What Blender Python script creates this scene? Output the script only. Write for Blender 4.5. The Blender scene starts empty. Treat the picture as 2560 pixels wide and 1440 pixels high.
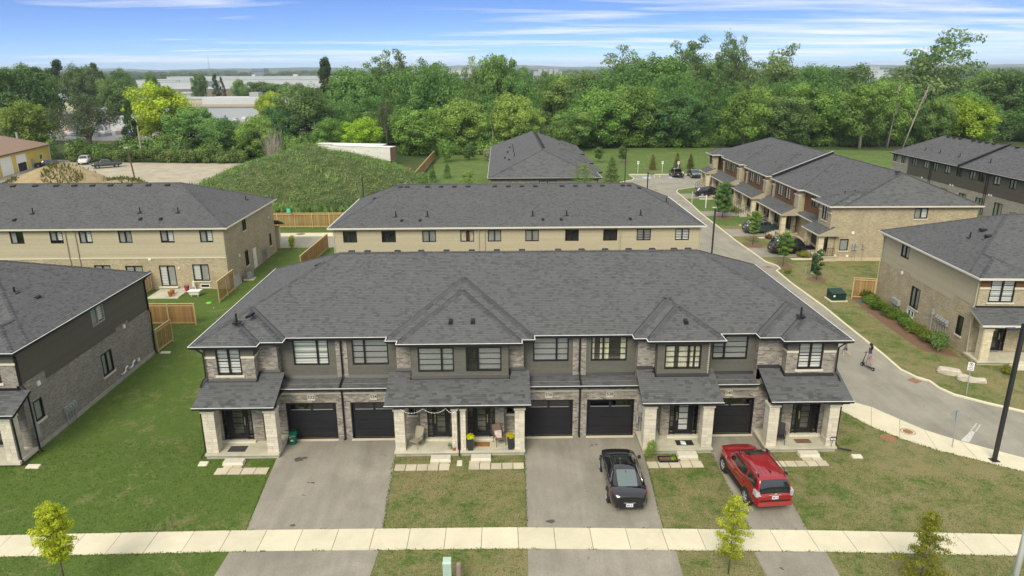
import bpy, math, random
import numpy as np
from mathutils import Vector, Matrix

# ---------------------------------------------------------------- camera, sky, sun, exposure
SC = bpy.context.scene
COL = SC.collection
random.seed(7)
RNG = np.random.default_rng(7)

cam_d = bpy.data.cameras.new('camera')
cam_d.sensor_width = 36.0
cam_d.lens = 36.0 * 1775.0 / 2560.0
cam_d.clip_start = 0.5
cam_d.clip_end = 30000.0
cam = bpy.data.objects.new('camera', cam_d)
COL.objects.link(cam)
_R = (Matrix.Rotation(math.radians(-0.85), 4, 'Z') @ Matrix.Rotation(math.radians(90 - 17.2), 4, 'X')
	  @ Matrix.Rotation(math.radians(-0.25), 4, 'Z'))
cam.matrix_world = Matrix.Translation((0, 0, 20)) @ _R
SC.camera = cam

SUN_EL, SUN_AZ = 42.0, 200.0          # compass style: azimuth clockwise from +Y
SC.view_settings.view_transform = 'Standard'
SC.view_settings.look = 'None'
SC.view_settings.gamma = 1.0
SC.view_settings.use_curve_mapping = False
SC.view_settings.exposure = 1.63

world = bpy.data.worlds.new('World')
SC.world = world
world.use_nodes = True

def N(nt, typ, **kw):
	n = nt.nodes.new(typ)
	for k, v in kw.items():
		setattr(n, k, v)
	return n

def sock(nt, a, b):
	nt.links.new(a, b)

def math_node(nt, op, a, b=None, c=None, clamp=False):
	n = N(nt, 'ShaderNodeMath', operation=op, use_clamp=clamp)
	for i, x in enumerate((a, b, c)):
		if x is None:
			continue
		if isinstance(x, (int, float)):
			n.inputs[i].default_value = x
		else:
			nt.links.new(x, n.inputs[i])
	return n.outputs[0]

def mixc(nt, fac, a, b, blend='MIX'):
	n = N(nt, 'ShaderNodeMix', data_type='RGBA', blend_type=blend)
	for i, x in ((0, fac), (6, a), (7, b)):
		if isinstance(x, (int, float)):
			n.inputs[i].default_value = x
		elif isinstance(x, (tuple, list)):
			n.inputs[i].default_value = (x[0], x[1], x[2], 1)
		else:
			nt.links.new(x, n.inputs[i])
	return n.outputs[2]

def ramp(nt, fac, stops, interp='LINEAR'):
	n = N(nt, 'ShaderNodeValToRGB')
	n.color_ramp.interpolation = interp
	e = n.color_ramp.elements
	while len(e) < len(stops):
		e.new(0.5)
	for i, (p, c) in enumerate(stops):
		e[i].position = p
		if isinstance(c, (int, float)):
			c = (c, c, c)
		e[i].color = (c[0], c[1], c[2], 1)
	nt.links.new(fac, n.inputs[0])
	return n.outputs[0]

def noise(nt, vec, scale, detail=4, rough=0.55, dist=0.0):
	n = N(nt, 'ShaderNodeTexNoise')
	n.inputs['Scale'].default_value = scale
	n.inputs['Detail'].default_value = detail
	n.inputs['Roughness'].default_value = rough
	n.inputs['Distortion'].default_value = dist
	if vec is not None:
		nt.links.new(vec, n.inputs['Vector'])
	return n.outputs['Fac']

def build_world():
	nt = world.node_tree
	nt.nodes.clear()
	out = N(nt, 'ShaderNodeOutputWorld')
	bg = N(nt, 'ShaderNodeBackground')
	bg.inputs['Strength'].default_value = 0.12
	sky = N(nt, 'ShaderNodeTexSky')
	sky.sky_type = 'NISHITA'
	sky.sun_disc = False
	sky.sun_elevation = math.radians(SUN_EL)
	sky.sun_rotation = math.radians(SUN_AZ)
	sky.altitude = 300
	sky.air_density = 1.0
	sky.dust_density = 0.3
	sky.ozone_density = 2.5
	tc = N(nt, 'ShaderNodeTexCoord')
	sep = N(nt, 'ShaderNodeSeparateXYZ')
	nt.links.new(tc.outputs['Generated'], sep.inputs[0])
	zz = math_node(nt, 'MAXIMUM', sep.outputs[2], 0.0)
	lift = N(nt, 'ShaderNodeCombineXYZ')
	nt.links.new(sep.outputs[0], lift.inputs[0])
	nt.links.new(sep.outputs[1], lift.inputs[1])
	nt.links.new(math_node(nt, 'MULTIPLY_ADD', zz, 2.6, 0.10), lift.inputs[2])
	nrm = N(nt, 'ShaderNodeVectorMath', operation='NORMALIZE')
	nt.links.new(lift.outputs[0], nrm.inputs[0])
	nt.links.new(nrm.outputs[0], sky.inputs['Vector'])
	hs = N(nt, 'ShaderNodeHueSaturation')
	hs.inputs['Saturation'].default_value = 1.2
	hs.inputs['Hue'].default_value = 0.514
	hs.inputs['Value'].default_value = 0.53
	nt.links.new(sky.outputs[0], hs.inputs['Color'])
	base = hs.outputs[0]
	den = math_node(nt, 'ADD', zz, 0.035)
	px = math_node(nt, 'DIVIDE', sep.outputs[0], den)
	py = math_node(nt, 'DIVIDE', sep.outputs[1], den)
	cmb = N(nt, 'ShaderNodeCombineXYZ')
	nt.links.new(px, cmb.inputs[0])
	nt.links.new(py, cmb.inputs[1])
	mp = N(nt, 'ShaderNodeMapping')
	mp.inputs['Rotation'].default_value = (0, 0, math.radians(9))
	mp.inputs['Scale'].default_value = (0.16, 0.42, 1)
	mp.inputs['Location'].default_value = (3.1, 1.7, 0)
	nt.links.new(cmb.outputs[0], mp.inputs[0])
	n1 = noise(nt, mp.outputs[0], 1.6, 9, 0.6, 0.5)
	mp2 = N(nt, 'ShaderNodeMapping')
	mp2.inputs['Scale'].default_value = (0.035, 0.05, 1)
	mp2.inputs['Location'].default_value = (0.4, 2.9, 0)
	nt.links.new(cmb.outputs[0], mp2.inputs[0])
	n2 = noise(nt, mp2.outputs[0], 2.0, 3, 0.5)
	s = math_node(nt, 'ADD', math_node(nt, 'MULTIPLY', n1, 0.62), math_node(nt, 'MULTIPLY', n2, 0.45))
	s = math_node(nt, 'ADD', s, ramp(nt, zz, [(0.0, 0.0), (0.012, 0.07), (0.03, 0.02), (0.055, 0.0), (0.12, 0.05), (0.35, 0.28)]))
	s = math_node(nt, 'ADD', s, math_node(nt, 'MULTIPLY_ADD', sep.outputs[0], 0.15, -0.035))
	mask = ramp(nt, s, [(0.50, 0.0), (0.575, 0.45), (0.67, 0.92)])
	cloud = mixc(nt, n1, (2.6, 2.65, 2.75), (3.5, 3.45, 3.3))
	col = mixc(nt, math_node(nt, 'MULTIPLY', mask, 0.9), base, cloud)
	nt.links.new(col, bg.inputs['Color'])
	nt.links.new(bg.outputs[0], out.inputs['Surface'])

build_world()

sun_d = bpy.data.lights.new('sun', 'SUN')
sun_d.energy = 1.2
sun_d.angle = math.radians(28)
sun_d.color = (1.0, 0.93, 0.76)
sun = bpy.data.objects.new('sun', sun_d)
COL.objects.link(sun)
_el, _az = math.radians(SUN_EL), math.radians(SUN_AZ)
_dir = Vector((math.sin(_az) * math.cos(_el), math.cos(_az) * math.cos(_el), math.sin(_el)))
sun.rotation_euler = _dir.to_track_quat('Z', 'Y').to_euler()
sun.location = (0, 0, 60)

SC.cycles.use_denoising = True
SC.cycles.max_bounces = 6
SC.cycles.transparent_max_bounces = 12
SC.cycles.caustics_reflective = False
SC.cycles.caustics_refractive = False

# ---------------------------------------------------------------- helpers

def lin(r, g=None, b=None):
	"""0-255 display colour to linear"""
	if g is None:
		g = b = r
	return tuple(((x / 255) / 12.92 if x <= 10 else (((x / 255) + 0.055) / 1.055) ** 2.4) for x in (r, g, b))

MATS = {}

def M(name, color, rough=0.8, var=0.0, scale=3.0, bump=0.0, bscale=60.0, metal=0.0, spec=0.35,
	  shade=False, rand=0.0, coat=0.0, stops=None, single=False, coords='Object', streak=None, detail=5):
	"""procedural material: base colour with noise variation, optional per-face 'shade' attribute"""
	if name in MATS:
		return MATS[name]
	m = bpy.data.materials.new(name)
	m.use_nodes = True
	nt = m.node_tree
	nt.nodes.clear()
	out = N(nt, 'ShaderNodeOutputMaterial')
	bs = N(nt, 'ShaderNodeBsdfPrincipled')
	nt.links.new(bs.outputs[0], out.inputs[0])
	bs.inputs['Roughness'].default_value = rough
	bs.inputs['Metallic'].default_value = metal
	bs.inputs['Specular IOR Level'].default_value = spec
	if coat:
		bs.inputs['Coat Weight'].default_value = coat
		bs.inputs['Coat Roughness'].default_value = 0.03
	tc = N(nt, 'ShaderNodeTexCoord')
	vec = tc.outputs[coords]
	c = None
	if stops:
		if single:
			oi = N(nt, 'ShaderNodeObjectInfo')
			f = oi.outputs['Random']
		else:
			at = N(nt, 'ShaderNodeAttribute', attribute_name='shade')
			f = at.outputs['Fac']
		c = ramp(nt, f, stops)
	if var:
		nz = noise(nt, vec, scale, detail, 0.6)
		f = ramp(nt, nz, [(0.3, 1 - var), (0.7, 1 + var)])
		c = mixc(nt, 1.0, c if c is not None else color, f, 'MULTIPLY')
	if streak:
		mp = N(nt, 'ShaderNodeMapping')
		mp.inputs['Scale'].default_value = streak[0]
		nt.links.new(vec, mp.inputs[0])
		nz = noise(nt, mp.outputs[0], 1.0, 4, 0.6)
		f = ramp(nt, nz, [(0.3, 1 - streak[1]), (0.7, 1 + streak[1])])
		c = mixc(nt, 1.0, c if c is not None else color, f, 'MULTIPLY')
	if shade and not stops:
		at = N(nt, 'ShaderNodeAttribute', attribute_name='shade')
		c = mixc(nt, 1.0, c if c is not None else color, at.outputs['Color'], 'MULTIPLY')
	if rand:
		oi = N(nt, 'ShaderNodeObjectInfo')
		f = ramp(nt, oi.outputs['Random'], [(0.0, 1 - rand), (1.0, 1 + rand)])
		c = mixc(nt, 1.0, c if c is not None else color, f, 'MULTIPLY')
	if c is None:
		bs.inputs['Base Color'].default_value = (*color, 1)
	else:
		nt.links.new(c, bs.inputs['Base Color'])
	if bump:
		nz = noise(nt, vec, bscale, 3, 0.6)
		b = N(nt, 'ShaderNodeBump')
		b.inputs['Strength'].default_value = bump
		b.inputs['Distance'].default_value = 0.02
		nt.links.new(nz, b.inputs['Height'])
		nt.links.new(b.outputs[0], bs.inputs['Normal'])
	MATS[name] = m
	return m

W = {}

def tag(o, label=None, cat=None, group=None, kind=None):
	if label:
		o['label'] = label
	if cat:
		o['category'] = cat
	if group:
		o['group'] = group
	if kind:
		o['kind'] = kind
	return o

def empty(name, loc, label=None, cat=None, group=None, rz=0.0):
	o = bpy.data.objects.new(name, None)
	o.empty_display_size = 0.3
	COL.objects.link(o)
	o.location = loc
	o.rotation_euler = (0, 0, rz)
	W[o.name] = Vector(loc) if rz == 0.0 else Vector((0, 0, 0))
	return tag(o, label, cat, group)

def link(name, mesh, mat=None, parent=None, loc=None):
	o = bpy.data.objects.new(name, mesh)
	COL.objects.link(o)
	if mat is not None and len(mesh.materials) == 0:
		mesh.materials.append(mat)
	if parent is not None:
		o.parent = parent
		W[o.name] = W.get(parent.name, Vector((0, 0, 0))).copy()
	if loc is not None:
		o.location = loc
		W[o.name] = W.get(o.name, Vector((0, 0, 0))) + Vector(loc)
	return o

def copy_tree(o, parent=None):
	c = o.copy()
	COL.objects.link(c)
	c.parent = parent
	W[c.name] = W.get(o.name, Vector((0, 0, 0))).copy()
	for ch in o.children:
		copy_tree(ch, c)
	return c

class G:
	"""collects geometry in world (or local) coordinates, then links it as ONE mesh object"""

	def __init__(s):
		s.v, s.f, s.s = [], [], []

	def face(s, pts, sh=1.0):
		i = len(s.v)
		s.v.extend([tuple(p) for p in pts])
		s.f.append(tuple(range(i, i + len(pts))))
		s.s.append(sh)
		return s

	def box(s, x0, x1, y0, y1, z0, z1, sh=1.0):
		if x0 > x1: x0, x1 = x1, x0
		if y0 > y1: y0, y1 = y1, y0
		if z0 > z1: z0, z1 = z1, z0
		i = len(s.v)
		s.v.extend([(x0, y0, z0), (x1, y0, z0), (x1, y1, z0), (x0, y1, z0),
					(x0, y0, z1), (x1, y0, z1), (x1, y1, z1), (x0, y1, z1)])
		s.f.extend([tuple(i + k for k in q) for q in
					((0, 3, 2, 1), (4, 5, 6, 7), (0, 1, 5, 4), (1, 2, 6, 5), (2, 3, 7, 6), (3, 0, 4, 7))])
		s.s.extend([sh] * 6)
		return s

	def hexa(s, P, sh=1.0):
		"""8 points: bottom 4 (ccw from above), top 4"""
		i = len(s.v)
		s.v.extend([tuple(p) for p in P])
		s.f.extend([tuple(i + k for k in q) for q in
					((0, 3, 2, 1), (4, 5, 6, 7), (0, 1, 5, 4), (1, 2, 6, 5), (2, 3, 7, 6), (3, 0, 4, 7))])
		s.s.extend([sh] * 6)
		return s

	def prism(s, poly, z0, z1, sh=1.0):
		n = len(poly)
		a = sum(poly[k][0] * poly[(k + 1) % n][1] - poly[(k + 1) % n][0] * poly[k][1] for k in range(n))
		if a < 0:
			poly = poly[::-1]
		f0 = z0 if callable(z0) else (lambda x, y: z0)
		f1 = z1 if callable(z1) else (lambda x, y: z1)
		i = len(s.v)
		s.v.extend([(p[0], p[1], f0(p[0], p[1])) for p in poly])
		s.v.extend([(p[0], p[1], f1(p[0], p[1])) for p in poly])
		s.f.append(tuple(i + k for k in range(n - 1, -1, -1)))
		s.f.append(tuple(i + n + k for k in range(n)))
		for k in range(n):
			q = (k + 1) % n
			s.f.append((i + k, i + q, i + n + q, i + n + k))
		s.s.extend([sh] * (n + 2))
		return s

	def tube(s, pts, r, n=8, cap=True, sh=1.0):
		pts = [Vector(p) for p in pts]
		rs = r if isinstance(r, (list, tuple)) else [r] * len(pts)
		rings = []
		u = None
		for k, p in enumerate(pts):
			t = (pts[min(k + 1, len(pts) - 1)] - pts[max(k - 1, 0)])
			if t.length < 1e-9:
				t = Vector((0, 0, 1))
			t.normalize()
			if u is None:
				u = t.orthogonal().normalized()
			else:
				u = (u - t * u.dot(t))
				if u.length < 1e-6:
					u = t.orthogonal()
				u.normalize()
			w = t.cross(u)
			i = len(s.v)
			for j in range(n):
				a = 2 * math.pi * j / n
				q = p + (u * math.cos(a) + w * math.sin(a)) * rs[k]
				s.v.append((q.x, q.y, q.z))
			rings.append(i)
		for k in range(len(rings) - 1):
			a, b = rings[k], rings[k + 1]
			for j in range(n):
				q = (j + 1) % n
				s.f.append((a + j, a + q, b + q, b + j))
				s.s.append(sh)
		if cap:
			s.f.append(tuple(rings[0] + j for j in range(n - 1, -1, -1)))
			s.f.append(tuple(rings[-1] + j for j in range(n)))
			s.s.extend([sh, sh])
		return s

	def lathe(s, prof, c=(0, 0, 0), n=16, sh=1.0, axis='z'):
		rings = []
		for r, z in prof:
			i = len(s.v)
			for j in range(n):
				a = 2 * math.pi * j / n
				if axis == 'z':
					s.v.append((c[0] + r * math.cos(a), c[1] + r * math.sin(a), c[2] + z))
				elif axis == 'y':
					s.v.append((c[0] + r * math.cos(a), c[1] + z, c[2] + r * math.sin(a)))
				else:
					s.v.append((c[0] + z, c[1] + r * math.cos(a), c[2] + r * math.sin(a)))
			rings.append(i)
		for k in range(len(rings) - 1):
			a, b = rings[k], rings[k + 1]
			for j in range(n):
				q = (j + 1) % n
				s.f.append((a + j, a + q, b + q, b + j))
				s.s.append(sh)
		s.f.append(tuple(rings[0] + j for j in range(n - 1, -1, -1)))
		s.f.append(tuple(rings[-1] + j for j in range(n)))
		s.s.extend([sh, sh])
		return s

	def grid(s, rows, closed=False, sh=1.0):
		"""rows of points (equal length) to quads"""
		i0 = len(s.v)
		n = len(rows[0])
		for r in rows:
			s.v.extend([tuple(p) for p in r])
		for a in range(len(rows) - 1):
			for b in range(n if closed else n - 1):
				q = (b + 1) % n
				s.f.append((i0 + a * n + b, i0 + a * n + q, i0 + (a + 1) * n + q, i0 + (a + 1) * n + b))
				s.s.append(sh)
		return s

	def xform(s, mat):
		s.v = [tuple(mat @ Vector(p)) for p in s.v]
		return s

	def add(s, o):
		i = len(s.v)
		s.v.extend(o.v)
		s.f.extend([tuple(i + k for k in f) for f in o.f])
		s.s.extend(o.s)
		return s

	def mesh(s, name, mat, off=(0, 0, 0), smooth=False, uv=False, shade=False):
		me = bpy.data.meshes.new(name)
		ox, oy, oz = off
		me.from_pydata([(a - ox, b - oy, c - oz) for a, b, c in s.v], [], s.f)
		if mat is not None:
			for m in (mat if isinstance(mat, (list, tuple)) else [mat]):
				me.materials.append(m)
		if shade:
			at = me.attributes.new('shade', 'FLOAT', 'FACE')
			at.data.foreach_set('value', np.array(s.s, dtype=np.float32))
		if smooth:
			me.polygons.foreach_set('use_smooth', [True] * len(me.polygons))
		if uv:
			lay = me.uv_layers.new(name='UVMap')
			data = []
			for p in me.polygons:
				n = p.normal
				t = Vector((0, 0, 1)).cross(n)
				if t.length < 1e-3:
					t = Vector((1, 0, 0))
				t.normalize()
				w = n.cross(t)
				for vi in p.vertices:
					q = Vector(s.v[vi])
					data.extend((q.dot(t), q.dot(w)))
			lay.data.foreach_set('uv', data)
		me.update()
		return me

	def build(s, name, mat, parent=None, smooth=False, uv=False, shade=False, label=None, cat=None,
			  group=None, kind=None, loc=None):
		if parent is not None:
			off = W.get(parent.name, Vector((0, 0, 0)))
			me = s.mesh(name, mat, off, smooth, uv, shade)
			o = link(name, me, None, parent)
		else:
			if loc is None and kind is None:
				a = np.array(s.v)
				lo, hi = a.min(0), a.max(0)
				loc = ((lo[0] + hi[0]) / 2, (lo[1] + hi[1]) / 2, lo[2])
			loc = loc or (0, 0, 0)
			me = s.mesh(name, mat, loc, smooth, uv, shade)
			o = link(name, me)
			o.location = loc
			W[o.name] = Vector(loc)
		return tag(o, label, cat, group, kind)

def unit_cube():
	if 'unit_block' in bpy.data.meshes:
		return bpy.data.meshes['unit_block']
	return G().box(-.5, .5, -.5, .5, -.5, .5).mesh('unit_block', None)

def add_mod(o, typ, **kw):
	m = o.modifiers.new(typ.lower(), typ)
	for k, v in kw.items():
		setattr(m, k, v)
	return m

def text_mesh(txt, size, mat, extrude=0.004, name='lettering', font_bold=False):
	c = bpy.data.curves.new(name, 'FONT')
	c.body = txt
	c.size = size
	c.align_x = 'CENTER'
	c.align_y = 'CENTER'
	c.extrude = extrude
	if font_bold:
		c.offset = size * 0.012
	o = bpy.data.objects.new(name, c)
	COL.objects.link(o)
	dg = bpy.context.evaluated_depsgraph_get()
	me = bpy.data.meshes.new_from_object(o.evaluated_get(dg))
	bpy.data.objects.remove(o)
	bpy.data.curves.remove(c)
	me.name = name
	me.materials.clear()
	me.materials.append(mat)
	return me

def lettering(txt, size, mat, parent, pos, normal, up=(0, 0, 1), bold=True):
	"""lettering standing on a face: pos in world coordinates, normal points to the reader"""
	me = text_mesh(txt, size, mat, font_bold=bold)
	n = Vector(normal).normalized()
	u = Vector(up)
	r = u.cross(n).normalized()
	u = n.cross(r)
	R = Matrix((r, u, n)).transposed().to_4x4()
	me.transform(Matrix.Translation(Vector(pos) - W.get(parent.name, Vector((0, 0, 0)))) @ R)
	return link('lettering', me, None, parent)

# ---------------------------------------------------------------- materials
def nodes_mat(name):
	m = bpy.data.materials.new(name)
	m.use_nodes = True
	nt = m.node_tree
	nt.nodes.clear()
	out = N(nt, 'ShaderNodeOutputMaterial')
	MATS[name] = m
	return m, nt, out

def principled(nt, out, rough=0.8, spec=0.3):
	bs = N(nt, 'ShaderNodeBsdfPrincipled')
	bs.inputs['Roughness'].default_value = rough
	bs.inputs['Specular IOR Level'].default_value = spec
	nt.links.new(bs.outputs[0], out.inputs[0])
	return bs

def bump_to(nt, bs, h, strength, dist):
	b = N(nt, 'ShaderNodeBump')
	b.inputs['Strength'].default_value = strength
	b.inputs['Distance'].default_value = dist
	nt.links.new(h, b.inputs['Height'])
	nt.links.new(b.outputs[0], bs.inputs['Normal'])

def lawn_material(name, dry=0.5, green=(0.097, 0.155, 0.031), dark=(0.053, 0.098, 0.020), straw=(0.29, 0.245, 0.12),
				  left_green=True):
	m, nt, out = nodes_mat(name)
	bs = principled(nt, out, 0.9, 0.1)
	tc = N(nt, 'ShaderNodeTexCoord')
	v = tc.outputs['Object']
	big = noise(nt, v, 0.30, 4, 0.6, 0.8)
	mid = noise(nt, v, 1.3, 7, 0.72, 0.5)
	fine = noise(nt, v, 5.0, 5, 0.75)
	tiny = noise(nt, v, 17.0, 4, 0.8)
	g = mixc(nt, ramp(nt, fine, [(0.32, 0), (0.68, 1)]), dark, green)
	g = mixc(nt, ramp(nt, mid, [(0.35, 0.0), (0.7, 0.5)]), g, (green[0] * 1.35, green[1] * 1.1, green[2] * 1.3))
	if left_green:
		sp = N(nt, 'ShaderNodeSeparateXYZ')
		nt.links.new(v, sp.inputs[0])
		a = math_node(nt, 'SUBTRACT', sp.outputs[0], math_node(nt, 'MULTIPLY', mid, 5.0))
		dryness = ramp(nt, math_node(nt, 'MULTIPLY_ADD', a, 1 / 60.0, 0.5), [(0.18, 0.0), (0.30, 0.55), (0.40, 1.0)])
		dv = math_node(nt, 'MULTIPLY', dryness, 0.13)
		dv = math_node(nt, 'ADD', dv, -0.12 + 0.1 * dry)
	else:
		dv = -0.06 + 0.1 * dry
	s = math_node(nt, 'ADD', math_node(nt, 'MULTIPLY', mid, 0.42), math_node(nt, 'MULTIPLY', fine, 0.24))
	s = math_node(nt, 'ADD', s, math_node(nt, 'MULTIPLY', big, 0.40))
	s = math_node(nt, 'ADD', s, dv)
	s = math_node(nt, 'ADD', s, math_node(nt, 'MULTIPLY', math_node(nt, 'SUBTRACT', tiny, 0.5), 0.16))
	dm = ramp(nt, s, [(0.50, 0.0), (0.56, 0.45), (0.64, 0.95)])
	st = mixc(nt, ramp(nt, tiny, [(0.3, 0), (0.7, 1)]), (straw[0] * 0.55, straw[1] * 0.6, straw[2] * 0.6), straw)
	c = mixc(nt, dm, g, st)
	c = mixc(nt, 1.0, c, ramp(nt, tiny, [(0.28, 0.55), (0.72, 1.45)]), 'MULTIPLY')
	nt.links.new(c, bs.inputs['Base Color'])
	h = math_node(nt, 'ADD', math_node(nt, 'MULTIPLY', tiny, 0.6), math_node(nt, 'MULTIPLY', fine, 0.8))
	bump_to(nt, bs, h, 0.9, 0.06)
	return m

def far_ground_material():
	m, nt, out = nodes_mat('far_ground')
	bs = principled(nt, out, 0.95, 0.05)
	tc = N(nt, 'ShaderNodeTexCoord')
	v = tc.outputs['Object']
	a = noise(nt, v, 0.012, 5, 0.6)
	b = noise(nt, v, 0.15, 5, 0.7)
	c = mixc(nt, ramp(nt, a, [(0.42, 0), (0.58, 1)]), (0.035, 0.075, 0.018), (0.07, 0.09, 0.035))
	c = mixc(nt, 1.0, c, ramp(nt, b, [(0.3, 0.6), (0.7, 1.35)]), 'MULTIPLY')
	nt.links.new(c, bs.inputs['Base Color'])
	return m

def asphalt_material(name, col, stain=0.25, speck=0.16, warm=0.0):
	m, nt, out = nodes_mat(name)
	bs = principled(nt, out, 0.88, 0.25)
	tc = N(nt, 'ShaderNodeTexCoord')
	v = tc.outputs['Object']
	big = noise(nt, v, 0.35, 5, 0.6, 0.5)
	speckn = noise(nt, v, 26.0, 3, 0.8)
	mp = N(nt, 'ShaderNodeMapping')
	mp.inputs['Scale'].default_value = (1.1, 0.16, 1)
	nt.links.new(v, mp.inputs[0])
	streak = noise(nt, mp.outputs[0], 1.3, 4, 0.6)
	spots = noise(nt, v, 1.9, 3, 0.5, 0.8)
	f = ramp(nt, big, [(0.3, 1 - stain), (0.7, 1 + stain * 0.5)])
	c = mixc(nt, 1.0, col, f, 'MULTIPLY')
	c = mixc(nt, 1.0, c, ramp(nt, streak, [(0.35, 1 - stain * 0.55), (0.65, 1.05)]), 'MULTIPLY')
	c = mixc(nt, 1.0, c, ramp(nt, speckn, [(0.3, 1 - speck), (0.7, 1 + speck)]), 'MULTIPLY')
	c = mixc(nt, ramp(nt, spots, [(0.70, 0.0), (0.78, 0.55)]), c, (col[0] * 0.35, col[1] * 0.33, col[2] * 0.3))
	nt.links.new(c, bs.inputs['Base Color'])
	bump_to(nt, bs, speckn, 0.5, 0.01)
	return m

def concrete_material(name, col, stain=0.14, rand=0.05):
	m, nt, out = nodes_mat(name)
	bs = principled(nt, out, 0.85, 0.25)
	tc = N(nt, 'ShaderNodeTexCoord')
	ge = N(nt, 'ShaderNodeNewGeometry')
	v = ge.outputs['Position']
	a = noise(nt, v, 0.9, 6, 0.65, 0.4)
	b = noise(nt, v, 30.0, 3, 0.7)
	c = mixc(nt, 1.0, col, ramp(nt, a, [(0.3, 1 - stain), (0.65, 1 + stain * 0.4)]), 'MULTIPLY')
	c = mixc(nt, 1.0, c, ramp(nt, b, [(0.3, 0.95), (0.7, 1.05)]), 'MULTIPLY')
	w = noise(nt, v, 2.3, 4, 0.6, 1.0)
	c = mixc(nt, ramp(nt, w, [(0.66, 0.0), (0.78, 0.5)]), c, (col[0] * 0.7, col[1] * 0.66, col[2] * 0.55))
	oi = N(nt, 'ShaderNodeObjectInfo')
	c = mixc(nt, 1.0, c, ramp(nt, oi.outputs['Random'], [(0, 1 - rand), (1, 1 + rand)]), 'MULTIPLY')
	nt.links.new(c, bs.inputs['Base Color'])
	bump_to(nt, bs, b, 0.3, 0.006)
	return m

def brick_uv_material(name, c1, c2, mortar, bw=0.24, bh=0.085):
	m, nt, out = nodes_mat(name)
	bs = principled(nt, out, 0.9, 0.15)
	tc = N(nt, 'ShaderNodeTexCoord')
	b = N(nt, 'ShaderNodeTexBrick')
	b.inputs['Scale'].default_value = 1.0
	b.inputs['Brick Width'].default_value = bw
	b.inputs['Row Height'].default_value = bh
	b.inputs['Mortar Size'].default_value = 0.009
	b.inputs['Mortar Smooth'].default_value = 0.1
	b.inputs['Bias'].default_value = 0.0
	b.inputs['Color1'].default_value = (*c1, 1)
	b.inputs['Color2'].default_value = (*c2, 1)
	b.inputs['Mortar'].default_value = (*mortar, 1)
	nt.links.new(tc.outputs['UV'], b.inputs['Vector'])
	nz = noise(nt, tc.outputs['UV'], 0.7, 4, 0.6)
	c = mixc(nt, 1.0, b.outputs['Color'], ramp(nt, nz, [(0.3, 0.88), (0.7, 1.1)]), 'MULTIPLY')
	nz2 = noise(nt, tc.outputs['UV'], 9.0, 3, 0.6)
	c = mixc(nt, 1.0, c, ramp(nt, nz2, [(0.3, 0.8), (0.7, 1.2)]), 'MULTIPLY')
	nt.links.new(c, bs.inputs['Base Color'])
	inv = math_node(nt, 'SUBTRACT', 1.0, b.outputs['Fac'])
	bump_to(nt, bs, inv, 0.6, 0.012)
	return m

def glass_material(name='window_glass', tint=(0.9, 0.92, 0.92), refl=1.0):
	m, nt, out = nodes_mat(name)
	gl = N(nt, 'ShaderNodeBsdfGlossy')
	gl.inputs['Roughness'].default_value = 0.03
	gl.inputs['Color'].default_value = (0.9, 0.93, 0.95, 1)
	tr = N(nt, 'ShaderNodeBsdfTransparent')
	tr.inputs['Color'].default_value = (*tint, 1)
	lw = N(nt, 'ShaderNodeLayerWeight')
	lw.inputs['Blend'].default_value = 0.5
	f = math_node(nt, 'MULTIPLY_ADD', math_node(nt, 'POWER', lw.outputs['Facing'], 4.0), 0.75 * refl, 0.10 * refl, clamp=True)
	mx = N(nt, 'ShaderNodeMixShader')
	nt.links.new(f, mx.inputs[0])
	nt.links.new(tr.outputs[0], mx.inputs[1])
	nt.links.new(gl.outputs[0], mx.inputs[2])
	nt.links.new(mx.outputs[0], out.inputs[0])
	return m

def leaf_material(name, c_lo, c_hi, rand=0.18, hue=0.02, trans=0.32):
	"""foliage: per-leaf 'shade' attribute picks the tone, each tree varies a little"""
	m, nt, out = nodes_mat(name)
	at = N(nt, 'ShaderNodeAttribute', attribute_name='shade')
	c = ramp(nt, at.outputs['Fac'], [(0.0, c_lo), (1.0, c_hi)])
	oi = N(nt, 'ShaderNodeObjectInfo')
	hs = N(nt, 'ShaderNodeHueSaturation')
	r = oi.outputs['Random']
	nt.links.new(math_node(nt, 'MULTIPLY_ADD', r, 2 * hue, 0.5 - hue), hs.inputs['Hue'])
	wn = N(nt, 'ShaderNodeTexWhiteNoise', noise_dimensions='1D')
	nt.links.new(r, wn.inputs['W'])
	nt.links.new(math_node(nt, 'MULTIPLY_ADD', wn.outputs['Value'], 2 * rand, 1 - rand), hs.inputs['Value'])
	nt.links.new(c, hs.inputs['Color'])
	df = N(nt, 'ShaderNodeBsdfPrincipled')
	df.inputs['Roughness'].default_value = 0.65
	df.inputs['Specular IOR Level'].default_value = 0.15
	tl = N(nt, 'ShaderNodeBsdfTranslucent')
	nt.links.new(hs.outputs[0], df.inputs['Base Color'])
	tcol = mixc(nt, 1.0, hs.outputs[0], (1.3, 1.4, 0.6), 'MULTIPLY')
	nt.links.new(tcol, tl.inputs['Color'])
	mx = N(nt, 'ShaderNodeMixShader')
	mx.inputs[0].default_value = trans
	nt.links.new(df.outputs[0], mx.inputs[1])
	nt.links.new(tl.outputs[0], mx.inputs[2])
	nt.links.new(mx.outputs[0], out.inputs[0])
	return m

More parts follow.
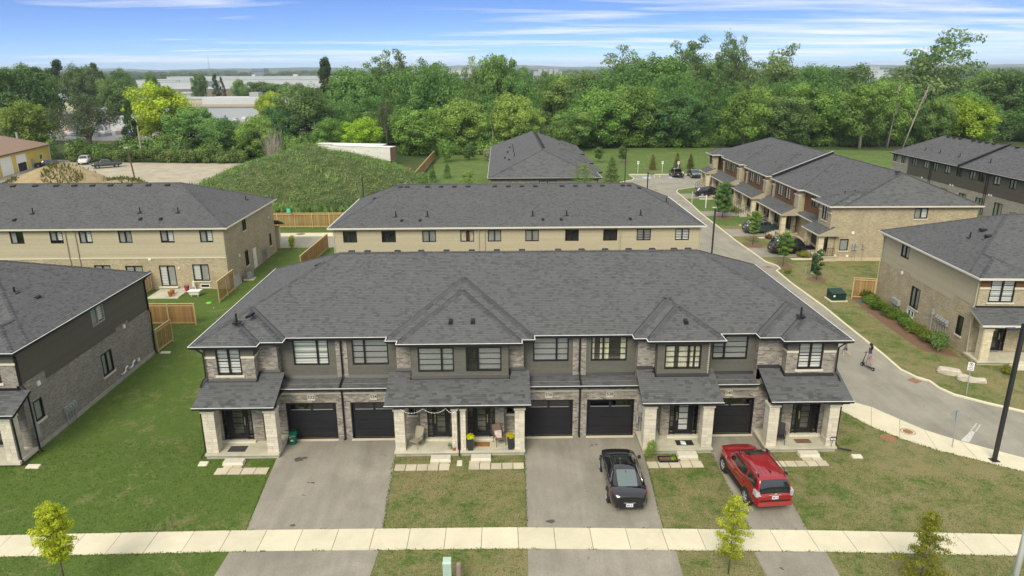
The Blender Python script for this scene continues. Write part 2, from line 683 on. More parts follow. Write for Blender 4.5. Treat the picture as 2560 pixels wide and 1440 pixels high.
LAWN = lawn_material('lawn_grass')
LAWN_FAR = lawn_material('lawn_far', dry=0.2, left_green=False, green=(0.10, 0.165, 0.04), dark=(0.06, 0.112, 0.024))
FAR = far_ground_material()
DRIVE = asphalt_material('driveway_asphalt', (0.285, 0.262, 0.212), 0.22, 0.24)
ROAD = asphalt_material('road_asphalt', (0.285, 0.268, 0.218), 0.2, 0.22)
CONC = concrete_material('concrete', (0.60, 0.55, 0.40), 0.10)
CONC2 = concrete_material('porch_concrete', (0.50, 0.47, 0.36), 0.22)
GRAVEL = asphalt_material('gravel_yard', (0.40, 0.36, 0.27), 0.2, 0.25)
GLASS = glass_material()
GLASS_D = glass_material('dark_glass', (0.25, 0.28, 0.28), 1.2)

SH_STOPS = [(0.0, (0.064, 0.066, 0.066)), (0.3, (0.086, 0.0885, 0.089)), (0.6, (0.105, 0.108, 0.1085)), (1.0, (0.122, 0.1255, 0.126))]
SHINGLE = M('shingle', (0.08,) * 3, 0.95, stops=SH_STOPS, var=0.04, scale=0.5, bump=0.3, bscale=120, spec=0.12)
SHINGLE_1 = M('shingle_piece', (0.08,) * 3, 0.95, stops=SH_STOPS, single=True, var=0.06, scale=8, spec=0.12)
VAL = M('valley_shingle', (0.086, 0.087, 0.092), 0.95, var=0.12, scale=9)
VAL_D = M('valley_line', (0.028, 0.028, 0.029), 0.95)
UNDER = M('roof_deck', (0.04, 0.04, 0.042), 0.95)
CAP = M('ridge_cap', (0.074, 0.075, 0.079), 0.95, var=0.15, scale=6, shade=True)
BLACK = M('black_metal', (0.010, 0.010, 0.012), 0.45, spec=0.4)
BLACKT = M('black_trim', (0.012, 0.012, 0.013), 0.55, spec=0.3)
WHITE = M('white_paint', (0.75, 0.75, 0.72), 0.5, var=0.04, scale=3)
GUT_W = M('gutter_white', (0.62, 0.62, 0.60), 0.4, var=0.12, scale=2)
CREAM = M('cream_metal', (0.62, 0.58, 0.46), 0.5, var=0.05, scale=2)
TAN = M('tan_metal', (0.40, 0.37, 0.27), 0.5, var=0.05, scale=2)
BK_STOPS = [(0.0, (0.14, 0.122, 0.105)), (0.3, (0.205, 0.18, 0.155)), (0.6, (0.27, 0.245, 0.21)), (0.85, (0.315, 0.285, 0.245)), (1.0, (0.37, 0.335, 0.29))]
BRICK = M('grey_brick', (0.2,) * 3, 0.92, stops=BK_STOPS, var=0.12, scale=9, spec=0.12)
BRICK_1 = M('grey_brick_piece', (0.2,) * 3, 0.92, stops=BK_STOPS, single=True, var=0.12, scale=9, spec=0.12)
MORTAR = M('mortar', (0.42, 0.385, 0.32), 0.95, var=0.1, scale=4)
SIDING_D = M('dark_siding', (0.104, 0.100, 0.080), 0.6, var=0.08, scale=5, shade=True, streak=((0.6, 0.6, 14), 0.10))
SIDING_B = M('beige_siding', (0.40, 0.355, 0.245), 0.6, var=0.04, scale=5, shade=True)
SIDING_W = M('wood_siding', (0.135, 0.065, 0.022), 0.6, var=0.12, scale=5, shade=True, streak=((1.5, 1.5, 12), 0.2))
SIDING_K = M('charcoal_siding', (0.090, 0.081, 0.064), 0.6, var=0.06, scale=4, shade=True)
STONE = M('cut_stone', (0.58, 0.53, 0.425), 0.85, var=0.14, scale=7, bump=0.6, bscale=25, rand=0.13)
STONE_Y = M('cut_stone_warm', (0.60, 0.53, 0.36), 0.85, var=0.14, scale=7, bump=0.6, bscale=25, rand=0.13)
PRECAST = M('precast_stone', (0.58, 0.54, 0.42), 0.8, var=0.08, scale=4)
SEAM = M('stone_joint', (0.38, 0.355, 0.29), 0.95)
BRICK_GREY_UV = brick_uv_material('grey_brick_far', (0.28, 0.258, 0.228), (0.175, 0.155, 0.135), (0.32, 0.295, 0.25))
BRICK_BEIGE_UV = brick_uv_material('beige_brick', (0.45, 0.385, 0.255), (0.31, 0.26, 0.165), (0.42, 0.37, 0.27))
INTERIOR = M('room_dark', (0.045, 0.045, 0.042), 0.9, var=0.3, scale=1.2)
BLIND = M('blind_slat', (0.76, 0.76, 0.72), 0.6)
CURTAIN = M('curtain', (0.66, 0.62, 0.45), 0.9, var=0.2, scale=3, streak=((14, 14, 0.5), 0.2))
CURTAIN_R = M('curtain_red', (0.42, 0.09, 0.05), 0.9)
BLIND_G = M('blind_grey', (0.34, 0.35, 0.33), 0.7, var=0.1, scale=2)
METAL = M('galvanised', (0.42, 0.43, 0.42), 0.45, metal=0.5, var=0.1, scale=4)
METER = M('meter_grey', (0.30, 0.31, 0.30), 0.6, var=0.1, scale=4)
FENCE = M('cedar_board', (0.32, 0.19, 0.075), 0.85, var=0.15, scale=3, rand=0.22, streak=((9, 9, 0.6), 0.25))
FENCE_L = M('cedar_rail', (0.50, 0.36, 0.17), 0.85, var=0.12, scale=4, rand=0.08)
BARK = M('bark', (0.13, 0.105, 0.08), 0.95, var=0.3, scale=6, bump=0.6, bscale=14)
BARK_P = M('pale_bark', (0.30, 0.265, 0.22), 0.95, var=0.25, scale=3)
DIRT = M('soil', (0.13, 0.085, 0.055), 0.95, var=0.3, scale=5)
RUST = M('rusty_iron', (0.26, 0.105, 0.045), 0.8, var=0.3, scale=9)

# ---------------------------------------------------------------- roofs

class Hip:
	"""convex sub-roof: planes ('y-',Y,s) front eave, 'y+' back, 'x-' left, 'x+' right; all from eave height z0"""

	def __init__(s, z0, planes, bounds=None):
		s.z0 = z0
		s.planes = planes
		s.b = bounds or (-500, 500, -500, 500)

	def coef(s, p):
		k, c, m = p
		if k == 'y-': return (0, m, s.z0 - m * c)
		if k == 'y+': return (0, -m, s.z0 + m * c)
		if k == 'x-': return (m, 0, s.z0 - m * c)
		return (-m, 0, s.z0 + m * c)

	def h(s, x, y):
		x0, x1, y0, y1 = s.b
		if x < x0 or x > x1 or y < y0 or y > y1:
			return -1e9
		return min(a * x + b * y + c for a, b, c in (s.coef(p) for p in s.planes))

	def polys(s):
		out = []
		cs = [s.coef(p) for p in s.planes]
		for i, (a, b, c) in enumerate(cs):
			x0, x1, y0, y1 = s.b
			poly = [(x0, y0), (x1, y0), (x1, y1), (x0, y1)]
			for j, (a2, b2, c2) in enumerate(cs):
				if j != i:
					poly = clip(poly, a2 - a, b2 - b, c2 - c)
			poly = clip(poly, a, b, c - s.z0)
			if len(poly) > 2:
				out.append((s.planes[i], [Vector((x, y, a * x + b * y + c)) for x, y in poly]))
		return out

def clip(poly, a, b, c):
	"""keep a*x+b*y+c >= 0"""
	out = []
	n = len(poly)
	for i in range(n):
		p, q = poly[i], poly[(i + 1) % n]
		dp, dq = a * p[0] + b * p[1] + c, a * q[0] + b * q[1] + c
		if dp >= -1e-9:
			out.append(p)
		if (dp > 1e-9 and dq < -1e-9) or (dp < -1e-9 and dq > 1e-9):
			t = dp / (dp - dq)
			out.append((p[0] + (q[0] - p[0]) * t, p[1] + (q[1] - p[1]) * t))
	return out

SHARED_TABS = {}

def tab_mesh(w, e):
	k = (round(w, 2), round(e, 3))
	if k not in SHARED_TABS:
		g = G()
		t, lo = 0.014, 0.003
		g.hexa([(0, 0, 0), (k[0], 0, 0), (k[0], e, 0), (0, e, 0), (0, 0, t), (k[0], 0, t), (k[0], e, lo), (0, e, lo)])
		SHARED_TABS[k] = g.mesh('shingle', SHINGLE_1)
	return SHARED_TABS[k]

def shingles(poly, g, expo=0.145, wid=0.20, env=None, singles=None, lift=0.0):
	"""cover one convex planar polygon (lowest edge horizontal) with overlapping tabs"""
	n = (poly[1] - poly[0]).cross(poly[2] - poly[0])
	if n.z < 0:
		n = -n
	n.normalize()
	t = Vector((0, 0, 1)).cross(n).normalized()
	up = n.cross(t).normalized()
	if up.z < 0:
		up = -up
	o = min(poly, key=lambda p: p.z)
	pts = [((p - o).dot(t), (p - o).dot(up)) for p in poly]
	bmax = max(p[1] for p in pts)
	rnd = random.random

	def span(b):
		xs = []
		m = len(pts)
		for i in range(m):
			(a0, b0), (a1, b1) = pts[i], pts[(i + 1) % m]
			if abs(b1 - b0) < 1e-9:
				if abs(b - b0) < 1e-6:
					xs += [a0, a1]
				continue
			f = (b - b0) / (b1 - b0)
			if -1e-6 <= f <= 1 + 1e-6:
				xs.append(a0 + (a1 - a0) * f)
		return (min(xs), max(xs)) if xs else None

	V, F, S = g.v, g.f, g.s
	b = 0.0
	ot, ou, on = (o.x, o.y, o.z), up, n

	def P(a, bb, h):
		return (o.x + t.x * a + up.x * bb + n.x * h, o.y + t.y * a + up.y * bb + n.y * h, o.z + t.z * a + up.z * bb + n.z * h)

	row = 0
	while b < bmax - 0.02:
		b1 = min(b + expo, bmax)
		s0, s1 = span(b + 1e-5), span(b1 - 1e-5)
		if s0 and s1:
			a = s0[0] - rnd() * wid
			end = max(s0[1], s1[1])
			beg = min(s0[0], s1[0])
			while a < end:
				w = wid * (0.6 + 0.8 * rnd())
				w = max(0.12, round(w / 0.06) * 0.06)
				l0, r0 = max(a, s0[0]), min(a + w, s0[1])
				l1, r1 = max(a, s1[0]), min(a + w, s1[1])
				full = (l0 == a and l1 == a and r0 == a + w and r1 == a + w)
				if r0 - l0 > 1e-3 or r1 - l1 > 1e-3:
					if r0 < l0: l0 = r0 = (l0 + r0) / 2
					if r1 < l1: l1 = r1 = (l1 + r1) / 2
					ok = True
					if env:
						cpt = P((l0 + r0 + l1 + r1) / 4, (b + b1) / 2, 0)
						ok = cpt[2] > env(cpt[0], cpt[1]) - 0.06
					if ok:
						x = rnd()
						sh = (0.52 + 0.24 * rnd()) if x < 0.70 else ((0.18 + 0.2 * rnd()) if x < 0.90 else (0.78 + 0.2 * rnd()))
						if singles is not None and full and b1 - b > expo - 1e-6:
							singles.append((P(a, b, lift + 0.002), t, up, n, w, expo, sh))
						else:
							hh = lift + (0.013 if rnd() < 0.6 else 0.018)
							i = len(V)
							V.extend((P(l0, b, hh), P(r0, b, hh), P(r1, b1, lift + 0.004), P(l1, b1, lift + 0.004), P(l0, b, lift - 0.002), P(r0, b, lift - 0.002)))
							F.append((i, i + 1, i + 2, i + 3))
							F.append((i + 4, i + 5, i + 1, i))
							S.extend((sh, sh * 0.5))
				a += w
		b = b1
		row += 1

def place_single_shingles(lst, parent):
	for p, t, up, n, w, e, sh in lst:
		o = bpy.data.objects.new('shingle', tab_mesh(w, e))
		COL.objects.link(o)
		o.parent = parent
		R = Matrix((t, up, n)).transposed().to_4x4()
		o.matrix_local = Matrix.Translation(Vector(p) - W[parent.name]) @ R

def cap_strip(g, p, q, w=0.13, env=None, seg=0.3):
	"""ridge or hip cap: overlapping folded pieces along an edge"""
	d = q - p
	L = d.length
	if L < 0.2:
		return
	d = d / L
	side = d.cross(Vector((0, 0, 1)))
	side.normalize()
	k = max(1, int(L / seg))
	for i in range(k):
		a = p + d * (L * i / k)
		b = p + d * (L * (i + 1) / k)
		if env:
			m = (a + b) / 2
			if m.z < env(m.x, m.y) - 0.05:
				continue
		hi, lo = Vector((0, 0, 0.050)), Vector((0, 0, 0.036))
		dn = Vector((0, 0, -0.055))
		sh = random.uniform(0.75, 1.15)
		g.face([a + hi, b + lo, b + side * w + lo + dn, a + side * w + hi + dn], sh)
		g.face([b + lo, a + hi, a - side * w + hi + dn, b - side * w + lo + dn], sh)
		g.face([a + hi, a + side * w + hi + dn, a + dn, a - side * w + hi + dn], sh * 0.5)

EYE = Vector((0, 0, 20))      # camera position in the frame being built

def set_eye(o=None):
	global EYE
	EYE = Vector((0, 0, 20))
	if o is not None:
		EYE = (Matrix.Translation(o.location) @ Matrix.Rotation(o.rotation_euler[2], 4, 'Z')).inverted() @ EYE

def facing_camera(poly):
	n = (poly[1] - poly[0]).cross(poly[2] - poly[0])
	if n.z < 0:
		n = -n
	c = sum(poly, Vector()) / len(poly)
	return n.dot(EYE - c) > -0.5

def roof(parent, hips, slabs, expo=0.145, wid=0.20, fascia=None, n_single=0, extra_env=None, fas_h=0.2):
	"""roof part: deck, joined shingles, hip caps; slabs = list of (x0,x1,y0,y1) eave rectangles"""
	deck = G()
	sg = G()
	caps = G()
	for i, hp in enumerate(hips):
		others = [(h, .066 if j < i else 0.0) for j, h in enumerate(hips) if j != i]

		def env(x, y, others=others):
			return max([h.h(x, y) + b for h, b in others] or [-1e9])

		ps = hp.polys()
		for pl, poly in ps:
			deck.face([p + Vector((0, 0, -0.01)) for p in poly])
			if facing_camera(poly):
				shingles(poly, sg, expo, wid, env)
			else:
				deck.face([p + Vector((0, 0, 0.005)) for p in poly])
		for a in range(len(ps)):
			for b in range(a + 1, len(ps)):
				com = []
				for p in ps[a][1]:
					for q in ps[b][1]:
						if (p - q).length < 1e-4 and all((p - r).length > 1e-4 for r in com):
							com.append(p)
				if len(com) == 2:
					cap_strip(caps, com[0], com[1], env=env)
	z0 = hips[0].z0
	r = deck.build('roof', UNDER, parent)
	sg.build('shingle_courses', SHINGLE, r, shade=True, kind='stuff')
	if caps.f:
		caps.build('ridge_caps', CAP, r, shade=True)
	if slabs:
		f = G()
		for k, s in enumerate(slabs):
			f.box(s[0], s[1], s[2], s[3], z0 - fas_h + 0.003 * k, z0 - 0.012 - 0.004 * k)
		f.build('fascia', fascia or BLACK, parent)
	return r

def gutter(parent, pts, body=None, lip=None, w=0.11, h=0.11, name='gutter'):
	"""gutter along a horizontal polyline (the outer eave edge), outside to the right of travel"""
	g, l = G(), G()
	V3 = [Vector(p) for p in pts]
	n = len(V3)

	def offs(k, d):
		if k == 0:
			t = (V3[1] - V3[0]).normalized(); nn = Vector((t.y, -t.x, 0)); return V3[0] + nn * d
		if k == n - 1:
			t = (V3[-1] - V3[-2]).normalized(); nn = Vector((t.y, -t.x, 0)); return V3[-1] + nn * d
		t0, t1 = (V3[k] - V3[k - 1]).normalized(), (V3[k + 1] - V3[k]).normalized()
		n0, n1 = Vector((t0.y, -t0.x, 0)), Vector((t1.y, -t1.x, 0))
		m = (n0 + n1)
		return V3[k] + m * (d / max(0.3, 1 + n0.dot(n1)))

	for k in range(n - 1):
		a, b = offs(k, 0.006), offs(k + 1, 0.006)
		c, d = offs(k + 1, w), offs(k, w)
		z = Vector((0, 0, -h))
		g.hexa([a + z, d + z, c + z, b + z, a, d, c, b])
		e, f = offs(k, w + 0.012), offs(k + 1, w + 0.012)
		i2, j2 = offs(k, w - 0.035), offs(k + 1, w - 0.035)
		u, v = Vector((0, 0, 0.004)), Vector((0, 0, 0.03))
		l.hexa([i2 + u, e + u, f + u, j2 + u, i2 + v, e + v, f + v, j2 + v])
	o = g.build(name, body or BLACK, parent)
	l.build('gutter_lip', lip or GUT_W, o)
	return o

# ---------------------------------------------------------------- walls

class Wall:
	"""plane wall; axis 'y': lies on y=c, u runs along x; axis 'x': lies on x=c, u runs along y; sgn = outward direction"""

	def __init__(s, parent, axis, c, sgn, u0, u1, z0, z1, top=None):
		s.p, s.ax, s.c, s.sg = parent, axis, c, sgn
		s.u0, s.u1, s.z0, s.z1 = u0, u1, z0, z1
		s.op = []

	def P(s, u, z, off=0.0):
		return (u, s.c + s.sg * off, z) if s.ax == 'y' else (s.c + s.sg * off, u, z)

	def nrm(s):
		return Vector((0, s.sg, 0)) if s.ax == 'y' else Vector((s.sg, 0, 0))

	def flip(s):
		return (s.ax == 'y') == (s.sg > 0)

	def quad(s, g, u0, u1, z0, z1, off=0.0, sh=1.0, off2=None):
		o2 = off if off2 is None else off2
		q = [s.P(u0, z0, off), s.P(u1, z0, off), s.P(u1, z1, o2), s.P(u0, z1, o2)]
		g.face(q[::-1] if s.flip() else q, sh)

	def slab(s, g, u0, u1, z0, z1, d0, d1, sh=1.0):
		"""box from offset d0 to d1"""
		a, b = s.c + s.sg * d0, s.c + s.sg * d1
		if s.ax == 'y':
			g.box(u0, u1, a, b, z0, z1, sh)
		else:
			g.box(a, b, u0, u1, z0, z1, sh)

	def hole(s, u0, u1, z0, z1):
		s.op.append((u0, u1, z0, z1))
		return s

	def cells(s, g, off=0.0, depth=0.14):
		us = sorted({s.u0, s.u1, *[max(s.u0, min(s.u1, x)) for o in s.op for x in o[:2]]})
		zs = sorted({s.z0, s.z1, *[max(s.z0, min(s.z1, x)) for o in s.op for x in o[2:]]})
		for i in range(len(us) - 1):
			for j in range(len(zs) - 1):
				um, zm = (us[i] + us[i + 1]) / 2, (zs[j] + zs[j + 1]) / 2
				if any(o[0] < um < o[1] and o[2] < zm < o[3] for o in s.op):
					continue
				s.quad(g, us[i], us[i + 1], zs[j], zs[j + 1], off)
		for a, b, c, d in s.op:
			for q in ([s.P(a, c, off), s.P(b, c, off), s.P(b, c, -depth), s.P(a, c, -depth)],
					  [s.P(a, d, off), s.P(b, d, off), s.P(b, d, -depth), s.P(a, d, -depth)],
					  [s.P(a, c, off), s.P(a, d, off), s.P(a, d, -depth), s.P(a, c, -depth)],
					  [s.P(b, c, off), s.P(b, d, off), s.P(b, d, -depth), s.P(b, c, -depth)]):
				g.face(q)

	def spans(s, z0, z1):
		iv = [(s.u0, s.u1)]
		zm = (z0 + z1) / 2
		for a, b, c, d in s.op:
			if c < zm < d:
				nv = []
				for p, q in iv:
					if b <= p or a >= q:
						nv.append((p, q))
						continue
					if a > p: nv.append((p, a))
					if b < q: nv.append((b, q))
				iv = nv
		return iv

	def flat(s, mat, name='wall'):
		g = G()
		s.cells(g)
		return g.build(name, mat, s.p, uv=True)

	def lap(s, mat, step=0.11, name='wall'):
		g = G()
		z = s.z0
		while z < s.z1 - 0.01:
			z1 = min(z + step, s.z1)
			for a, b in s.spans(z, z1):
				sh = random.uniform(0.93, 1.05)
				s.quad(g, a, b, z, z1, 0.020, sh, 0.004)
				q = [s.P(a, z, 0.0), s.P(b, z, 0.0), s.P(b, z, 0.02), s.P(a, z, 0.02)]
				g.face(q, sh * 0.6)
			z = z1
		g2 = G()
		s.cells(g2, 0.0)
		g.add(g2)
		return g.build(name, mat, s.p, shade=True)

	def brick(s, name='wall', singles=None, L=0.24, H=0.088):
		g = G()
		s.cells(g, 0.0)
		w = g.build(name, MORTAR, s.p)
		b = G()
		z, row = s.z0, 0
		while z < s.z1 - 0.02:
			z1 = min(z + H, s.z1)
			for a, e in s.spans(z, z1):
				u = a - (L / 2 if row % 2 else 0) - random.uniform(0, 0.02)
				while u < e:
					p, q = max(u, a) + 0.005, min(u + L, e) - 0.005
					if q - p > 0.02:
						sh = min(1, max(0, random.gauss(0.55, 0.26)))
						if singles is not None and len(singles) < 320 and q - p > L - 0.012 and z1 - z > H - 1e-6:
							singles.append((s, w, (p + q) / 2, (z + z1) / 2, L - 0.01, H - 0.011))
						else:
							off = random.uniform(0.006, 0.011)
							s.quad(b, p, q, z + 0.005, z1 - 0.006, off, sh)
							q1 = [s.P(p, z1 - 0.006, off), s.P(q, z1 - 0.006, off), s.P(q, z1 - 0.006, 0), s.P(p, z1 - 0.006, 0)]
							q2 = [s.P(p, z + 0.005, off), s.P(q, z + 0.005, off), s.P(q, z + 0.005, 0), s.P(p, z + 0.005, 0)]
							b.face(q1, sh)
							b.face(q2, sh)
							b.face([s.P(q, z + 0.005, 0), s.P(q, z + 0.005, off), s.P(q, z1 - 0.006, off), s.P(q, z1 - 0.006, 0)], sh)
							b.face([s.P(p, z + 0.005, 0), s.P(p, z + 0.005, off), s.P(p, z1 - 0.006, off), s.P(p, z1 - 0.006, 0)], sh)
					u += L
			z, row = z1, row + 1
		b.build('brick_courses', BRICK, w, shade=True, kind='stuff')
		return w

	def window(s, u0, u1, z0, z1, split=(0.5,), bars=0, mat=None, blind=None, cover=1.0, sill=None, deep=0.5,
			   fw=0.065, name='window', glass=None, lites=False, cut=True, blind_of=None):
		"""window part: frame mesh with pane and blind sub-parts, a dark room box behind"""
		if cut:
			s.hole(u0, u1, z0, z1)
		mat = mat or BLACK
		g = G()
		s.slab(g, u0, u1, z0, z0 + fw, -0.12, 0.025)
		s.slab(g, u0, u1, z1 - fw, z1, -0.12, 0.027)
		s.slab(g, u0, u0 + fw, z0 + fw, z1 - fw, -0.12, 0.023)
		s.slab(g, u1 - fw, u1, z0 + fw, z1 - fw, -0.12, 0.024)
		edges = [u0 + fw]
		for f in split:
			m = u0 + (u1 - u0) * f
			s.slab(g, m - fw * 0.75, m + fw * 0.75, z0 + fw, z1 - fw, -0.11, 0.012)
			edges += [m - fw * 0.75, m + fw * 0.75]
		edges.append(u1 - fw)
		zb = [z0 + fw + (z1 - z0 - 2 * fw) * k / (bars + 1) for k in range(bars + 2)]
		for k in range(bars):
			for e in range(0, len(edges), 2):
				s.slab(g, edges[e], edges[e + 1], zb[k + 1] - 0.012, zb[k + 1] + 0.012, -0.065, -0.03)
		w = g.build(name, mat, s.p)
		for e in range(0, len(edges), 2):
			if lites:
				for k in range(bars + 1):
					pg = G()
					s.quad(pg, edges[e], edges[e + 1], zb[k], zb[k + 1], -0.050)
					pg.build('pane', glass or GLASS, w)
			else:
				pg = G()
				s.quad(pg, edges[e], edges[e + 1], z0 + fw, z1 - fw, -0.050)
				pg.build('pane', glass or GLASS, w)
			bl = blind_of[e // 2] if blind_of else blind
			if bl:
				bg = G()
				top, bot = z1 - fw, z0 + fw + (1 - cover) * (z1 - z0 - 2 * fw)
				if bl in ('slat', 'zebra', 'grey'):
					st = 0.05 if bl != 'zebra' else 0.16
					z = top
					while z > bot + st * 0.5:
						if bl == 'slat':
							a, b = -0.105, -0.085
							q = [s.P(edges[e], z - st * 0.82, a), s.P(edges[e + 1], z - st * 0.82, a), s.P(edges[e + 1], z, b), s.P(edges[e], z, b)]
							bg.face(q)
						else:
							s.quad(bg, edges[e], edges[e + 1], z - st * (0.86 if bl == 'zebra' else 1.0), z, -0.095 - 0.002 * random.random())
						z -= st
					bg.build('blind', BLIND_G if bl == 'grey' else BLIND, w)
				else:
					wid = edges[e + 1] - edges[e]
					parts = [(edges[e], edges[e] + wid * cover * 0.5), (edges[e + 1] - wid * cover * 0.5, edges[e + 1])] if cover < 1 else [(edges[e], edges[e + 1])]
					for a, b in parts:
						k = max(4, int((b - a) / 0.04))
						for i in range(k):
							ua, ub = a + (b - a) * i / k, a + (b - a) * (i + 1) / k
							oa, ob = -0.11 - (0.02 if i % 2 else 0), -0.11 - (0.02 if (i + 1) % 2 else 0)
							bg.face([s.P(ua, z0 + fw, oa), s.P(ub, z0 + fw, ob), s.P(ub, z1 - fw, ob), s.P(ua, z1 - fw, oa)])
					bg.build('curtain', CURTAIN_R if bl == 'red' else CURTAIN, w)
		rg = G()
		s.quad(rg, u0, u1, z0, z1, -deep)
		for q in ([s.P(u0, z0, -0.14), s.P(u1, z0, -0.14), s.P(u1, z0, -deep), s.P(u0, z0, -deep)],
				  [s.P(u0, z1, -0.14), s.P(u1, z1, -0.14), s.P(u1, z1, -deep), s.P(u0, z1, -deep)],
				  [s.P(u0, z0, -0.14), s.P(u0, z1, -0.14), s.P(u0, z1, -deep), s.P(u0, z0, -deep)],
				  [s.P(u1, z0, -0.14), s.P(u1, z1, -0.14), s.P(u1, z1, -deep), s.P(u1, z0, -deep)]):
			rg.face(q)
		rg.build('room_recess', INTERIOR, w)
		if sill:
			sg = G()
			s.slab(sg, u0 - 0.10, u1 + 0.10, z0 - 0.13, z0 - 0.004, -0.02, 0.07)
			sg.build('sill', sill, w)
		return w

def place_bricks(lst, limit=300):
	shared = {}
	for s, w, u, z, L, H in lst[:limit]:
		if 'b' + s.ax not in shared:
			d = (L, 0.02, H) if s.ax == 'y' else (0.02, L, H)
			shared['b' + s.ax] = G().box(-d[0] / 2, d[0] / 2, -d[1] / 2, d[1] / 2, -d[2] / 2, d[2] / 2).mesh('brick', BRICK_1)
		o = bpy.data.objects.new('brick', shared['b' + s.ax])
		COL.objects.link(o)
		o.parent = w
		o.location = Vector(s.P(u, z, random.uniform(-0.003, 0.001))) - W[w.name]

def downspout(parent, pts, mat=None, w=0.07):
	g = G()
	g.tube(pts, w * 0.62, 6)
	return g.build('downspout', mat or BLACK, parent)

def box_part(parent, name, mat, *b, **kw):
	return G().box(*b).build(name, mat, parent, **kw)

def stone_column(parent, x0, x1, y0, y1, z0, z1, mat=None, capmat=None):
	"""porch column of cut stone blocks with a cap"""
	col = G().box(x0 + 0.02, x1 - 0.02, y0 + 0.02, y1 - 0.02, z0, z1).build('column', SEAM, parent)
	me = unit_cube()
	key = 'stone_block_' + (mat or STONE).name
	if key not in bpy.data.meshes:
		me2 = G().box(-.5, .5, -.5, .5, -.5, .5).mesh(key, mat or STONE)
	me = bpy.data.meshes[key]
	z = z0 + 0.005
	while z < z1 - 0.05:
		h = random.choice((0.11, 0.16, 0.16, 0.22))
		if z + h > z1 - 0.04:
			h = z1 - z - 0.005
		f = random.choice((0.0, 0.35, 0.5, 0.62, 0.0, 0.42))
		cuts = [x0, x1] if f == 0 else [x0, x0 + (x1 - x0) * f, x1]
		for a, b in zip(cuts[:-1], cuts[1:]):
			o = bpy.data.objects.new('stone', me)
			COL.objects.link(o)
			o.parent = col
			o.location = Vector(((a + b) / 2, (y0 + y1) / 2, z + h / 2)) - W[col.name]
			pr = random.uniform(-0.006, 0.012)
			o.scale = (b - a - 0.012, y1 - y0 + pr, h - 0.012)
		z += h
	G().hexa([(x0 - .05, y0 - .05, z1), (x1 + .05, y0 - .05, z1), (x1 + .05, y1 + .05, z1), (x0 - .05, y1 + .05, z1),
			  (x0 - .04, y0 - .04, z1 + .1), (x1 + .04, y0 - .04, z1 + .1), (x1 + .04, y1 + .04, z1 + .1), (x0 - .04, y1 + .04, z1 + .1)]
			 ).build('column_cap', capmat or PRECAST, parent)
	return col

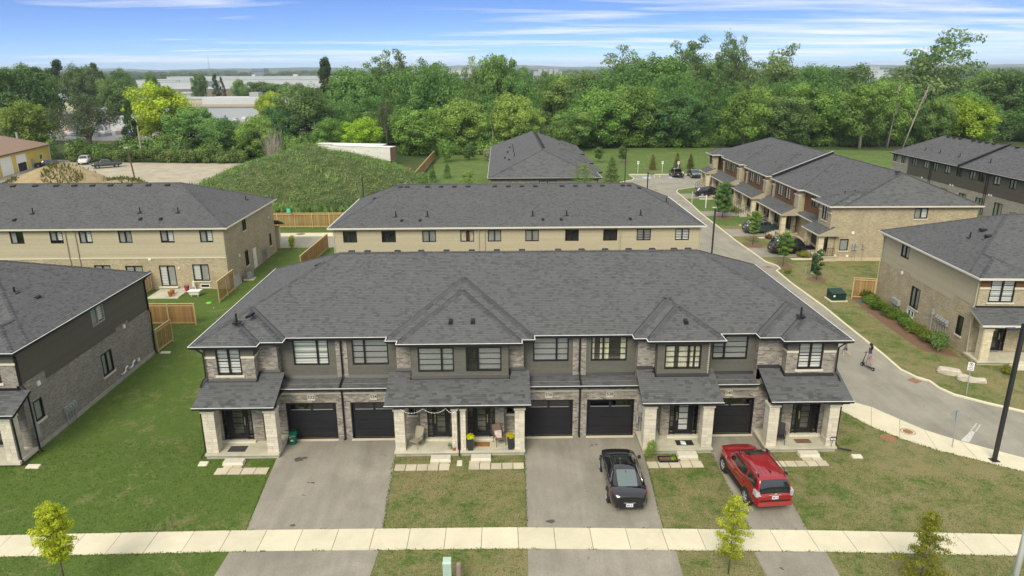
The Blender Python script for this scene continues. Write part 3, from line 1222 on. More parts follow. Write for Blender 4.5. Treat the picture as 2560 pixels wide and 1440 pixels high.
def front_door(parent, wall, u0, u1, z0, z1, side='both', dark=True, handle=1, curtain=False):
	"""glazed entrance door between sidelights; u0..u1 is the whole unit"""
	s = wall
	s.hole(u0, u1, z0, z1)
	sl = 0.30 if side else 0.0
	a = u0 + (sl if side in ('both', 'left') else 0.06)
	b = u1 - (sl if side in ('both', 'right') else 0.06)
	g = G()
	s.slab(g, u0, u1, z1 - 0.06, z1, -0.13, 0.01)
	s.slab(g, u0, u0 + 0.06, z0, z1 - 0.06, -0.13, 0.012)
	s.slab(g, u1 - 0.06, u1, z0, z1 - 0.06, -0.13, 0.012)
	for m in (a, b):
		s.slab(g, m - 0.035, m + 0.035, z0, z1 - 0.06, -0.13, 0.008)
	fr = g.build('entrance', BLACK, parent)
	lf = G()
	a1, b1 = a + 0.035, b - 0.035
	gl, gr = a1 + 0.2, b1 - 0.2
	gb, gt = z0 + 0.25, z1 - 0.2
	s.slab(lf, a1, gl, z0 + 0.02, z1 - 0.07, -0.10, -0.05)
	s.slab(lf, gr, b1, z0 + 0.02, z1 - 0.07, -0.10, -0.05)
	s.slab(lf, gl, gr, z0 + 0.02, gb, -0.10, -0.05)
	s.slab(lf, gl, gr, gt, z1 - 0.07, -0.10, -0.05)
	for k in range(1, 5):
		zz = gb + (gt - gb) * k / 5
		s.slab(lf, gl, gr, zz - 0.015, zz + 0.015, -0.095, -0.06)
	dl = lf.build('door', BLACKT, parent)
	for k in range(5):
		pg = G()
		s.quad(pg, gl, gr, gb + (gt - gb) * k / 5, gb + (gt - gb) * (k + 1) / 5, -0.078)
		pg.build('pane', GLASS, dl)
	sg = []
	if side in ('both', 'left'):
		sg.append((u0 + 0.06, a - 0.035))
	if side in ('both', 'right'):
		sg.append((b + 0.035, u1 - 0.06))
	for p, q in sg:
		bars = G()
		for k in range(1, 6):
			zz = z0 + 0.12 + (z1 - z0 - 0.2) * k / 6
			s.slab(bars, p, q, zz - 0.012, zz + 0.012, -0.085, -0.055)
		s.slab(bars, p, q, z0, z0 + 0.12, -0.09, -0.05)
		sd = bars.build('sidelight', BLACK, fr)
		pg = G()
		s.quad(pg, p, q, z0 + 0.12, z1 - 0.06, -0.074)
		pg.build('sidelight_pane', GLASS, fr)
	hu = b1 - 0.09 if handle > 0 else a1 + 0.09
	h = G()
	h.tube([s.P(hu, z0 + 1.25, -0.03), s.P(hu, z0 + 1.2, 0.03), s.P(hu, z0 + 0.95, 0.03), s.P(hu, z0 + 0.9, -0.03)], 0.02, 6)
	s.slab(h, hu - 0.03, hu + 0.03, z0 + 0.85, z0 + 1.35, -0.05, -0.04)
	h.build('handle', M('brass', (0.55, 0.46, 0.24), 0.35, metal=0.8), dl)
	rg = G()
	s.quad(rg, u0, u1, z0, z1, -0.7)
	rg.build('hallway_recess', M('hall_dim', (0.20, 0.20, 0.17), 0.9, var=0.4, scale=1.5), fr)
	tg = G()
	s.slab(tg, a, b, z0, z0 + 0.02, -0.05, 0.06)
	tg.build('threshold', METAL, fr)
	if curtain:
		cg = G()
		for i in range(12):
			ua, ub = gl + (gr - gl) * i / 12, gl + (gr - gl) * (i + 1) / 12
			cg.face([s.P(ua, gb, -0.14 - 0.02 * (i % 2)), s.P(ub, gb, -0.14 - 0.02 * ((i + 1) % 2)), s.P(ub, gt, -0.14 - 0.02 * ((i + 1) % 2)), s.P(ua, gt, -0.14 - 0.02 * (i % 2))])
		cg.build('door_curtain', BLIND, fr)
	return fr

def garage_door(parent, wall, u0, u1, z0, z1):
	s = wall
	s.hole(u0, u1, z0, z1)
	g = G()
	s.slab(g, u0, u0 + 0.07, z0, z1, -0.2, 0.01)
	s.slab(g, u1 - 0.07, u1, z0, z1, -0.2, 0.01)
	s.slab(g, u0 + 0.07, u1 - 0.07, z1 - 0.07, z1, -0.2, 0.012)
	s.quad(g, u0, u1, z0, z1, -0.24)
	d = g.build('garage_door', BLACK, parent)
	n = 4
	hgt = (z1 - 0.07 - z0) / n
	pm = M('garage_panel', (0.013, 0.0135, 0.016), 0.55, var=0.25, scale=1.2, spec=0.35, bump=0.15, bscale=90)
	for k in range(n):
		a, b = z0 + k * hgt, z0 + (k + 1) * hgt
		p = G()
		if k < n - 1:
			s.slab(p, u0 + 0.07, u1 - 0.07, a + 0.012, b - 0.004, -0.20, -0.14)
			s.slab(p, u0 + 0.07, u1 - 0.07, b - 0.004, b + 0.004, -0.20, -0.155)
			p.build('panel', pm, d)
		else:
			w0, w1 = u0 + 0.22, u1 - 0.22
			mid = (w0 + w1) / 2
			wz0, wz1 = a + 0.14, b - 0.07
			s.slab(p, u0 + 0.07, w0, a + 0.012, b, -0.20, -0.14)
			s.slab(p, w1, u1 - 0.07, a + 0.012, b, -0.20, -0.14)
			s.slab(p, mid - 0.07, mid + 0.07, a + 0.012, b, -0.20, -0.14)
			for c, e in ((w0, mid - 0.07), (mid + 0.07, w1)):
				s.slab(p, c, e, a + 0.012, wz0, -0.20, -0.14)
				s.slab(p, c, e, wz1, b, -0.20, -0.14)
			p.build('panel', pm, d)
			for c, e in ((w0, mid - 0.07), (mid + 0.07, w1)):
				q = G()
				s.quad(q, c, e, wz0, wz1, -0.165)
				q.build('pane', GLASS_D, d)
				t = G()
				s.slab(t, c, e, wz0 - 0.03, wz0, -0.139, -0.125)
				t.build('pane_ledge', METAL, d)
	return d

# ---------------------------------------------------------------- the setting
def sheet(name, poly, z, mat, kind='structure', sub=None):
	g = G()
	n = len(poly)
	a = sum(poly[k][0] * poly[(k + 1) % n][1] - poly[(k + 1) % n][0] * poly[k][1] for k in range(n))
	if a < 0:
		poly = poly[::-1]
	g.face([(p[0], p[1], z) for p in poly])
	return g.build(name, mat, None, kind=kind)

def interp(pts, x):
	xs = [p[0] for p in pts]
	if x <= xs[0]:
		k = 0
	elif x >= xs[-1]:
		k = len(xs) - 2
	else:
		k = max(i for i in range(len(xs) - 1) if xs[i] <= x)
	t = (x - xs[k]) / (xs[k + 1] - xs[k])
	return pts[k][1] + (pts[k + 1][1] - pts[k][1]) * t

sheet('terrain', [(-9000, -400), (9000, -400), (9000, 9000), (-9000, 9000)], -0.03, FAR)
sheet('lawn', [(-75, 8), (75, 8), (75, 92), (-75, 92)], 0.0, LAWN)
sheet('far_lawn', [(-16.5, 92), (120, 92), (120, 172), (60, 186), (20, 187), (-14, 176)], -0.004, LAWN_FAR)
sheet('verge', [(-75, 92), (-16.5, 92), (-16.5, 100), (-75, 100)], -0.006, LAWN_FAR)

SW_TOP = [(-60, 26.9), (-40, 27.25), (-22.67, 27.57), (-11.62, 27.71), (0.36, 27.65), (13.54, 27.16), (23.02, 26.64), (40, 25.4), (60, 23.6)]
g = G()
xs = np.arange(-40, 40.1, 1.625)
for a, b in zip(xs[:-1], xs[1:]):
	g.face([(a, interp(SW_TOP, a) - 1.45, 0.006), (b, interp(SW_TOP, b) - 1.45, 0.006), (b, interp(SW_TOP, b), 0.006), (a, interp(SW_TOP, a), 0.006)])
sw = g.build('sidewalk', M('joint_dirt', (0.16, 0.14, 0.10), 0.95), None, kind='structure')
for k, (a, b) in enumerate(zip(xs[:-1], xs[1:])):
	if b < -27 or a > 27:
		continue
	p = G()
	q = [(a + .012, interp(SW_TOP, a) - 1.46), (b - .012, interp(SW_TOP, b) - 1.46), (b - .012, interp(SW_TOP, b)), (a + .012, interp(SW_TOP, a))]
	p.prism(q, -0.03, 0.045 + random.uniform(-.004, .004))
	p.build('slab', CONC, sw)

for nm, poly in (('driveway', [(-11.7, 27.68), (-5.5, 27.68), (-5.95, 36.0), (-12.35, 36.0)]),
				 ('driveway', [(1.05, 27.62), (7.22, 27.42), (7.72, 36.0), (1.18, 36.0)]),
				 ('driveway', [(11.15, 27.28), (13.72, 27.15), (14.25, 36.0), (11.3, 36.0)]),
				 ('driveway_apron', [(-12.2, 20), (-5.8, 20), (-5.45, 26.2), (-11.92, 26.2)]),
				 ('driveway_apron', [(0.85, 20), (7.1, 20), (7.44, 25.95), (1.03, 26.15)]),
				 ('driveway_apron', [(10.85, 20), (13.5, 20), (13.88, 25.65), (10.77, 25.75)])):
	sheet(nm, poly, 0.012, DRIVE)

KERB_R = [(60, 21.5), (38, 33.6), (33.6, 36.6), (31.41, 38.16), (29.83, 39.43), (28.58, 40.64), (28.2, 41.65), (28.2, 42.7), (27.7, 43.3), (27.3, 44.6), (27.5, 47.4),
		  (27.65, 52.07), (27.9, 58), (27.85, 65.1), (28.05, 69.6), (28.75, 70.4), (28.8, 71.6), (28.2, 73.2), (28.15, 77.4), (28.1, 83.7), (28.25, 89), (28.45, 99.8), (28.97, 107.7),
		  (29.2, 114), (29.3, 118), (30.2, 120.6), (33, 122.6), (36, 124.5)]
ROAD_L = [(58, 15), (34, 28.6), (27.9, 33.0), (25.5, 34.9), (24.25, 36.2), (23.5, 37.5), (22.65, 39.1), (21.7, 40.0), (21.3, 43.5), (21.2, 60), (21.2, 76), (20.6, 79), (18.5, 81.2),
		  (-75, 81.3), (-75, 86.9), (-16, 86.9), (18, 87.2), (20.6, 88.6), (21.4, 91), (21.8, 112), (21.8, 129), (24.4, 131.5), (25.2, 133.5), (25.0, 138.7)]
sheet('private_road', ROAD_L + [(42.5, 138.2), (42.5, 127.5), (38, 126)] + KERB_R[::-1], 0.012, ROAD)

def kerb(name, line, w=0.17, h=0.12, mat=None, low=()):
	g = G()
	V3 = [Vector((p[0], p[1], 0)) for p in line]
	L = []
	n = len(V3)
	for k in range(n):
		t = (V3[min(k + 1, n - 1)] - V3[max(k - 1, 0)]).normalized()
		L.append((V3[k], V3[k] + Vector((t.y, -t.x, 0)) * w))
	rows = []
	for a, b in L:
		hh = h
		rows.append([(a.x, a.y, -0.02), (a.x, a.y, hh - 0.02), (a.x * .75 + b.x * .25, a.y * .75 + b.y * .25, hh), (b.x, b.y, hh), (b.x, b.y, -0.02)])
	g.grid(rows)
	return g.build(name, mat or CONC, None, kind='structure')

kerb('kerb', KERB_R[1:])
kerb('kerb', [(42.5, 138.3), (25.0, 138.75), (25.2, 133.5), (24.4, 131.5), (21.8, 129), (21.8, 112), (21.4, 91)])
g = G()
UP = [(21.62, 40.02), (22.61, 39.12), (23.48, 37.49), (24.2, 36.21), (25.47, 34.89), (27.8, 33.0), (33.9, 28.55), (45, 21.5)]
LO = [(20.45, 38.95), (21.39, 36.7), (22.31, 35.33), (23.65, 33.98), (25.2, 32.9), (26.83, 31.74), (32.8, 27.3), (44, 20.2)]
g.face([(p[0], p[1], 0.007) for p in LO + UP[::-1]])
wk = g.build('walkway', MATS['joint_dirt'], None, kind='structure')
for k in range(7):
	for j in range(2 if k < 5 else 4):
		m = 2 if k < 5 else 4
		t0, t1 = j / m, (j + 1) / m
		f = lambda A, i, t: (A[i][0] + (A[i + 1][0] - A[i][0]) * t, A[i][1] + (A[i + 1][1] - A[i][1]) * t)
		if (k * 2 + j) % 2 == 1 and k < 5:
			continue
		if k < 5:
			q = [f(LO, k, 0.006), f(LO, k, 0.994), f(UP, k, 0.994), f(UP, k, 0.006)]
		else:
			q = [f(LO, k, t0 + .004), f(LO, k, t1 - .004), f(UP, k, t1 - .004), f(UP, k, t0 + .004)]
		G().prism(q, -0.03, 0.05).build('slab', CONC, wk)
g = G().box(-75, -14, 87.02, 88.95, -0.02, 0.006)
bs_ = g.build('back_sidewalk', MATS['joint_dirt'], None, kind='structure')
for k in range(6):
	G().box(-32 + k * 3 + .015, -29 + k * 3 - .015, 87.0, 88.97, -0.02, 0.06).build('slab', CONC, bs_)

PAINT_W = M('road_paint', (0.50, 0.49, 0.44), 0.7, var=0.35, scale=14)
PAINT_Y = M('road_paint_yellow', (0.62, 0.52, 0.22), 0.7, var=0.2, scale=8)

def strip(g, a, b, w, z=0.018):
	a, b = Vector((a[0], a[1], 0)), Vector((b[0], b[1], 0))
	d = (b - a).normalized()
	s = Vector((d.y, -d.x, 0)) * (w / 2)
	zz = Vector((0, 0, z))
	g.face([a - s + zz, a + s + zz, b + s + zz, b - s + zz])

g = G()
g.face([(25.57, 34.98, .018), (25.9, 34.75, .018), (27.0, 35.93, .018), (26.82, 36.07, .018)])
strip(g, (26.85, 36.08), (27.74, 36.94), 0.055)
strip(g, (27.03, 35.96), (27.86, 36.79), 0.055)
g.build('stop_line', PAINT_W, None, kind='structure')
g = G()
for x in (35.0, 38.1):
	strip(g, (x, 133.2), (x - 1.0, 138.2), 0.11)
g.build('bay_lines', PAINT_W, None, kind='structure')
g = G()
for x in (30.0, 29.0):
	strip(g, (x + .2, 134.5), (x + .8, 138.2), 0.11)
g.build('bay_lines_yellow', PAINT_Y, None, kind='structure')
for x in (26.9, 31.9):
	g = G().face([(x, 133.6, .018), (x + 1.5, 133.6, .018), (x + 1.5, 135.3, .018), (x, 135.3, .018)])
	g.build('bay_symbol', M('bay_blue', (0.42, 0.50, 0.58), 0.7, var=0.2, scale=6), None, kind='structure')

MH = M('manhole_iron', (0.27, 0.14, 0.07), 0.8, var=0.25, scale=12)

def manhole(x, y, r, label, z=0.02, mat=None):
	g = G()
	g.lathe([(r, z - 0.05), (r, z), (r * .9, z + .004), (r * .88, z - .004), (0.001, z)], (x, y, 0), 24)
	for k in range(5):
		w = r * (0.7 - abs(k - 2) * .17)
		g.box(x - w, x + w, y + (k - 2) * r * .3 - .02, y + (k - 2) * r * .3 + .02, z, z + .008)
	g.build('manhole_cover', mat or MH, None, label=label, cat='manhole', group='manhole covers')

manhole(23.15, 36.0, 0.40, 'round rusty manhole cover set in the pale walkway beside the road', 0.053)
manhole(21.7, 35.4, 0.42, 'round rusty manhole cover lying in the grass beside the walkway', 0.012)
manhole(23.2, 70.6, 0.4, 'round manhole cover in the road behind the tall dark lamp post', 0.016, M('old_iron', (0.2, 0.15, 0.11), 0.8, var=0.2, scale=9))
manhole(26.5, 120.5, 0.4, 'round manhole cover in the road near the parking court', 0.016, MATS['old_iron'])
manhole(-25.4, 88.3, 0.55, 'round manhole cover in the sidewalk of the back street', 0.064, MATS['old_iron'])

def drain(x, y, rz, label):
	e = empty('storm_drain', (x, y, 0), label, 'drain', 'storm drains', rz=rz)
	g = G()
	g.box(-.32, .32, -.32, -.27, 0.0, .022).box(-.32, .32, .27, .32, 0.0, .022).box(-.32, -.27, -.27, .27, 0.0, .0215).box(.27, .32, -.27, .27, 0, .0215)
	g.build('frame', RUST, e)
	for k in range(7):
		G().box(-.24 + k * .075, -.21 + k * .075, -.27, .27, .012, .0205).build('bar', RUST, e)

drain(27.4, 42.9, 0.5, 'square rusty storm drain at the kerb beside the three boulders')
drain(27.9, 71.2, 0.1, 'square rusty storm drain at the kerb by the green cabinet')

sheet('gravel_yard', [(-140, 128), (-52, 128), (-48, 141), (-54, 160), (-84, 163), (-96, 168), (-140, 172)], 0.0, GRAVEL)
sheet('industrial_yard', [(-330, 220), (-70, 215), (-60, 420), (-330, 560)], 0.0, asphalt_material('yard_asphalt', (0.24, 0.235, 0.22), 0.2, 0.15))

def mound(name, cx, cy, rx, ry, h, mat, seed, rough=0.5, n=40, peak=1.0, kind='structure'):
	rng = np.random.default_rng(seed)
	ph = rng.uniform(0, 6.28, 12)
	def H(x, y):
		u, v = (x - cx) / rx, (y - cy) / ry
		r = math.sqrt(u * u + v * v)
		if r >= 1:
			return -0.05
		b = (0.5 + 0.5 * math.cos(math.pi * r)) ** peak
		w = sum(math.sin(x * (.25 + .12 * k) + ph[k]) * math.sin(y * (.22 + .13 * k) + ph[k + 6]) / (k + 1.5) for k in range(6))
		return h * b + rough * w * (1 - r) * 0.6
	g = G()
	rows = []
	for i in range(n + 1):
		rows.append([(cx - rx + 2 * rx * j / n, cy - ry + 2 * ry * i / n, H(cx - rx + 2 * rx * j / n, cy - ry + 2 * ry * i / n)) for j in range(n + 1)])
	g.grid(rows)
	g.build(name, mat, None, smooth=True, kind=kind)
	return H

H_MOUND = mound('overgrown_mound', -32.5, 124, 20.5, 19, 6.3, M('mound_soil', (0.07, 0.085, 0.03), 0.95, var=0.3, scale=0.6), 3, 1.5, 60, 0.42)
H_DIRT = mound('dirt_pile', -78.5, 127.5, 12, 9, 3.9, M('pale_soil', (0.30, 0.235, 0.125), 0.95, var=0.22, scale=0.9, bump=0.8, bscale=5), 5, 0.6, 40, 0.7)
H_DIRT2 = mound('small_dirt_pile', -67, 125, 7, 6, 1.7, MATS['pale_soil'], 9, 0.4, 28, 0.8)

# ---------------------------------------------------------------- front townhouse row (532 to 540)
ROW = empty('townhouse_row', (1.1, 43.2, 0), 'dark grey brick townhouse row with black garage doors numbered 532 to 540', 'townhouse')
S5 = 0.417
ZE = 6.05
hips = [Hip(ZE, [('y-', 36.3, S5), ('y+', 50.4, S5), ('x-', -16.45, .464), ('x+', 18.65, .464)]),
		Hip(ZE, [('y-', 35.65, S5), ('x-', -16.45, .464), ('x+', -11.85, S5)], (-30, 30, 30, 42.5)),
		Hip(ZE, [('y-', 35.1, S5), ('x-', -16.45, .464), ('x+', -13.05, S5)], (-30, 30, 30, 42)),
		Hip(ZE, [('y-', 35.65, S5), ('x+', 18.65, .464), ('x-', 14.0, S5)], (-30, 30, 30, 42.5)),
		Hip(ZE, [('y-', 35.1, S5), ('x+', 18.65, .464), ('x-', 15.1, S5)], (-30, 30, 30, 42)),
		Hip(ZE, [('y-', 35.7, S5), ('x-', -6.2, .505), ('x+', 1.65, .505)], (-30, 30, 30, 42)),
		Hip(ZE, [('y-', 35.2, S5), ('x-', -5.55, .505), ('x+', 0.95, .505)], (-30, 30, 30, 41)),
		Hip(ZE, [('y-', 35.7, S5), ('x-', 7.2, .51), ('x+', 11.87, .51)], (-30, 30, 30, 41)),
		Hip(ZE, [('y-', 35.25, S5), ('x-', 7.86, .51), ('x+', 11.87, .51)], (-30, 30, 30, 40))]
slabs = [(-16.45, 18.65, 36.3, 50.4), (-16.45, -11.85, 35.65, 36.3), (-16.45, -13.05, 35.1, 35.65), (14.0, 18.65, 35.65, 36.3), (15.1, 18.65, 35.1, 35.65),
		 (-6.2, 1.65, 35.7, 36.3), (-5.55, .95, 35.2, 35.7), (7.2, 11.87, 35.7, 36.3), (7.86, 11.87, 35.25, 35.7)]
ROOF = roof(ROW, hips, slabs)
gutter(ROW, [(x, y, ZE - .01) for x, y in
			 [(-16.45, 50.4), (-16.45, 35.1), (-13.05, 35.1), (-13.05, 35.65), (-11.85, 35.65), (-11.85, 36.3), (-6.2, 36.3), (-6.2, 35.7), (-5.55, 35.7),
			  (-5.55, 35.2), (.95, 35.2), (.95, 35.7), (1.65, 35.7), (1.65, 36.3), (7.2, 36.3), (7.2, 35.7), (7.86, 35.7), (7.86, 35.25), (11.87, 35.25),
			  (11.87, 36.3), (14, 36.3), (14, 35.65), (15.1, 35.65), (15.1, 35.1), (18.65, 35.1), (18.65, 50.4)]])

def roof_vents(parent, pts, w=0.42, slope=S5, mat=None):
	for x, y, z in pts:
		g = G()
		g.hexa([(x - w / 2, y - .22, z - .06), (x + w / 2, y - .22, z - .06), (x + w / 2, y + .18, z + .02), (x - w / 2, y + .18, z + .02),
				(x - w / 2 + .03, y - .2, z + .12), (x + w / 2 - .03, y - .2, z + .12), (x + w / 2 - .03, y + .14, z + .16), (x - w / 2 + .03, y + .14, z + .16)])
		g.build('roof_vent', mat or BLACKT, parent)

def stack_pipe(parent, x, y, z, h=0.55, r=0.055):
	g = G()
	g.tube([(x, y, z - .1), (x, y, z + h)], r, 8)
	g.box(x - .2, x + .2, y - .2, y + .2, z - .05, z + .02)
	g.build('vent_pipe', BLACKT, parent)

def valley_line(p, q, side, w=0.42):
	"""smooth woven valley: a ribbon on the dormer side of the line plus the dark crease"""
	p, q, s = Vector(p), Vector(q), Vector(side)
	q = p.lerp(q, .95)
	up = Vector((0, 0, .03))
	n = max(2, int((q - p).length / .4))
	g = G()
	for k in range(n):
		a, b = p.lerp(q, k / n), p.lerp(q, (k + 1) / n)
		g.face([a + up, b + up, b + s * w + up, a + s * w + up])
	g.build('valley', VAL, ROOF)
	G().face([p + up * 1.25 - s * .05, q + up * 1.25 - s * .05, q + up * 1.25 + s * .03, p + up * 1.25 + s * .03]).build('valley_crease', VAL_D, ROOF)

def dormer_lines(xl, xr, yv, zt, sd, front, lo=True, hi=True):
	xm = (xl + xr) / 2
	zr_ = ZE + sd * (xr - xl) / 2
	yr_ = yv + (zr_ - ZE) / S5
	if lo:
		valley_line((xl, yv, ZE), (xm, yr_, zr_), (1, 0, sd))
	if hi:
		valley_line((xr, yv, ZE), (xm, yr_, zr_), (-1, 0, sd))

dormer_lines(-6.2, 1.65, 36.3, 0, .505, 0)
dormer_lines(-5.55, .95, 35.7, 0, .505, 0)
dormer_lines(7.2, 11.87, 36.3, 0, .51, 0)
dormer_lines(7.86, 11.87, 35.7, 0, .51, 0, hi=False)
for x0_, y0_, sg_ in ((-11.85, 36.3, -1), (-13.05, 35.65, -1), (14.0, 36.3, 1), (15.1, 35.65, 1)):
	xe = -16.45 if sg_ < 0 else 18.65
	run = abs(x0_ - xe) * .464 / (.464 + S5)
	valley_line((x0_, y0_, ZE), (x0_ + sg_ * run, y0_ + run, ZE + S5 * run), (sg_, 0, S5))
roof_vents(ROW, [(x, 43.75, 8.86) for x in (-9.5, -8.5, -6.6, -5.1, -3.5, -1.9, -.3, 1.3, 3.6, 5.1, 6.6, 8.1, 9.6, 11.0, 11.9)])
G().hexa([(-11.6, 42.6, 8.2), (-11.2, 42.2, 8.3), (-10.9, 42.5, 8.45), (-11.3, 42.9, 8.35), (-11.6, 42.6, 8.4), (-11.2, 42.2, 8.5), (-10.9, 42.5, 8.6), (-11.3, 42.9, 8.5)]).build('roof_vent', BLACKT, ROW)
for x, y, z in ((-14.45, 36.6, 6.86), (16.5, 36.75, 6.88)):
	stack_pipe(ROW, x, y, z, 0.5)
G().hexa([(-14.1, 37.0, 6.9), (-13.8, 37.0, 7.0), (-13.7, 37.4, 7.05), (-14.0, 37.4, 6.95), (-14.1, 37.0, 7.04), (-13.8, 37.0, 7.14), (-13.7, 37.4, 7.19), (-14.0, 37.4, 7.09)]).build('roof_vent', BLACKT, ROW)
roof_vents(ROW, [(-2.83, 36.75, 6.70), (-1.62, 36.75, 6.70), (10.09, 36.6, 6.62)], 0.24)

BR = []      # bricks placed one by one
# ----- ground floor walls
w = Wall(ROW, 'y', 36.0, -1, -13.0, -5.9, 0, 3.42)
garage_door(ROW, w, -12.08, -9.3, 0.03, 2.28)
garage_door(ROW, w, -8.5, -5.92, 0.03, 2.28)
w.brick(singles=BR)
w2 = Wall(ROW, 'y', 36.0, -1, 1.0, 7.5, 0, 3.42)
garage_door(ROW, w2, 1.2, 3.92, 0.03, 2.3)
garage_door(ROW, w2, 4.7, 7.36, 0.03, 2.3)
w2.brick(singles=BR)
w3 = Wall(ROW, 'y', 36.0, -1, 11.25, 14.3, 0, 3.42)
garage_door(ROW, w3, 11.45, 14.12, 0.03, 2.3)
w3.brick()
for a, b in ((-12.3, -8.95), (-8.85, -6.0), (1.1, 4.25), (4.37, 7.5), (11.3, 14.25)):
	box_part(ROW, 'stone_band', PRECAST, a, b, 35.955, 36.0, 2.80, 2.92)
SIGN_P = M('number_plaque', (0.50, 0.47, 0.38), 0.8, var=0.1, scale=6)
for n, x in (('532', -10.63), ('534', -7.18), ('536', 2.56), ('538', 5.97), ('540', 12.63)):
	pq = box_part(ROW, 'number_plaque', SIGN_P, x - .2, x + .2, 35.94, 35.992, 2.44, 2.82)
	lettering(n, 0.25, BLACK, pq, (x, 35.937, 2.63), (0, -1, 0))
for x0, x1 in ((-12.1, -9.28), (-8.52, -5.9), (1.18, 3.94), (4.68, 7.38), (11.43, 14.14)):
	box_part(ROW, 'garage_sill', CONC, x0, x1, 35.78, 36.2, -0.02, 0.03)

def entry(x0, x1, d0, d1, side='both', handle=1, yd=35.35, curtain=False):
	w = Wall(ROW, 'y', yd, -1, x0, x1, 0.3, 3.5)
	front_door(ROW, w, d0, d1, 0.40, 2.62, side, handle=handle, curtain=curtain)
	w.brick()
	box_part(ROW, 'door_step', PRECAST, d0 - .12, d1 + .12, yd - .22, yd - .02, 0.3, 0.40)
	return w

entry(-15.95, -13.2, -15.4, -13.78)
Wall(ROW, 'x', -13.2, 1, 35.35, 36.0, 0.3, 3.5).brick()
w = Wall(ROW, 'y', 36.0, -1, -5.9, -4.55, 0.3, 3.5)
w.window(-5.28, -4.85, 1.48, 2.4, (), 0, sill=PRECAST)
w.brick()
Wall(ROW, 'x', -4.55, -1, 35.35, 36.0, 0.3, 3.5).brick()
entry(-4.55, -2.35, -4.18, -2.68, handle=-1)
entry(-2.35, 0.05, -1.94, -0.44)
Wall(ROW, 'x', 0.05, 1, 35.35, 36.0, 0.3, 3.5).brick()
w = Wall(ROW, 'y', 36.0, -1, 0.05, 1.0, 0.3, 3.5)
w.window(.2, .64, 1.5, 2.4, (), 0, sill=PRECAST)
w.brick()
w = Wall(ROW, 'y', 36.0, -1, 7.5, 8.75, 0.3, 3.5)
w.window(8.1, 8.5, 1.7, 2.5, (), 0, sill=PRECAST)
w.brick()
Wall(ROW, 'x', 8.75, -1, 35.35, 36.0, 0.3, 3.5).brick()
entry(8.75, 11.25, 9.22, 10.8, 'both', -1, curtain=True)
Wall(ROW, 'x', 11.25, 1, 35.35, 36.0, 0.0, 3.5).brick()
Wall(ROW, 'y', 36.0, -1, 14.3, 15.5, 0.3, 3.5).brick()
Wall(ROW, 'x', 15.5, -1, 35.35, 36.0, 0.3, 3.5).brick()
entry(15.5, 18.1, 16.05, 17.58, handle=-1)

Wall(ROW, 'x', -15.95, -1, 35.35, 50.0, 0, 5.95).flat(BRICK_GREY_UV)
Wall(ROW, 'x', 18.1, 1, 35.35, 50.0, 0, 5.95).flat(BRICK_GREY_UV)
Wall(ROW, 'y', 50.0, 1, -15.95, 18.1, 0, 5.95).flat(BRICK_GREY_UV)

# ----- upper floor
BL = 'slat'

def bay_end(x0, x1, wu0, wu1, ret_x, ret_s):
	w = Wall(ROW, 'y', 35.5, -1, x0, x1, 3.80, 5.24)
	w.hole(wu0, wu1, 4.23, 5.3)
	w.brick()
	w = Wall(ROW, 'y', 35.5, -1, x0, x1, 5.24, 5.9)
	w.hole(wu0, wu1, 5.2, 5.82)
	w.lap(SIDING_D)
	w = Wall(ROW, 'y', 35.5, -1, x0, x1, 3.8, 5.9)
	w.window(wu0, wu1, 4.23, 5.82, (0.5,), 3, blind='zebra', sill=PRECAST, lites=True, cut=False)
	for a, b in ((x0 - .05, wu0 - .01), (wu1 + .01, x1 + .05)):
		box_part(ROW, 'stone_band', PRECAST, a, b, 35.44, 35.5, 5.2, 5.32)
	Wall(ROW, 'x', ret_x, ret_s, 35.5, 36.1, 3.8, 5.24).brick()
	Wall(ROW, 'x', ret_x, ret_s, 35.5, 36.1, 5.24, 5.9).lap(SIDING_D)
	box_part(ROW, 'stone_band', PRECAST, ret_x, ret_x + .05 * ret_s, 35.45, 36.1, 5.205, 5.315)

bay_end(-15.95, -13.35, -15.36, -14.04, -13.35, 1)
bay_end(15.45, 18.1, 16.05, 17.4, 15.45, -1)
Wall(ROW, 'y', 36.1, -1, -13.35, -12.3, 4.0, 5.9).brick()
Wall(ROW, 'x', -12.3, 1, 36.1, 36.65, 3.42, 5.9).brick()
Wall(ROW, 'y', 36.1, -1, 14.1, 15.45, 4.0, 5.9).brick()
Wall(ROW, 'x', 14.1, -1, 36.1, 36.65, 3.42, 5.9).brick()

w = Wall(ROW, 'y', 36.65, -1, -12.3, -5.8, 3.4, 5.9)
w.window(-11.58, -9.62, 4.28, 5.80, (0.68,), 3, blind='zebra', lites=True)
w.window(-8.33, -6.33, 4.27, 5.80, (0.34,), 3, blind=BL, lites=True)
w.lap(SIDING_D)
w = Wall(ROW, 'y', 36.65, -1, 1.15, 7.45, 3.4, 5.9)
w.window(1.70, 3.68, 4.36, 5.84, (0.66,), 3, blind=BL, lites=True)
w.window(4.93, 6.93, 4.36, 5.84, (0.34,), 3, blind='curtain', cover=0.45, lites=True)
w.lap(SIDING_D)
w = Wall(ROW, 'y', 36.65, -1, 11.22, 14.1, 3.4, 5.9)
w.window(11.72, 13.68, 4.37, 5.82, (0.34,), 3, blind=BL, lites=True)
w.lap(SIDING_D)
for a, b in ((-9.22, -8.6), (3.92, 4.65)):
	Wall(ROW, 'y', 36.60, -1, a, b, 3.4, 5.9).brick()
	for q, s in ((a, -1), (b, 1)):
		Wall(ROW, 'x', q, s, 36.60, 36.65, 3.4, 5.9).flat(BRICK_GREY_UV)
Wall(ROW, 'y', 36.1, -1, -5.8, -4.95, 4.0, 5.9).brick()
Wall(ROW, 'y', 36.1, -1, .32, 1.15, 4.0, 5.9).brick()
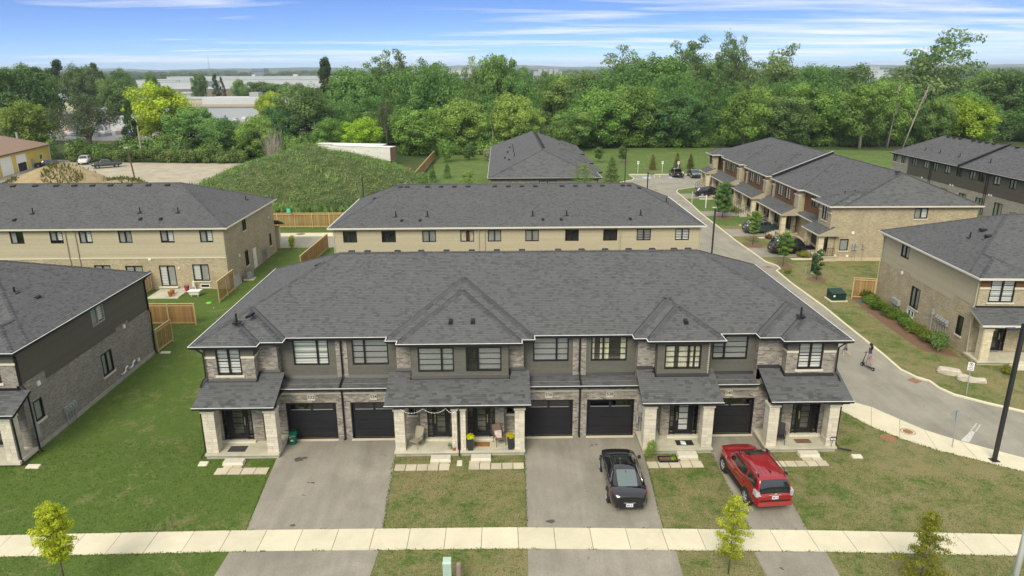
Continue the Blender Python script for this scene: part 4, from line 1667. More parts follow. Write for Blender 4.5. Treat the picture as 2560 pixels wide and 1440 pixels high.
Wall(ROW, 'x', -5.8, -1, 36.1, 36.65, 3.42, 5.9).brick()
Wall(ROW, 'x', 1.15, 1, 36.1, 36.65, 3.42, 5.9).brick()
w = Wall(ROW, 'y', 35.55, -1, -4.95, .32, 3.82, 5.9)
w.window(-4.57, -2.63, 4.29, 5.70, (0.66,), 3, blind=BL, lites=True)
w.window(-1.98, -.06, 4.30, 5.70, (0.34,), 3, blind=BL, lites=True, blind_of=[None, 'slat'])
w.lap(SIDING_D)
Wall(ROW, 'x', -4.95, -1, 35.55, 36.1, 3.8, 5.9).lap(SIDING_D)
Wall(ROW, 'x', .32, 1, 35.55, 36.1, 3.8, 5.9).lap(SIDING_D)
Wall(ROW, 'y', 36.1, -1, 7.45, 8.4, 4.0, 5.9).brick()
Wall(ROW, 'x', 7.45, -1, 36.1, 36.65, 3.42, 5.9).brick()
w = Wall(ROW, 'y', 35.55, -1, 8.4, 11.22, 3.82, 5.9)
w.window(8.80, 10.78, 4.31, 5.70, (0.66,), 3, blind='curtain', cover=0.8, lites=True)
w.lap(SIDING_D)
Wall(ROW, 'x', 8.4, -1, 35.55, 36.1, 3.8, 5.9).lap(SIDING_D)
Wall(ROW, 'x', 11.22, 1, 35.55, 36.65, 3.42, 5.9).lap(SIDING_D)
box_part(ROW, 'corner_trim', TAN, 11.16, 11.235, 35.535, 35.62, 3.82, 5.9)

# ----- skirt roofs over the garages
def lean_to(x0, x1, y0, z0, y1, z1, singles=None, rake=None, name='porch_roof', cut=None, under=True):
	"""sloping porch or skirt roof with rake boards, deck, shingles, gutter"""
	sl = (z1 - z0) / (y1 - y0)
	g = G()
	g.hexa([(x0, y0, z0 - .16), (x1, y0, z0 - .16), (x1, y1, z1 - .16), (x0, y1, z1 - .16), (x0, y0, z0 - .012), (x1, y0, z0 - .012), (x1, y1, z1 - .012), (x0, y1, z1 - .012)])
	r = g.build(name, BLACKT, ROW)
	sg = G()
	lst = [] if singles is not None else None

	def env(x, y):
		if cut and cut[0] < x < cut[1] and y > cut[2]:
			return 99
		return -99
	poly = [Vector((x0 - .02, y0 - .03, z0 - .03 * sl)), Vector((x1 + .02, y0 - .03, z0 - .03 * sl)), Vector((x1 + .02, y1, z1)), Vector((x0 - .02, y1, z1))]
	shingles(poly, sg, 0.145, 0.30, env, lst)
	sg.build('shingle_courses', SHINGLE, r, shade=True, kind='stuff')
	if lst is not None:
		random.shuffle(lst)
		keep = singles[1] if len(lst) > singles[1] else len(lst)
		lst.sort(key=lambda t: t[0][1])
		place_single_shingles(lst[:keep], r)
		rest = G()
		for p, t, up, n, w_, e, sh in lst[keep:]:
			p = Vector(p)
			rest.hexa([p, p + t * w_, p + t * w_ + up * e, p + up * e, p + n * .013, p + t * w_ + n * .013, p + t * w_ + up * e + n * .002, p + up * e + n * .002], sh)
		if rest.f:
			rest.build('upper_shingles', SHINGLE, r, shade=True, kind='stuff')
	gutter(ROW, [(x0 - .03, y0 - .035, z0 - .01), (x1 + .03, y0 - .035, z0 - .01)], w=0.1, h=0.1)
	return r

lean_to(-12.28, -8.94, 35.62, 3.34, 36.62, 3.52, name='skirt_roof')
lean_to(-8.88, -5.95, 35.62, 3.34, 36.62, 3.52, name='skirt_roof')
lean_to(1.25, 4.26, 35.62, 3.34, 36.62, 3.52, name='skirt_roof')
lean_to(4.32, 7.42, 35.62, 3.34, 36.62, 3.52, name='skirt_roof')
lean_to(11.3, 14.08, 35.62, 3.34, 36.62, 3.52, name='skirt_roof')
for a, b in ((-12.3, -9.22), (-8.6, -5.8), (1.15, 3.92), (4.65, 7.45), (11.22, 14.1)):
	G().hexa([(a, 36.40, 3.478), (b, 36.40, 3.478), (b, 36.64, 3.52), (a, 36.64, 3.52), (a, 36.52, 3.50), (b, 36.52, 3.50), (b, 36.62, 3.66), (a, 36.62, 3.66)]).build('flashing', BLACK, ROW)

PZ = 3.15
def PY(z0y): return PZ + S5 * (z0y - 33.8)
lean_to(-16.2, -11.98, 33.8, PZ, 36.08, PY(36.08), singles=(1, 60), cut=(-15.95, -13.35, 35.5))
lean_to(-6.22, 1.45, 33.8, PZ, 36.08, PY(36.08), singles=(1, 140), cut=(-4.95, .32, 35.55))
lean_to(7.36, 11.62, 33.8, PZ, 36.08, PY(36.08), singles=(1, 50), cut=(8.4, 11.22, 35.55))
lean_to(14.18, 18.5, 33.8, PZ, 36.08, PY(36.08), singles=(1, 50), cut=(15.45, 18.1, 35.5))
def flash_y(x0, x1, y):
	z = PY(y)
	G().hexa([(x0, y - .09, z - .03), (x1, y - .09, z - .03), (x1, y - .006, z), (x0, y - .006, z), (x0, y - .075, z + .02), (x1, y - .075, z + .02), (x1, y - .008, z + .15), (x0, y - .008, z + .15)]).build('flashing', BLACK, ROW)
def flash_x(x, y0, y1, s):
	a, b = x + .006 * s, x + .09 * s
	lo, hi = min(a, b), max(a, b)
	G().hexa([(lo, y0, PY(y0) - .02), (hi, y0, PY(y0) - .02), (hi, y1, PY(y1) - .02), (lo, y1, PY(y1) - .02),
			  (lo, y0, PY(y0) + (.12 if s > 0 else .02)), (hi, y0, PY(y0) + (.02 if s > 0 else .12)), (hi, y1, PY(y1) + (.02 if s > 0 else .12)), (lo, y1, PY(y1) + (.12 if s > 0 else .02))]).build('flashing', BLACK, ROW)

flash_y(-16.0, -13.3, 35.5); flash_x(-13.35, 35.42, 36.1, 1); flash_y(-13.26, -12.2, 36.1)
flash_y(-5.0, .37, 35.55); flash_x(-4.95, 35.46, 36.1, -1); flash_x(.32, 35.46, 36.1, 1); flash_y(-5.9, -5.04, 36.1); flash_y(.41, 1.25, 36.1)
flash_y(8.35, 11.27, 35.55); flash_x(8.4, 35.46, 36.1, -1); flash_y(7.4, 8.31, 36.1)
flash_y(15.4, 18.15, 35.5); flash_x(15.45, 35.42, 36.1, -1); flash_y(14.1, 15.36, 36.1)
for a, b in ((-16.1, -12.05), (-6.1, 1.35), (7.45, 11.5), (14.25, 18.4)):
	box_part(ROW, 'porch_beam', BLACKT, a, b, 34.22, 34.5, 2.86, 3.14)
	box_part(ROW, 'porch_ceiling', M('soffit', (0.06, 0.058, 0.05), 0.8), a, b, 34.5, 35.95, 3.12, 3.16)

# ----- porches: slabs, columns
for a, b, ya in ((-15.98, -12.02, 33.92), (-5.86, 1.18, 33.95), (7.5, 11.33, 33.92), (14.2, 18.08, 33.92)):
	box_part(ROW, 'porch_base', M('porch_foundation', (0.36, 0.34, 0.27), 0.9, var=0.2, scale=2), a + .05, b - .05, ya + .08, 36.0, 0.0, 0.2)
	box_part(ROW, 'porch_slab', CONC2, a, b, ya, 36.0, 0.2, 0.3)
for a, b in ((-15.93, -15.28), (-12.66, -12.06), (-5.8, -5.25), (.62, 1.15), (7.56, 8.2), (10.7, 11.28), (14.24, 14.8), (17.5, 18.04)):
	stone_column(ROW, a, b, 34.08, 34.7, 0.3, 2.68)
	box_part(ROW, 'beam_post', BLACKT, (a + b) / 2 - .13, (a + b) / 2 + .13, 34.2, 34.5, 2.78, 2.88)
for a, b in ((-2.74, -2.46), (-2.28, -2.0)):
	stone_column(ROW, a, b, 34.08, 34.6, 0.3, 2.68)
downspout(ROW, [(-2.37, 33.75, 3.05), (-2.37, 34.0, 2.8), (-2.37, 34.1, 2.6), (-2.37, 34.1, .35), (-2.37, 33.95, .28), (-2.37, 33.85, .1)])
for x in (-8.91, 4.29):
	downspout(ROW, [(x, 36.25, 5.95), (x, 36.5, 5.7), (x, 36.52, 3.75), (x, 36.3, 3.56), (x, 35.6, 3.42), (x, 35.56, 3.2), (x, 35.93, 3.0), (x, 35.93, .15), (x, 35.8, .06)], w=0.085)
downspout(ROW, [(-16.3, 35.2, 5.9), (-16.0, 35.42, 5.5), (-16.0, 35.42, 4.15), (-16.15, 35.3, 4.0), (-16.2, 35.0, 3.75)])
downspout(ROW, [(-16.15, 33.85, 3.05), (-16.0, 34.2, 2.8), (-16.02, 34.2, .4), (-16.15, 34.0, .2), (-16.2, 33.9, .1)])
downspout(ROW, [(18.5, 35.2, 5.9), (18.18, 35.42, 5.5), (18.18, 35.42, 4.1), (18.28, 35.3, 3.95), (18.3, 35.0, 3.72)])
downspout(ROW, [(18.4, 33.8, 3.05), (18.4, 33.95, 2.9), (18.15, 34.2, 2.75), (18.12, 34.25, .45), (18.25, 34.0, .2), (18.9, 33.9, .1)])
for x, y in ((7.9, 35.93), (7.72, 35.96)):
	g = G().box(x - .12, x + .12, y - .06, y + .03, 1.5, 2.0)
	g.tube([(x, y - .02, .35), (x, y - .02, 1.5)], .035, 6)
	g.build('electric_meter', METER, ROW)
G().tube([(-4.62, 35.9, .4), (-4.62, 35.9, 1.6)], .03, 6).box(-4.72, -4.56, 35.84, 35.98, 1.6, 1.85).build('electric_meter', METER, ROW)
G().tube([(.12, 35.9, .4), (.12, 35.9, 1.6)], .03, 6).box(.07, .2, 35.84, 35.98, 1.6, 1.85).build('electric_meter', METER, ROW)
G().box(7.44, 7.54, 35.6, 35.92, 1.0, 1.45).build('meter_box', METER, ROW)
G().box(14.15, 14.22, 35.88, 35.98, 1.75, 2.0).build('wall_lamp', METAL, ROW)
place_bricks(BR, 300)

# ---------------------------------------------------------------- neighbouring townhouse rows
def meter_bank(parent, wall, u, z, n=4, w=0.22, h=0.45, step=0.28):
	"""row of wall meters on conduits"""
	for k in range(n):
		g = G()
		uu = u + k * step
		wall.slab(g, uu - w / 2, uu + w / 2, z, z + h, 0.02, 0.16)
		a, b = wall.P(uu, z, .08), wall.P(uu, 0.05, .08)
		g.tube([a, b], 0.03, 6)
		c = wall.P(uu, z + h * .65, .16)
		d = wall.P(uu, z + h * .65, .24)
		g.tube([c, d], 0.085, 10)
		g.build('meter', METER, parent)

def wall_vent(parent, wall, u, z, s=0.12):
	g = G()
	wall.slab(g, u - s, u + s, z - s, z + s, 0.0, 0.07)
	g.build('wall_vent', WHITE, parent)

# ----- left front row (grey brick, charcoal siding), only its right end stands in view
LF = empty('townhouse_row', (-42, 42, 0), 'grey brick and charcoal siding townhouse end at the left edge of the photo', 'townhouse')
roof(LF, [Hip(ZE, [('y-', 35.7, S5), ('y+', 49.55, S5), ('x+', -25.35, .464), ('x-', -60, .464)]),
		  Hip(ZE, [('y-', 34.45, S5), ('x+', -25.35, .464), ('x-', -29.0, S5)], (-60, 0, 30, 42))],
	 [(-60, -25.35, 35.7, 49.55), (-29.0, -25.35, 34.45, 35.7)])
gutter(LF, [(-29.0, 34.45, ZE - .01), (-25.35, 34.45, ZE - .01), (-25.35, 49.55, ZE - .01)])
w = Wall(LF, 'x', -25.65, 1, 34.85, 49.15, 0.25, 3.45)
w.window(35.55, 36.3, 1.5, 2.68, (), 0, sill=PRECAST, blind='grey')
w.window(42.4, 43.65, 1.1, 2.6, (0.5,), 0, sill=PRECAST, blind='grey')
w.flat(BRICK_GREY_UV)
meter_bank(LF, w, 38.0, 0.75, 4)
G().box(-25.63, -25.45, 35.1, 35.4, .75, 1.5).tube([(-25.55, 35.25, .05), (-25.55, 35.25, .8)], .05, 6).build('meter_box', METER, LF)
g = G()
for k, y in enumerate((44.3, 45.3)):
	g.tube([(-25.6, y, .45), (-25.48, y, .5), (-25.46, y + .25, .55), (-25.46, y + .35, .75), (-25.46, y + .6, .8)], .05, 8)
g.build('exhaust_pipe', WHITE, LF)
wall_vent(LF, w, 46.7, 0.5, .11)
w = Wall(LF, 'x', -25.65, 1, 34.85, 49.15, 3.45, 5.95)
w.hole(34.85, 37.0, 3.45, 4.0).hole(44.6, 46.2, 3.45, 3.7)
w.window(42.2, 43.6, 4.6, 5.75, (0.5,), 0, blind_of=['grey', 'zebra'], mat=METER)
w.lap(SIDING_K)
w = Wall(LF, 'x', -25.65, 1, 34.85, 37.0, 3.45, 4.0); w.flat(BRICK_GREY_UV); wall_vent(LF, w, 36.3, 3.5)
w = Wall(LF, 'x', -25.65, 1, 44.6, 46.2, 3.45, 3.7); w.flat(BRICK_GREY_UV); wall_vent(LF, w, 45.6, 3.4)
box_part(LF, 'foundation', M('foundation', (0.33, 0.31, 0.27), 0.9, var=0.15, scale=2), -40, -25.6, 35.0, 49.2, 0, 0.25)
w = Wall(LF, 'y', 34.85, -1, -28.6, -25.65, 3.8, 5.3); w.window(-27.9, -26.5, 4.2, 5.75, (0.5,), 3, blind='zebra', sill=PRECAST); w.flat(BRICK_GREY_UV)
w = Wall(LF, 'y', 34.85, -1, -28.6, -25.65, 5.3, 5.95); w.hole(-27.9, -26.5, 5.3, 5.75); w.lap(SIDING_D)
box_part(LF, 'stone_band', PRECAST, -26.45, -25.6, 34.8, 34.85, 5.2, 5.32)
w = Wall(LF, 'y', 35.0, -1, -28.6, -25.65, 0.3, 3.5); front_door(LF, w, -28.2, -26.6, .4, 2.6); w.flat(BRICK_GREY_UV)
Wall(LF, 'y', 49.15, 1, -50, -25.65, 0, 5.95).flat(BRICK_GREY_UV)
Wall(LF, 'y', 36.1, -1, -50, -28.6, 0, 5.95).flat(BRICK_GREY_UV)
_row = ROW
ROW = LF
lean_to(-29.5, -25.1, 33.25, 3.12, 34.85, 3.12 + S5 * 1.6)
ROW = _row
box_part(LF, 'flashing', BLACK, -28.6, -25.6, 34.78, 34.846, 3.74, 3.9)
box_part(LF, 'porch_slab', CONC2, -29.3, -25.45, 33.4, 35.0, 0.12, 0.3)
stone_column(LF, -26.2, -25.6, 33.55, 34.15, 0.3, 2.65)
box_part(LF, 'porch_beam', BLACKT, -29.3, -25.5, 33.6, 33.9, 2.78, 3.05)
downspout(LF, [(-25.4, 34.6, 5.95), (-25.58, 34.95, 5.6), (-25.58, 34.95, 4.0), (-25.4, 34.9, 3.8), (-25.36, 34.92, 3.5), (-25.4, 35.0, .2), (-25.2, 34.9, .08)], w=.085)
downspout(LF, [(-25.2, 33.3, 3.0), (-25.5, 33.6, 2.7), (-25.5, 33.62, .3), (-25.2, 33.5, .1)], w=.08)
downspout(LF, [(-25.4, 49.3, 5.95), (-25.58, 49.05, 5.6), (-25.58, 49.05, 3.4), (-25.5, 49.05, 3.2), (-25.58, 49.05, .2), (-25.4, 49.0, .08)], w=.085)
roof_vents(LF, [(-27.6, 40.6, 7.05)], 0.26)
stack_pipe(LF, -28.6, 40.2, 7.5, 0.4)

# ----- left back row: beige siding over beige brick
LB = empty('townhouse_row', (-50, 72.4, 0), 'beige townhouse row with patio doors and potted plants behind, at the left', 'townhouse')
roof(LB, [Hip(6.0, [('y-', 64.8, .40), ('y+', 80.1, .40), ('x+', -25.5, .44), ('x-', -90, .44)])], [(-90, -25.5, 64.8, 80.1)], fascia=CREAM, fas_h=.17)
gutter(LB, [(-90, 64.8, 5.99), (-25.5, 64.8, 5.99), (-25.5, 80.1, 5.99)], body=CREAM, lip=CREAM)
roof_vents(LB, [(x, 72.0, 8.85) for x in (-49.0, -46.8, -44.7, -42.9, -41.1, -39.3, -37.4, -35.5, -33.6)], 0.5, mat=BLACKT)
for x, y, z in ((-44.5, 67.3, 7.0), (-34.4, 67.3, 7.0), (-30.8, 67.3, 7.0)):
	stack_pipe(LB, x, y, z, .5)
roof_vents(LB, [(-45.6, 66.2, 6.58), (-33.9, 66.2, 6.58), (-32.0, 66.2, 6.58)], .26)
stack_pipe(LB, -27.2, 75.5, 6.75, .4)
w = Wall(LB, 'y', 65.15, -1, -80, -25.85, 3.1, 5.92)
for k, (a, b) in enumerate([(-45.64, -44.4), (-41.98, -40.78), (-39.29, -38.10), (-35.65, -34.42), (-31.78, -30.53), (-28.13, -26.93)]):
	w.window(a, b, 4.58, 5.70, (0.5,), 0, blind_of=['grey', (None, 'zebra', 'zebra', 'slat', 'zebra', 'zebra')[k]], cover=(1, .8, 1, 1, .9, 1)[k])
w.lap(SIDING_B)
w = Wall(LB, 'y', 65.15, -1, -80, -25.85, 0.0, 3.1)
w.window(-32.36, -30.86, 0.35, 2.36, (0.5,), 0, blind_of=['zebra', 'grey'], name='patio_door')
w.window(-29.23, -27.71, 0.82, 2.44, (0.5,), 0, blind_of=['zebra', 'grey'], sill=PRECAST)
w.window(-35.51, -33.9, 0.35, 2.36, (0.5,), 0, blind='grey', name='patio_door')
w.window(-38.4, -36.9, 0.82, 2.44, (0.5,), 0, blind='grey')
w.window(-28.7, -27.8, 0.1, 0.5, (), 0, name='basement_window', mat=WHITE)
w.flat(BRICK_BEIGE_UV)
wall_vent(LB, w, -33.1, 3.0)
wall_vent(LB, w, -30.5, 2.1, .07)
box_part(LB, 'sill_band', CREAM, -80, -25.85, 65.10, 65.148, 3.04, 3.14)
box_part(LB, 'patio_step', PRECAST, -32.5, -30.7, 64.8, 65.13, 0.2, 0.34)
for x in (-40.5, -39.6):
	downspout(LB, [(x - .2, 64.75, 5.9), (x, 65.05, 5.6), (x, 65.05, .1)], TAN)
downspout(LB, [(-25.6, 64.9, 5.9), (-25.92, 65.08, 5.6), (-25.92, 65.08, .1)], TAN)
w = Wall(LB, 'x', -25.85, 1, 65.15, 79.8, 0.0, 5.92)
w.window(69.9, 70.9, 4.55, 5.8, (0.5,), 0, sill=PRECAST, blind='grey')
w.window(69.75, 70.6, .95, 2.5, (0.5,), 0, sill=PRECAST, blind='grey')
w.window(77.5, 78.2, 1.15, 2.5, (), 0, sill=PRECAST)
w.flat(BRICK_BEIGE_UV)
g = G()
w.slab(g, 72.0, 72.9, 0.1, 2.2, 0.0, 0.04)
d = g.build('side_door', WHITE, LB)
g = G(); w.slab(g, 72.05, 72.12, 1.0, 1.12, 0.04, 0.09); g.build('handle', METAL, d)
meter_bank(LB, w, 74.8, 1.1, 5, step=.34)
wall_vent(LB, w, 68.2, 2.5, .12)
wall_vent(LB, w, 78.0, 4.3, .1)
Wall(LB, 'y', 79.8, 1, -80, -25.85, 0, 5.92).flat(BRICK_BEIGE_UV)
box_part(LB, 'porch_post', STONE_Y, -26.3, -25.8, 81.0, 81.5, 0, 2.6)
_row = ROW; ROW = LB
lean_to(-30, -25.5, 79.81, 3.7, 81.6, 2.95) if False else None
ROW = _row
G().hexa([(-30, 79.8, 3.4), (-25.4, 79.8, 3.4), (-25.4, 81.8, 2.7), (-30, 81.8, 2.7), (-30, 79.8, 3.6), (-25.4, 79.8, 3.6), (-25.4, 81.8, 2.9), (-30, 81.8, 2.9)]).build('porch_roof', SHINGLE_1, LB)

# ----- centre back row: beige siding, dark shingles, white eaves
CB = empty('townhouse_row', (1.5, 72.2, 0), 'long low beige siding row directly behind the dark front townhouses', 'townhouse')
roof(CB, [Hip(6.0, [('y-', 64.2, .36), ('y+', 79.8, .36), ('x-', -15.9, .50), ('x+', 18.9, .50)])], [(-15.9, 18.9, 64.2, 79.8)], fascia=CREAM, fas_h=.17)
gutter(CB, [(-15.9, 79.8, 5.99), (-15.9, 64.2, 5.99), (18.9, 64.2, 5.99), (18.9, 79.8, 5.99)], body=CREAM, lip=WHITE)
roof_vents(CB, [(x, 71.5, 8.55) for x in (-10.1, -9.45, -7.4, -6.05, -4.7, -3.3, -.63, .74, 2.1, 3.44, 6.15, 7.5, 8.9, 10.25, 12.3, 12.95)], .5)
for x in (-9.95, -6.98, 2.97, 6.18, 13.2):
	stack_pipe(CB, x, 65.9 + .25, 6.68, .5)
roof_vents(CB, [(x, 65.4, 6.42) for x in (-9.3, -7.6, 3.9, 5.6, 12.1)], .26)
roof_vents(CB, [(-12.4, 69.5, 7.75), (13.9, 71.0, 8.4)], .4)
stack_pipe(CB, 16.3, 69.3, 7.3, .45)
w = Wall(CB, 'y', 64.55, -1, -15.5, 18.5, 0, 5.92)
bl = [None, None, 'slat', 'curtain', 'grey', 'slat', None, None, 'slat', 'zebra']
for k, (a, b) in enumerate([(-14.69, -13.41), (-11.12, -9.81), (-7.36, -6.08), (-3.83, -2.55), (-1.28, -.03), (2.21, 3.48), (5.93, 7.2), (9.48, 10.79), (12.61, 13.93), (16.21, 17.52)]):
	w.window(a, b, 4.58, 5.66, (0.5,) if k != 3 else (0.46, 0.62), 3 if k > 7 else 0, blind=bl[k], cover=1.0, blind_of=(['curtain', 'red', 'curtain'] if k == 3 else None))
w.lap(SIDING_B)
for x in (-2.1, -1.55, 11.05):
	downspout(CB, [(x, 64.15, 5.9), (x, 64.45, 5.6), (x, 64.45, .1)], TAN)
for x in (-15.55, 18.55):
	downspout(CB, [(x, 64.15, 5.9), (x, 64.48, 5.6), (x, 64.48, .1)], TAN)
Wall(CB, 'x', -15.5, -1, 64.55, 79.5, 0, 5.92).flat(BRICK_BEIGE_UV)
Wall(CB, 'x', 18.5, 1, 64.55, 79.5, 0, 5.92).flat(BRICK_BEIGE_UV)
Wall(CB, 'y', 79.5, 1, -15.5, 18.5, 0, 5.92).flat(BRICK_BEIGE_UV)

# ----- far centre row, gable end on, grey-brown brick
FB = empty('townhouse_row', (6, 115, 0), 'brick row seen end-on behind the long beige row, with stepped eaves', 'townhouse')
hp = [Hip(6.0, [('x-', -1.7, .42), ('x+', 13.4, .42), ('y-', 94.7, .62), ('y+', 136, .62)])]
sl = [(-1.7, 13.4, 94.7, 136)]
for a, b, e in ((100, 106, 14.3), (110, 117, 14.3), (122, 128, 14.3), (130, 135, 14.3)):
	hp.append(Hip(6.0, [('x+', e, .42), ('y-', a, .5), ('y+', b, .5)], (4, 20, 90, 140)))
	sl.append((13.4, e, a, b))
roof(FB, hp, sl, expo=.2, wid=.4, fascia=BLACK)
gutter(FB, [(-1.7, 136, 5.99), (-1.7, 94.7, 5.99), (13.4, 94.7, 5.99), (13.4, 100, 5.99)], lip=GUT_W)
roof_vents(FB, [(6.15, y, 9.1) for y in np.arange(103, 128, 1.9)], .45)
roof_vents(FB, [(1.2, 104, 7.3), (.6, 108, 7.1), (1.1, 114, 7.3), (1.5, 120, 7.4)], .3)
for y in (106, 112, 118):
	stack_pipe(FB, 2.0, y, 7.55, .6)
w = Wall(FB, 'y', 95.05, -1, -1.35, 13.05, 0, 5.9)
w.window(5.1, 7.4, 4.6, 5.6, (0.5,), 0, blind='grey')
w.flat(BRICK_GREY_UV)
Wall(FB, 'x', -1.35, -1, 95.05, 135.7, 0, 5.9).flat(BRICK_GREY_UV)
Wall(FB, 'x', 13.05, 1, 95.05, 135.7, 0, 5.9).flat(BRICK_GREY_UV)
Wall(FB, 'y', 135.7, 1, -1.35, 13.05, 0, 5.9).flat(BRICK_GREY_UV)
downspout(FB, [(13.2, 94.9, 5.9), (12.95, 95.0, 5.6), (12.95, 95.0, 3)])

# ----- right long row: beige brick with wood siding, porches along the road; local frame: x = -distance, y = depth
RL = empty('townhouse_row', (34.55, 73.15, 0), 'beige brick row with brown siding and stone porches along the private road', 'townhouse', rz=math.radians(-91.15))
set_eye(RL)
RLN = 50.5
yr, HS = 8.05, 0.417
blocks = [(-20.2, -10.6), (-31.5, -22.0), (-43.5, -34.0)]
nearp = [('y-', 1.4, HS), ('y+', 16.1, HS), ('x+', 0.0, .95), ('x-', -21.2, 2.0)]
hips = [Hip(6.0, [('y-', 1.4, HS), ('y+', 16.1, HS), ('x+', 0.0, .95), ('x-', -RLN, .5)]),
		Hip(6.0, [('y-', 0.0, HS), ('x+', 0.0, .95), ('x-', -4.6, HS)], (-60, 5, -2, 8)),
		Hip(6.0, [('y-', 0.0, HS), ('x-', -RLN, .5), ('x+', -46.5, HS)], (-60, 5, -2, 8))]
slabs = [(-RLN, 0, 1.4, 16.1), (-4.6, 0, 0, 1.4), (-RLN, -46.5, 0, 1.4)]
for a, b in blocks:
	hips.append(Hip(6.0, [('y-', 0.75, HS), ('x-', a, .5), ('x+', b, .5)], (-60, 5, -2, 8)))
	slabs.append((a, b, .75, 1.4))
roof(RL, hips, slabs, expo=.17, wid=.36, fascia=CREAM, fas_h=.17)
gl = [(-RLN, 16.1), (-RLN, 0), (-46.5, 0), (-46.5, 1.4)]
for a, b in blocks[::-1]:
	gl += [(a, 1.4), (a, .75), (b, .75), (b, 1.4)]
gl += [(-4.6, 1.4), (-4.6, 0), (0, 0), (0, 16.1)]
gutter(RL, [(x, y, 5.99) for x, y in gl], body=CREAM, lip=WHITE)
g = G()
g.hexa([(-20.9, 1.1, 6.0), (-20.6, 1.1, 6.0), (-20.6, 8.75, 9.0), (-20.9, 8.75, 9.0), (-20.9, 1.1, 6.35), (-20.6, 1.1, 6.35), (-20.6, 8.75, 9.42), (-20.9, 8.75, 9.42)])
g.build('parapet', BLACKT, RL)
g = G().hexa([(-20.92, 1.08, 6.352), (-20.58, 1.08, 6.352), (-20.58, 8.75, 9.423), (-20.92, 8.75, 9.423), (-20.9, 1.1, 6.38), (-20.6, 1.1, 6.38), (-20.6, 8.75, 9.45), (-20.9, 8.75, 9.45)])
g.build('parapet_cap', METER, RL)
roof_vents(RL, [(-3.2, 8.2, 9.1)], .5)
for x, y in ((-2.6, 3.6), (-3.6, 3.0), (-27, 3.6), (-15, 3.2), (-38, 3.3)):
	stack_pipe(RL, x, y, 6.0 + HS * (y - 1.4), .4)
w = Wall(RL, 'x', -.35, 1, 0.35, 15.75, 0.35, 5.92)
w.window(9.1, 10.5, 4.6, 5.72, (0.5,), 0, sill=PRECAST, blind_of=['grey', 'zebra'])
w.window(1.65, 2.55, 1.15, 2.42, (), 0, sill=PRECAST, blind='grey')
w.flat(BRICK_BEIGE_UV)
box_part(RL, 'foundation', M('pale_foundation', (0.5, 0.42, 0.28), 0.9, var=.1, scale=2), -40, -.3, .3, 15.8, 0, .35)
wall_vent(RL, w, 2.9, 3.1, .14)
wall_vent(RL, w, 2.6, .55, .12); wall_vent(RL, w, 1.3, .6, .08)
meter_bank(RL, w, 3.1, 1.2, 2, h=.7, step=.3)
meter_bank(RL, w, 4.2, 1.3, 1, h=.6)
downspout(RL, [(-.1, .2, 5.9), (-.25, .42, 5.6), (-.25, .42, .1)], TAN)
def rl_unit_bay(x0, x1):
	w = Wall(RL, 'y', .35, -1, x0, x1, 3.6, 5.92)
	m = (x0 + x1) / 2
	w.window(m - .65, m + .65, 4.2, 5.75, (0.5,), 3, sill=PRECAST, blind='zebra')
	w.flat(BRICK_BEIGE_UV)
	box_part(RL, 'stone_band', PRECAST, x0 - .05, m - .7, .28, .349, 5.1, 5.25)
	box_part(RL, 'stone_band', PRECAST, m + .7, x1 + .05, .28, .349, 5.1, 5.25)

rl_unit_bay(-3.4, -.35)
rl_unit_bay(-50.15, -47.0)
Wall(RL, 'x', -3.4, -1, .35, 1.1, 3.5, 5.92).flat(BRICK_BEIGE_UV)
Wall(RL, 'x', -47.0, 1, .35, 1.1, 3.5, 5.92).flat(BRICK_BEIGE_UV)
for a, b in ((-4.4, -3.4), (-47.0, -46.7)):
	Wall(RL, 'y', 1.1, -1, a, b, 3.4, 5.92).flat(BRICK_BEIGE_UV)
w = Wall(RL, 'y', 1.75, -1, -50.15, -.35, 3.3, 5.92)
wins = []
for a in (-8.9, -33.6, -45.6):
	w.window(a, a + 1.9, 4.4, 5.7, (0.34,), 3, blind='slat')
w.lap(SIDING_W)
w = Wall(RL, 'y', 1.5, -1, -50.15, -.35, 0, 3.3)
gar = [(-8.6, -5.9), (-46.4, -43.8), (-34.0, -31.5), (-22.3, -20.0)]
for a, b in gar:
	garage_door(RL, w, a, b, .03, 2.3)
w.flat(BRICK_BEIGE_UV)
for a, b in blocks:
	w = Wall(RL, 'y', 1.1, -1, a + .35, b - .35, 3.3, 5.92)
	w.hole(a + 1.7, b - 1.7, 3.3, 5.92)
	w.flat(BRICK_BEIGE_UV)
	w = Wall(RL, 'y', .75 + .05, -1, a + 1.7, b - 1.7, 3.5, 5.92)
	m = (a + b) / 2
	w.window(m - 2.2, m - .5, 4.25, 5.7, (0.5,), 3, blind='zebra')
	w.window(m + .5, m + 2.2, 4.25, 5.7, (0.5,), 3, blind='zebra')
	w.lap(SIDING_W)
	for x, sg in ((a + 1.7, -1), (b - 1.7, 1)):
		Wall(RL, 'x', x, sg, .8, 1.1, 3.3, 5.92).lap(SIDING_W)
	for x, sg in ((a + .35, -1), (b - .35, 1)):
		Wall(RL, 'x', x, sg, 1.1, 1.75, 3.3, 5.92).flat(BRICK_BEIGE_UV)
	for p, q in ((a + .35, a + 1.6), (b - 1.6, b - .35)):
		box_part(RL, 'brick_shoulder', TAN, p, q, .95, 1.098, 3.3, 5.2)
		box_part(RL, 'stone_band', PRECAST, p - .06, q + .06, .86, 1.2, 5.2, 5.36)
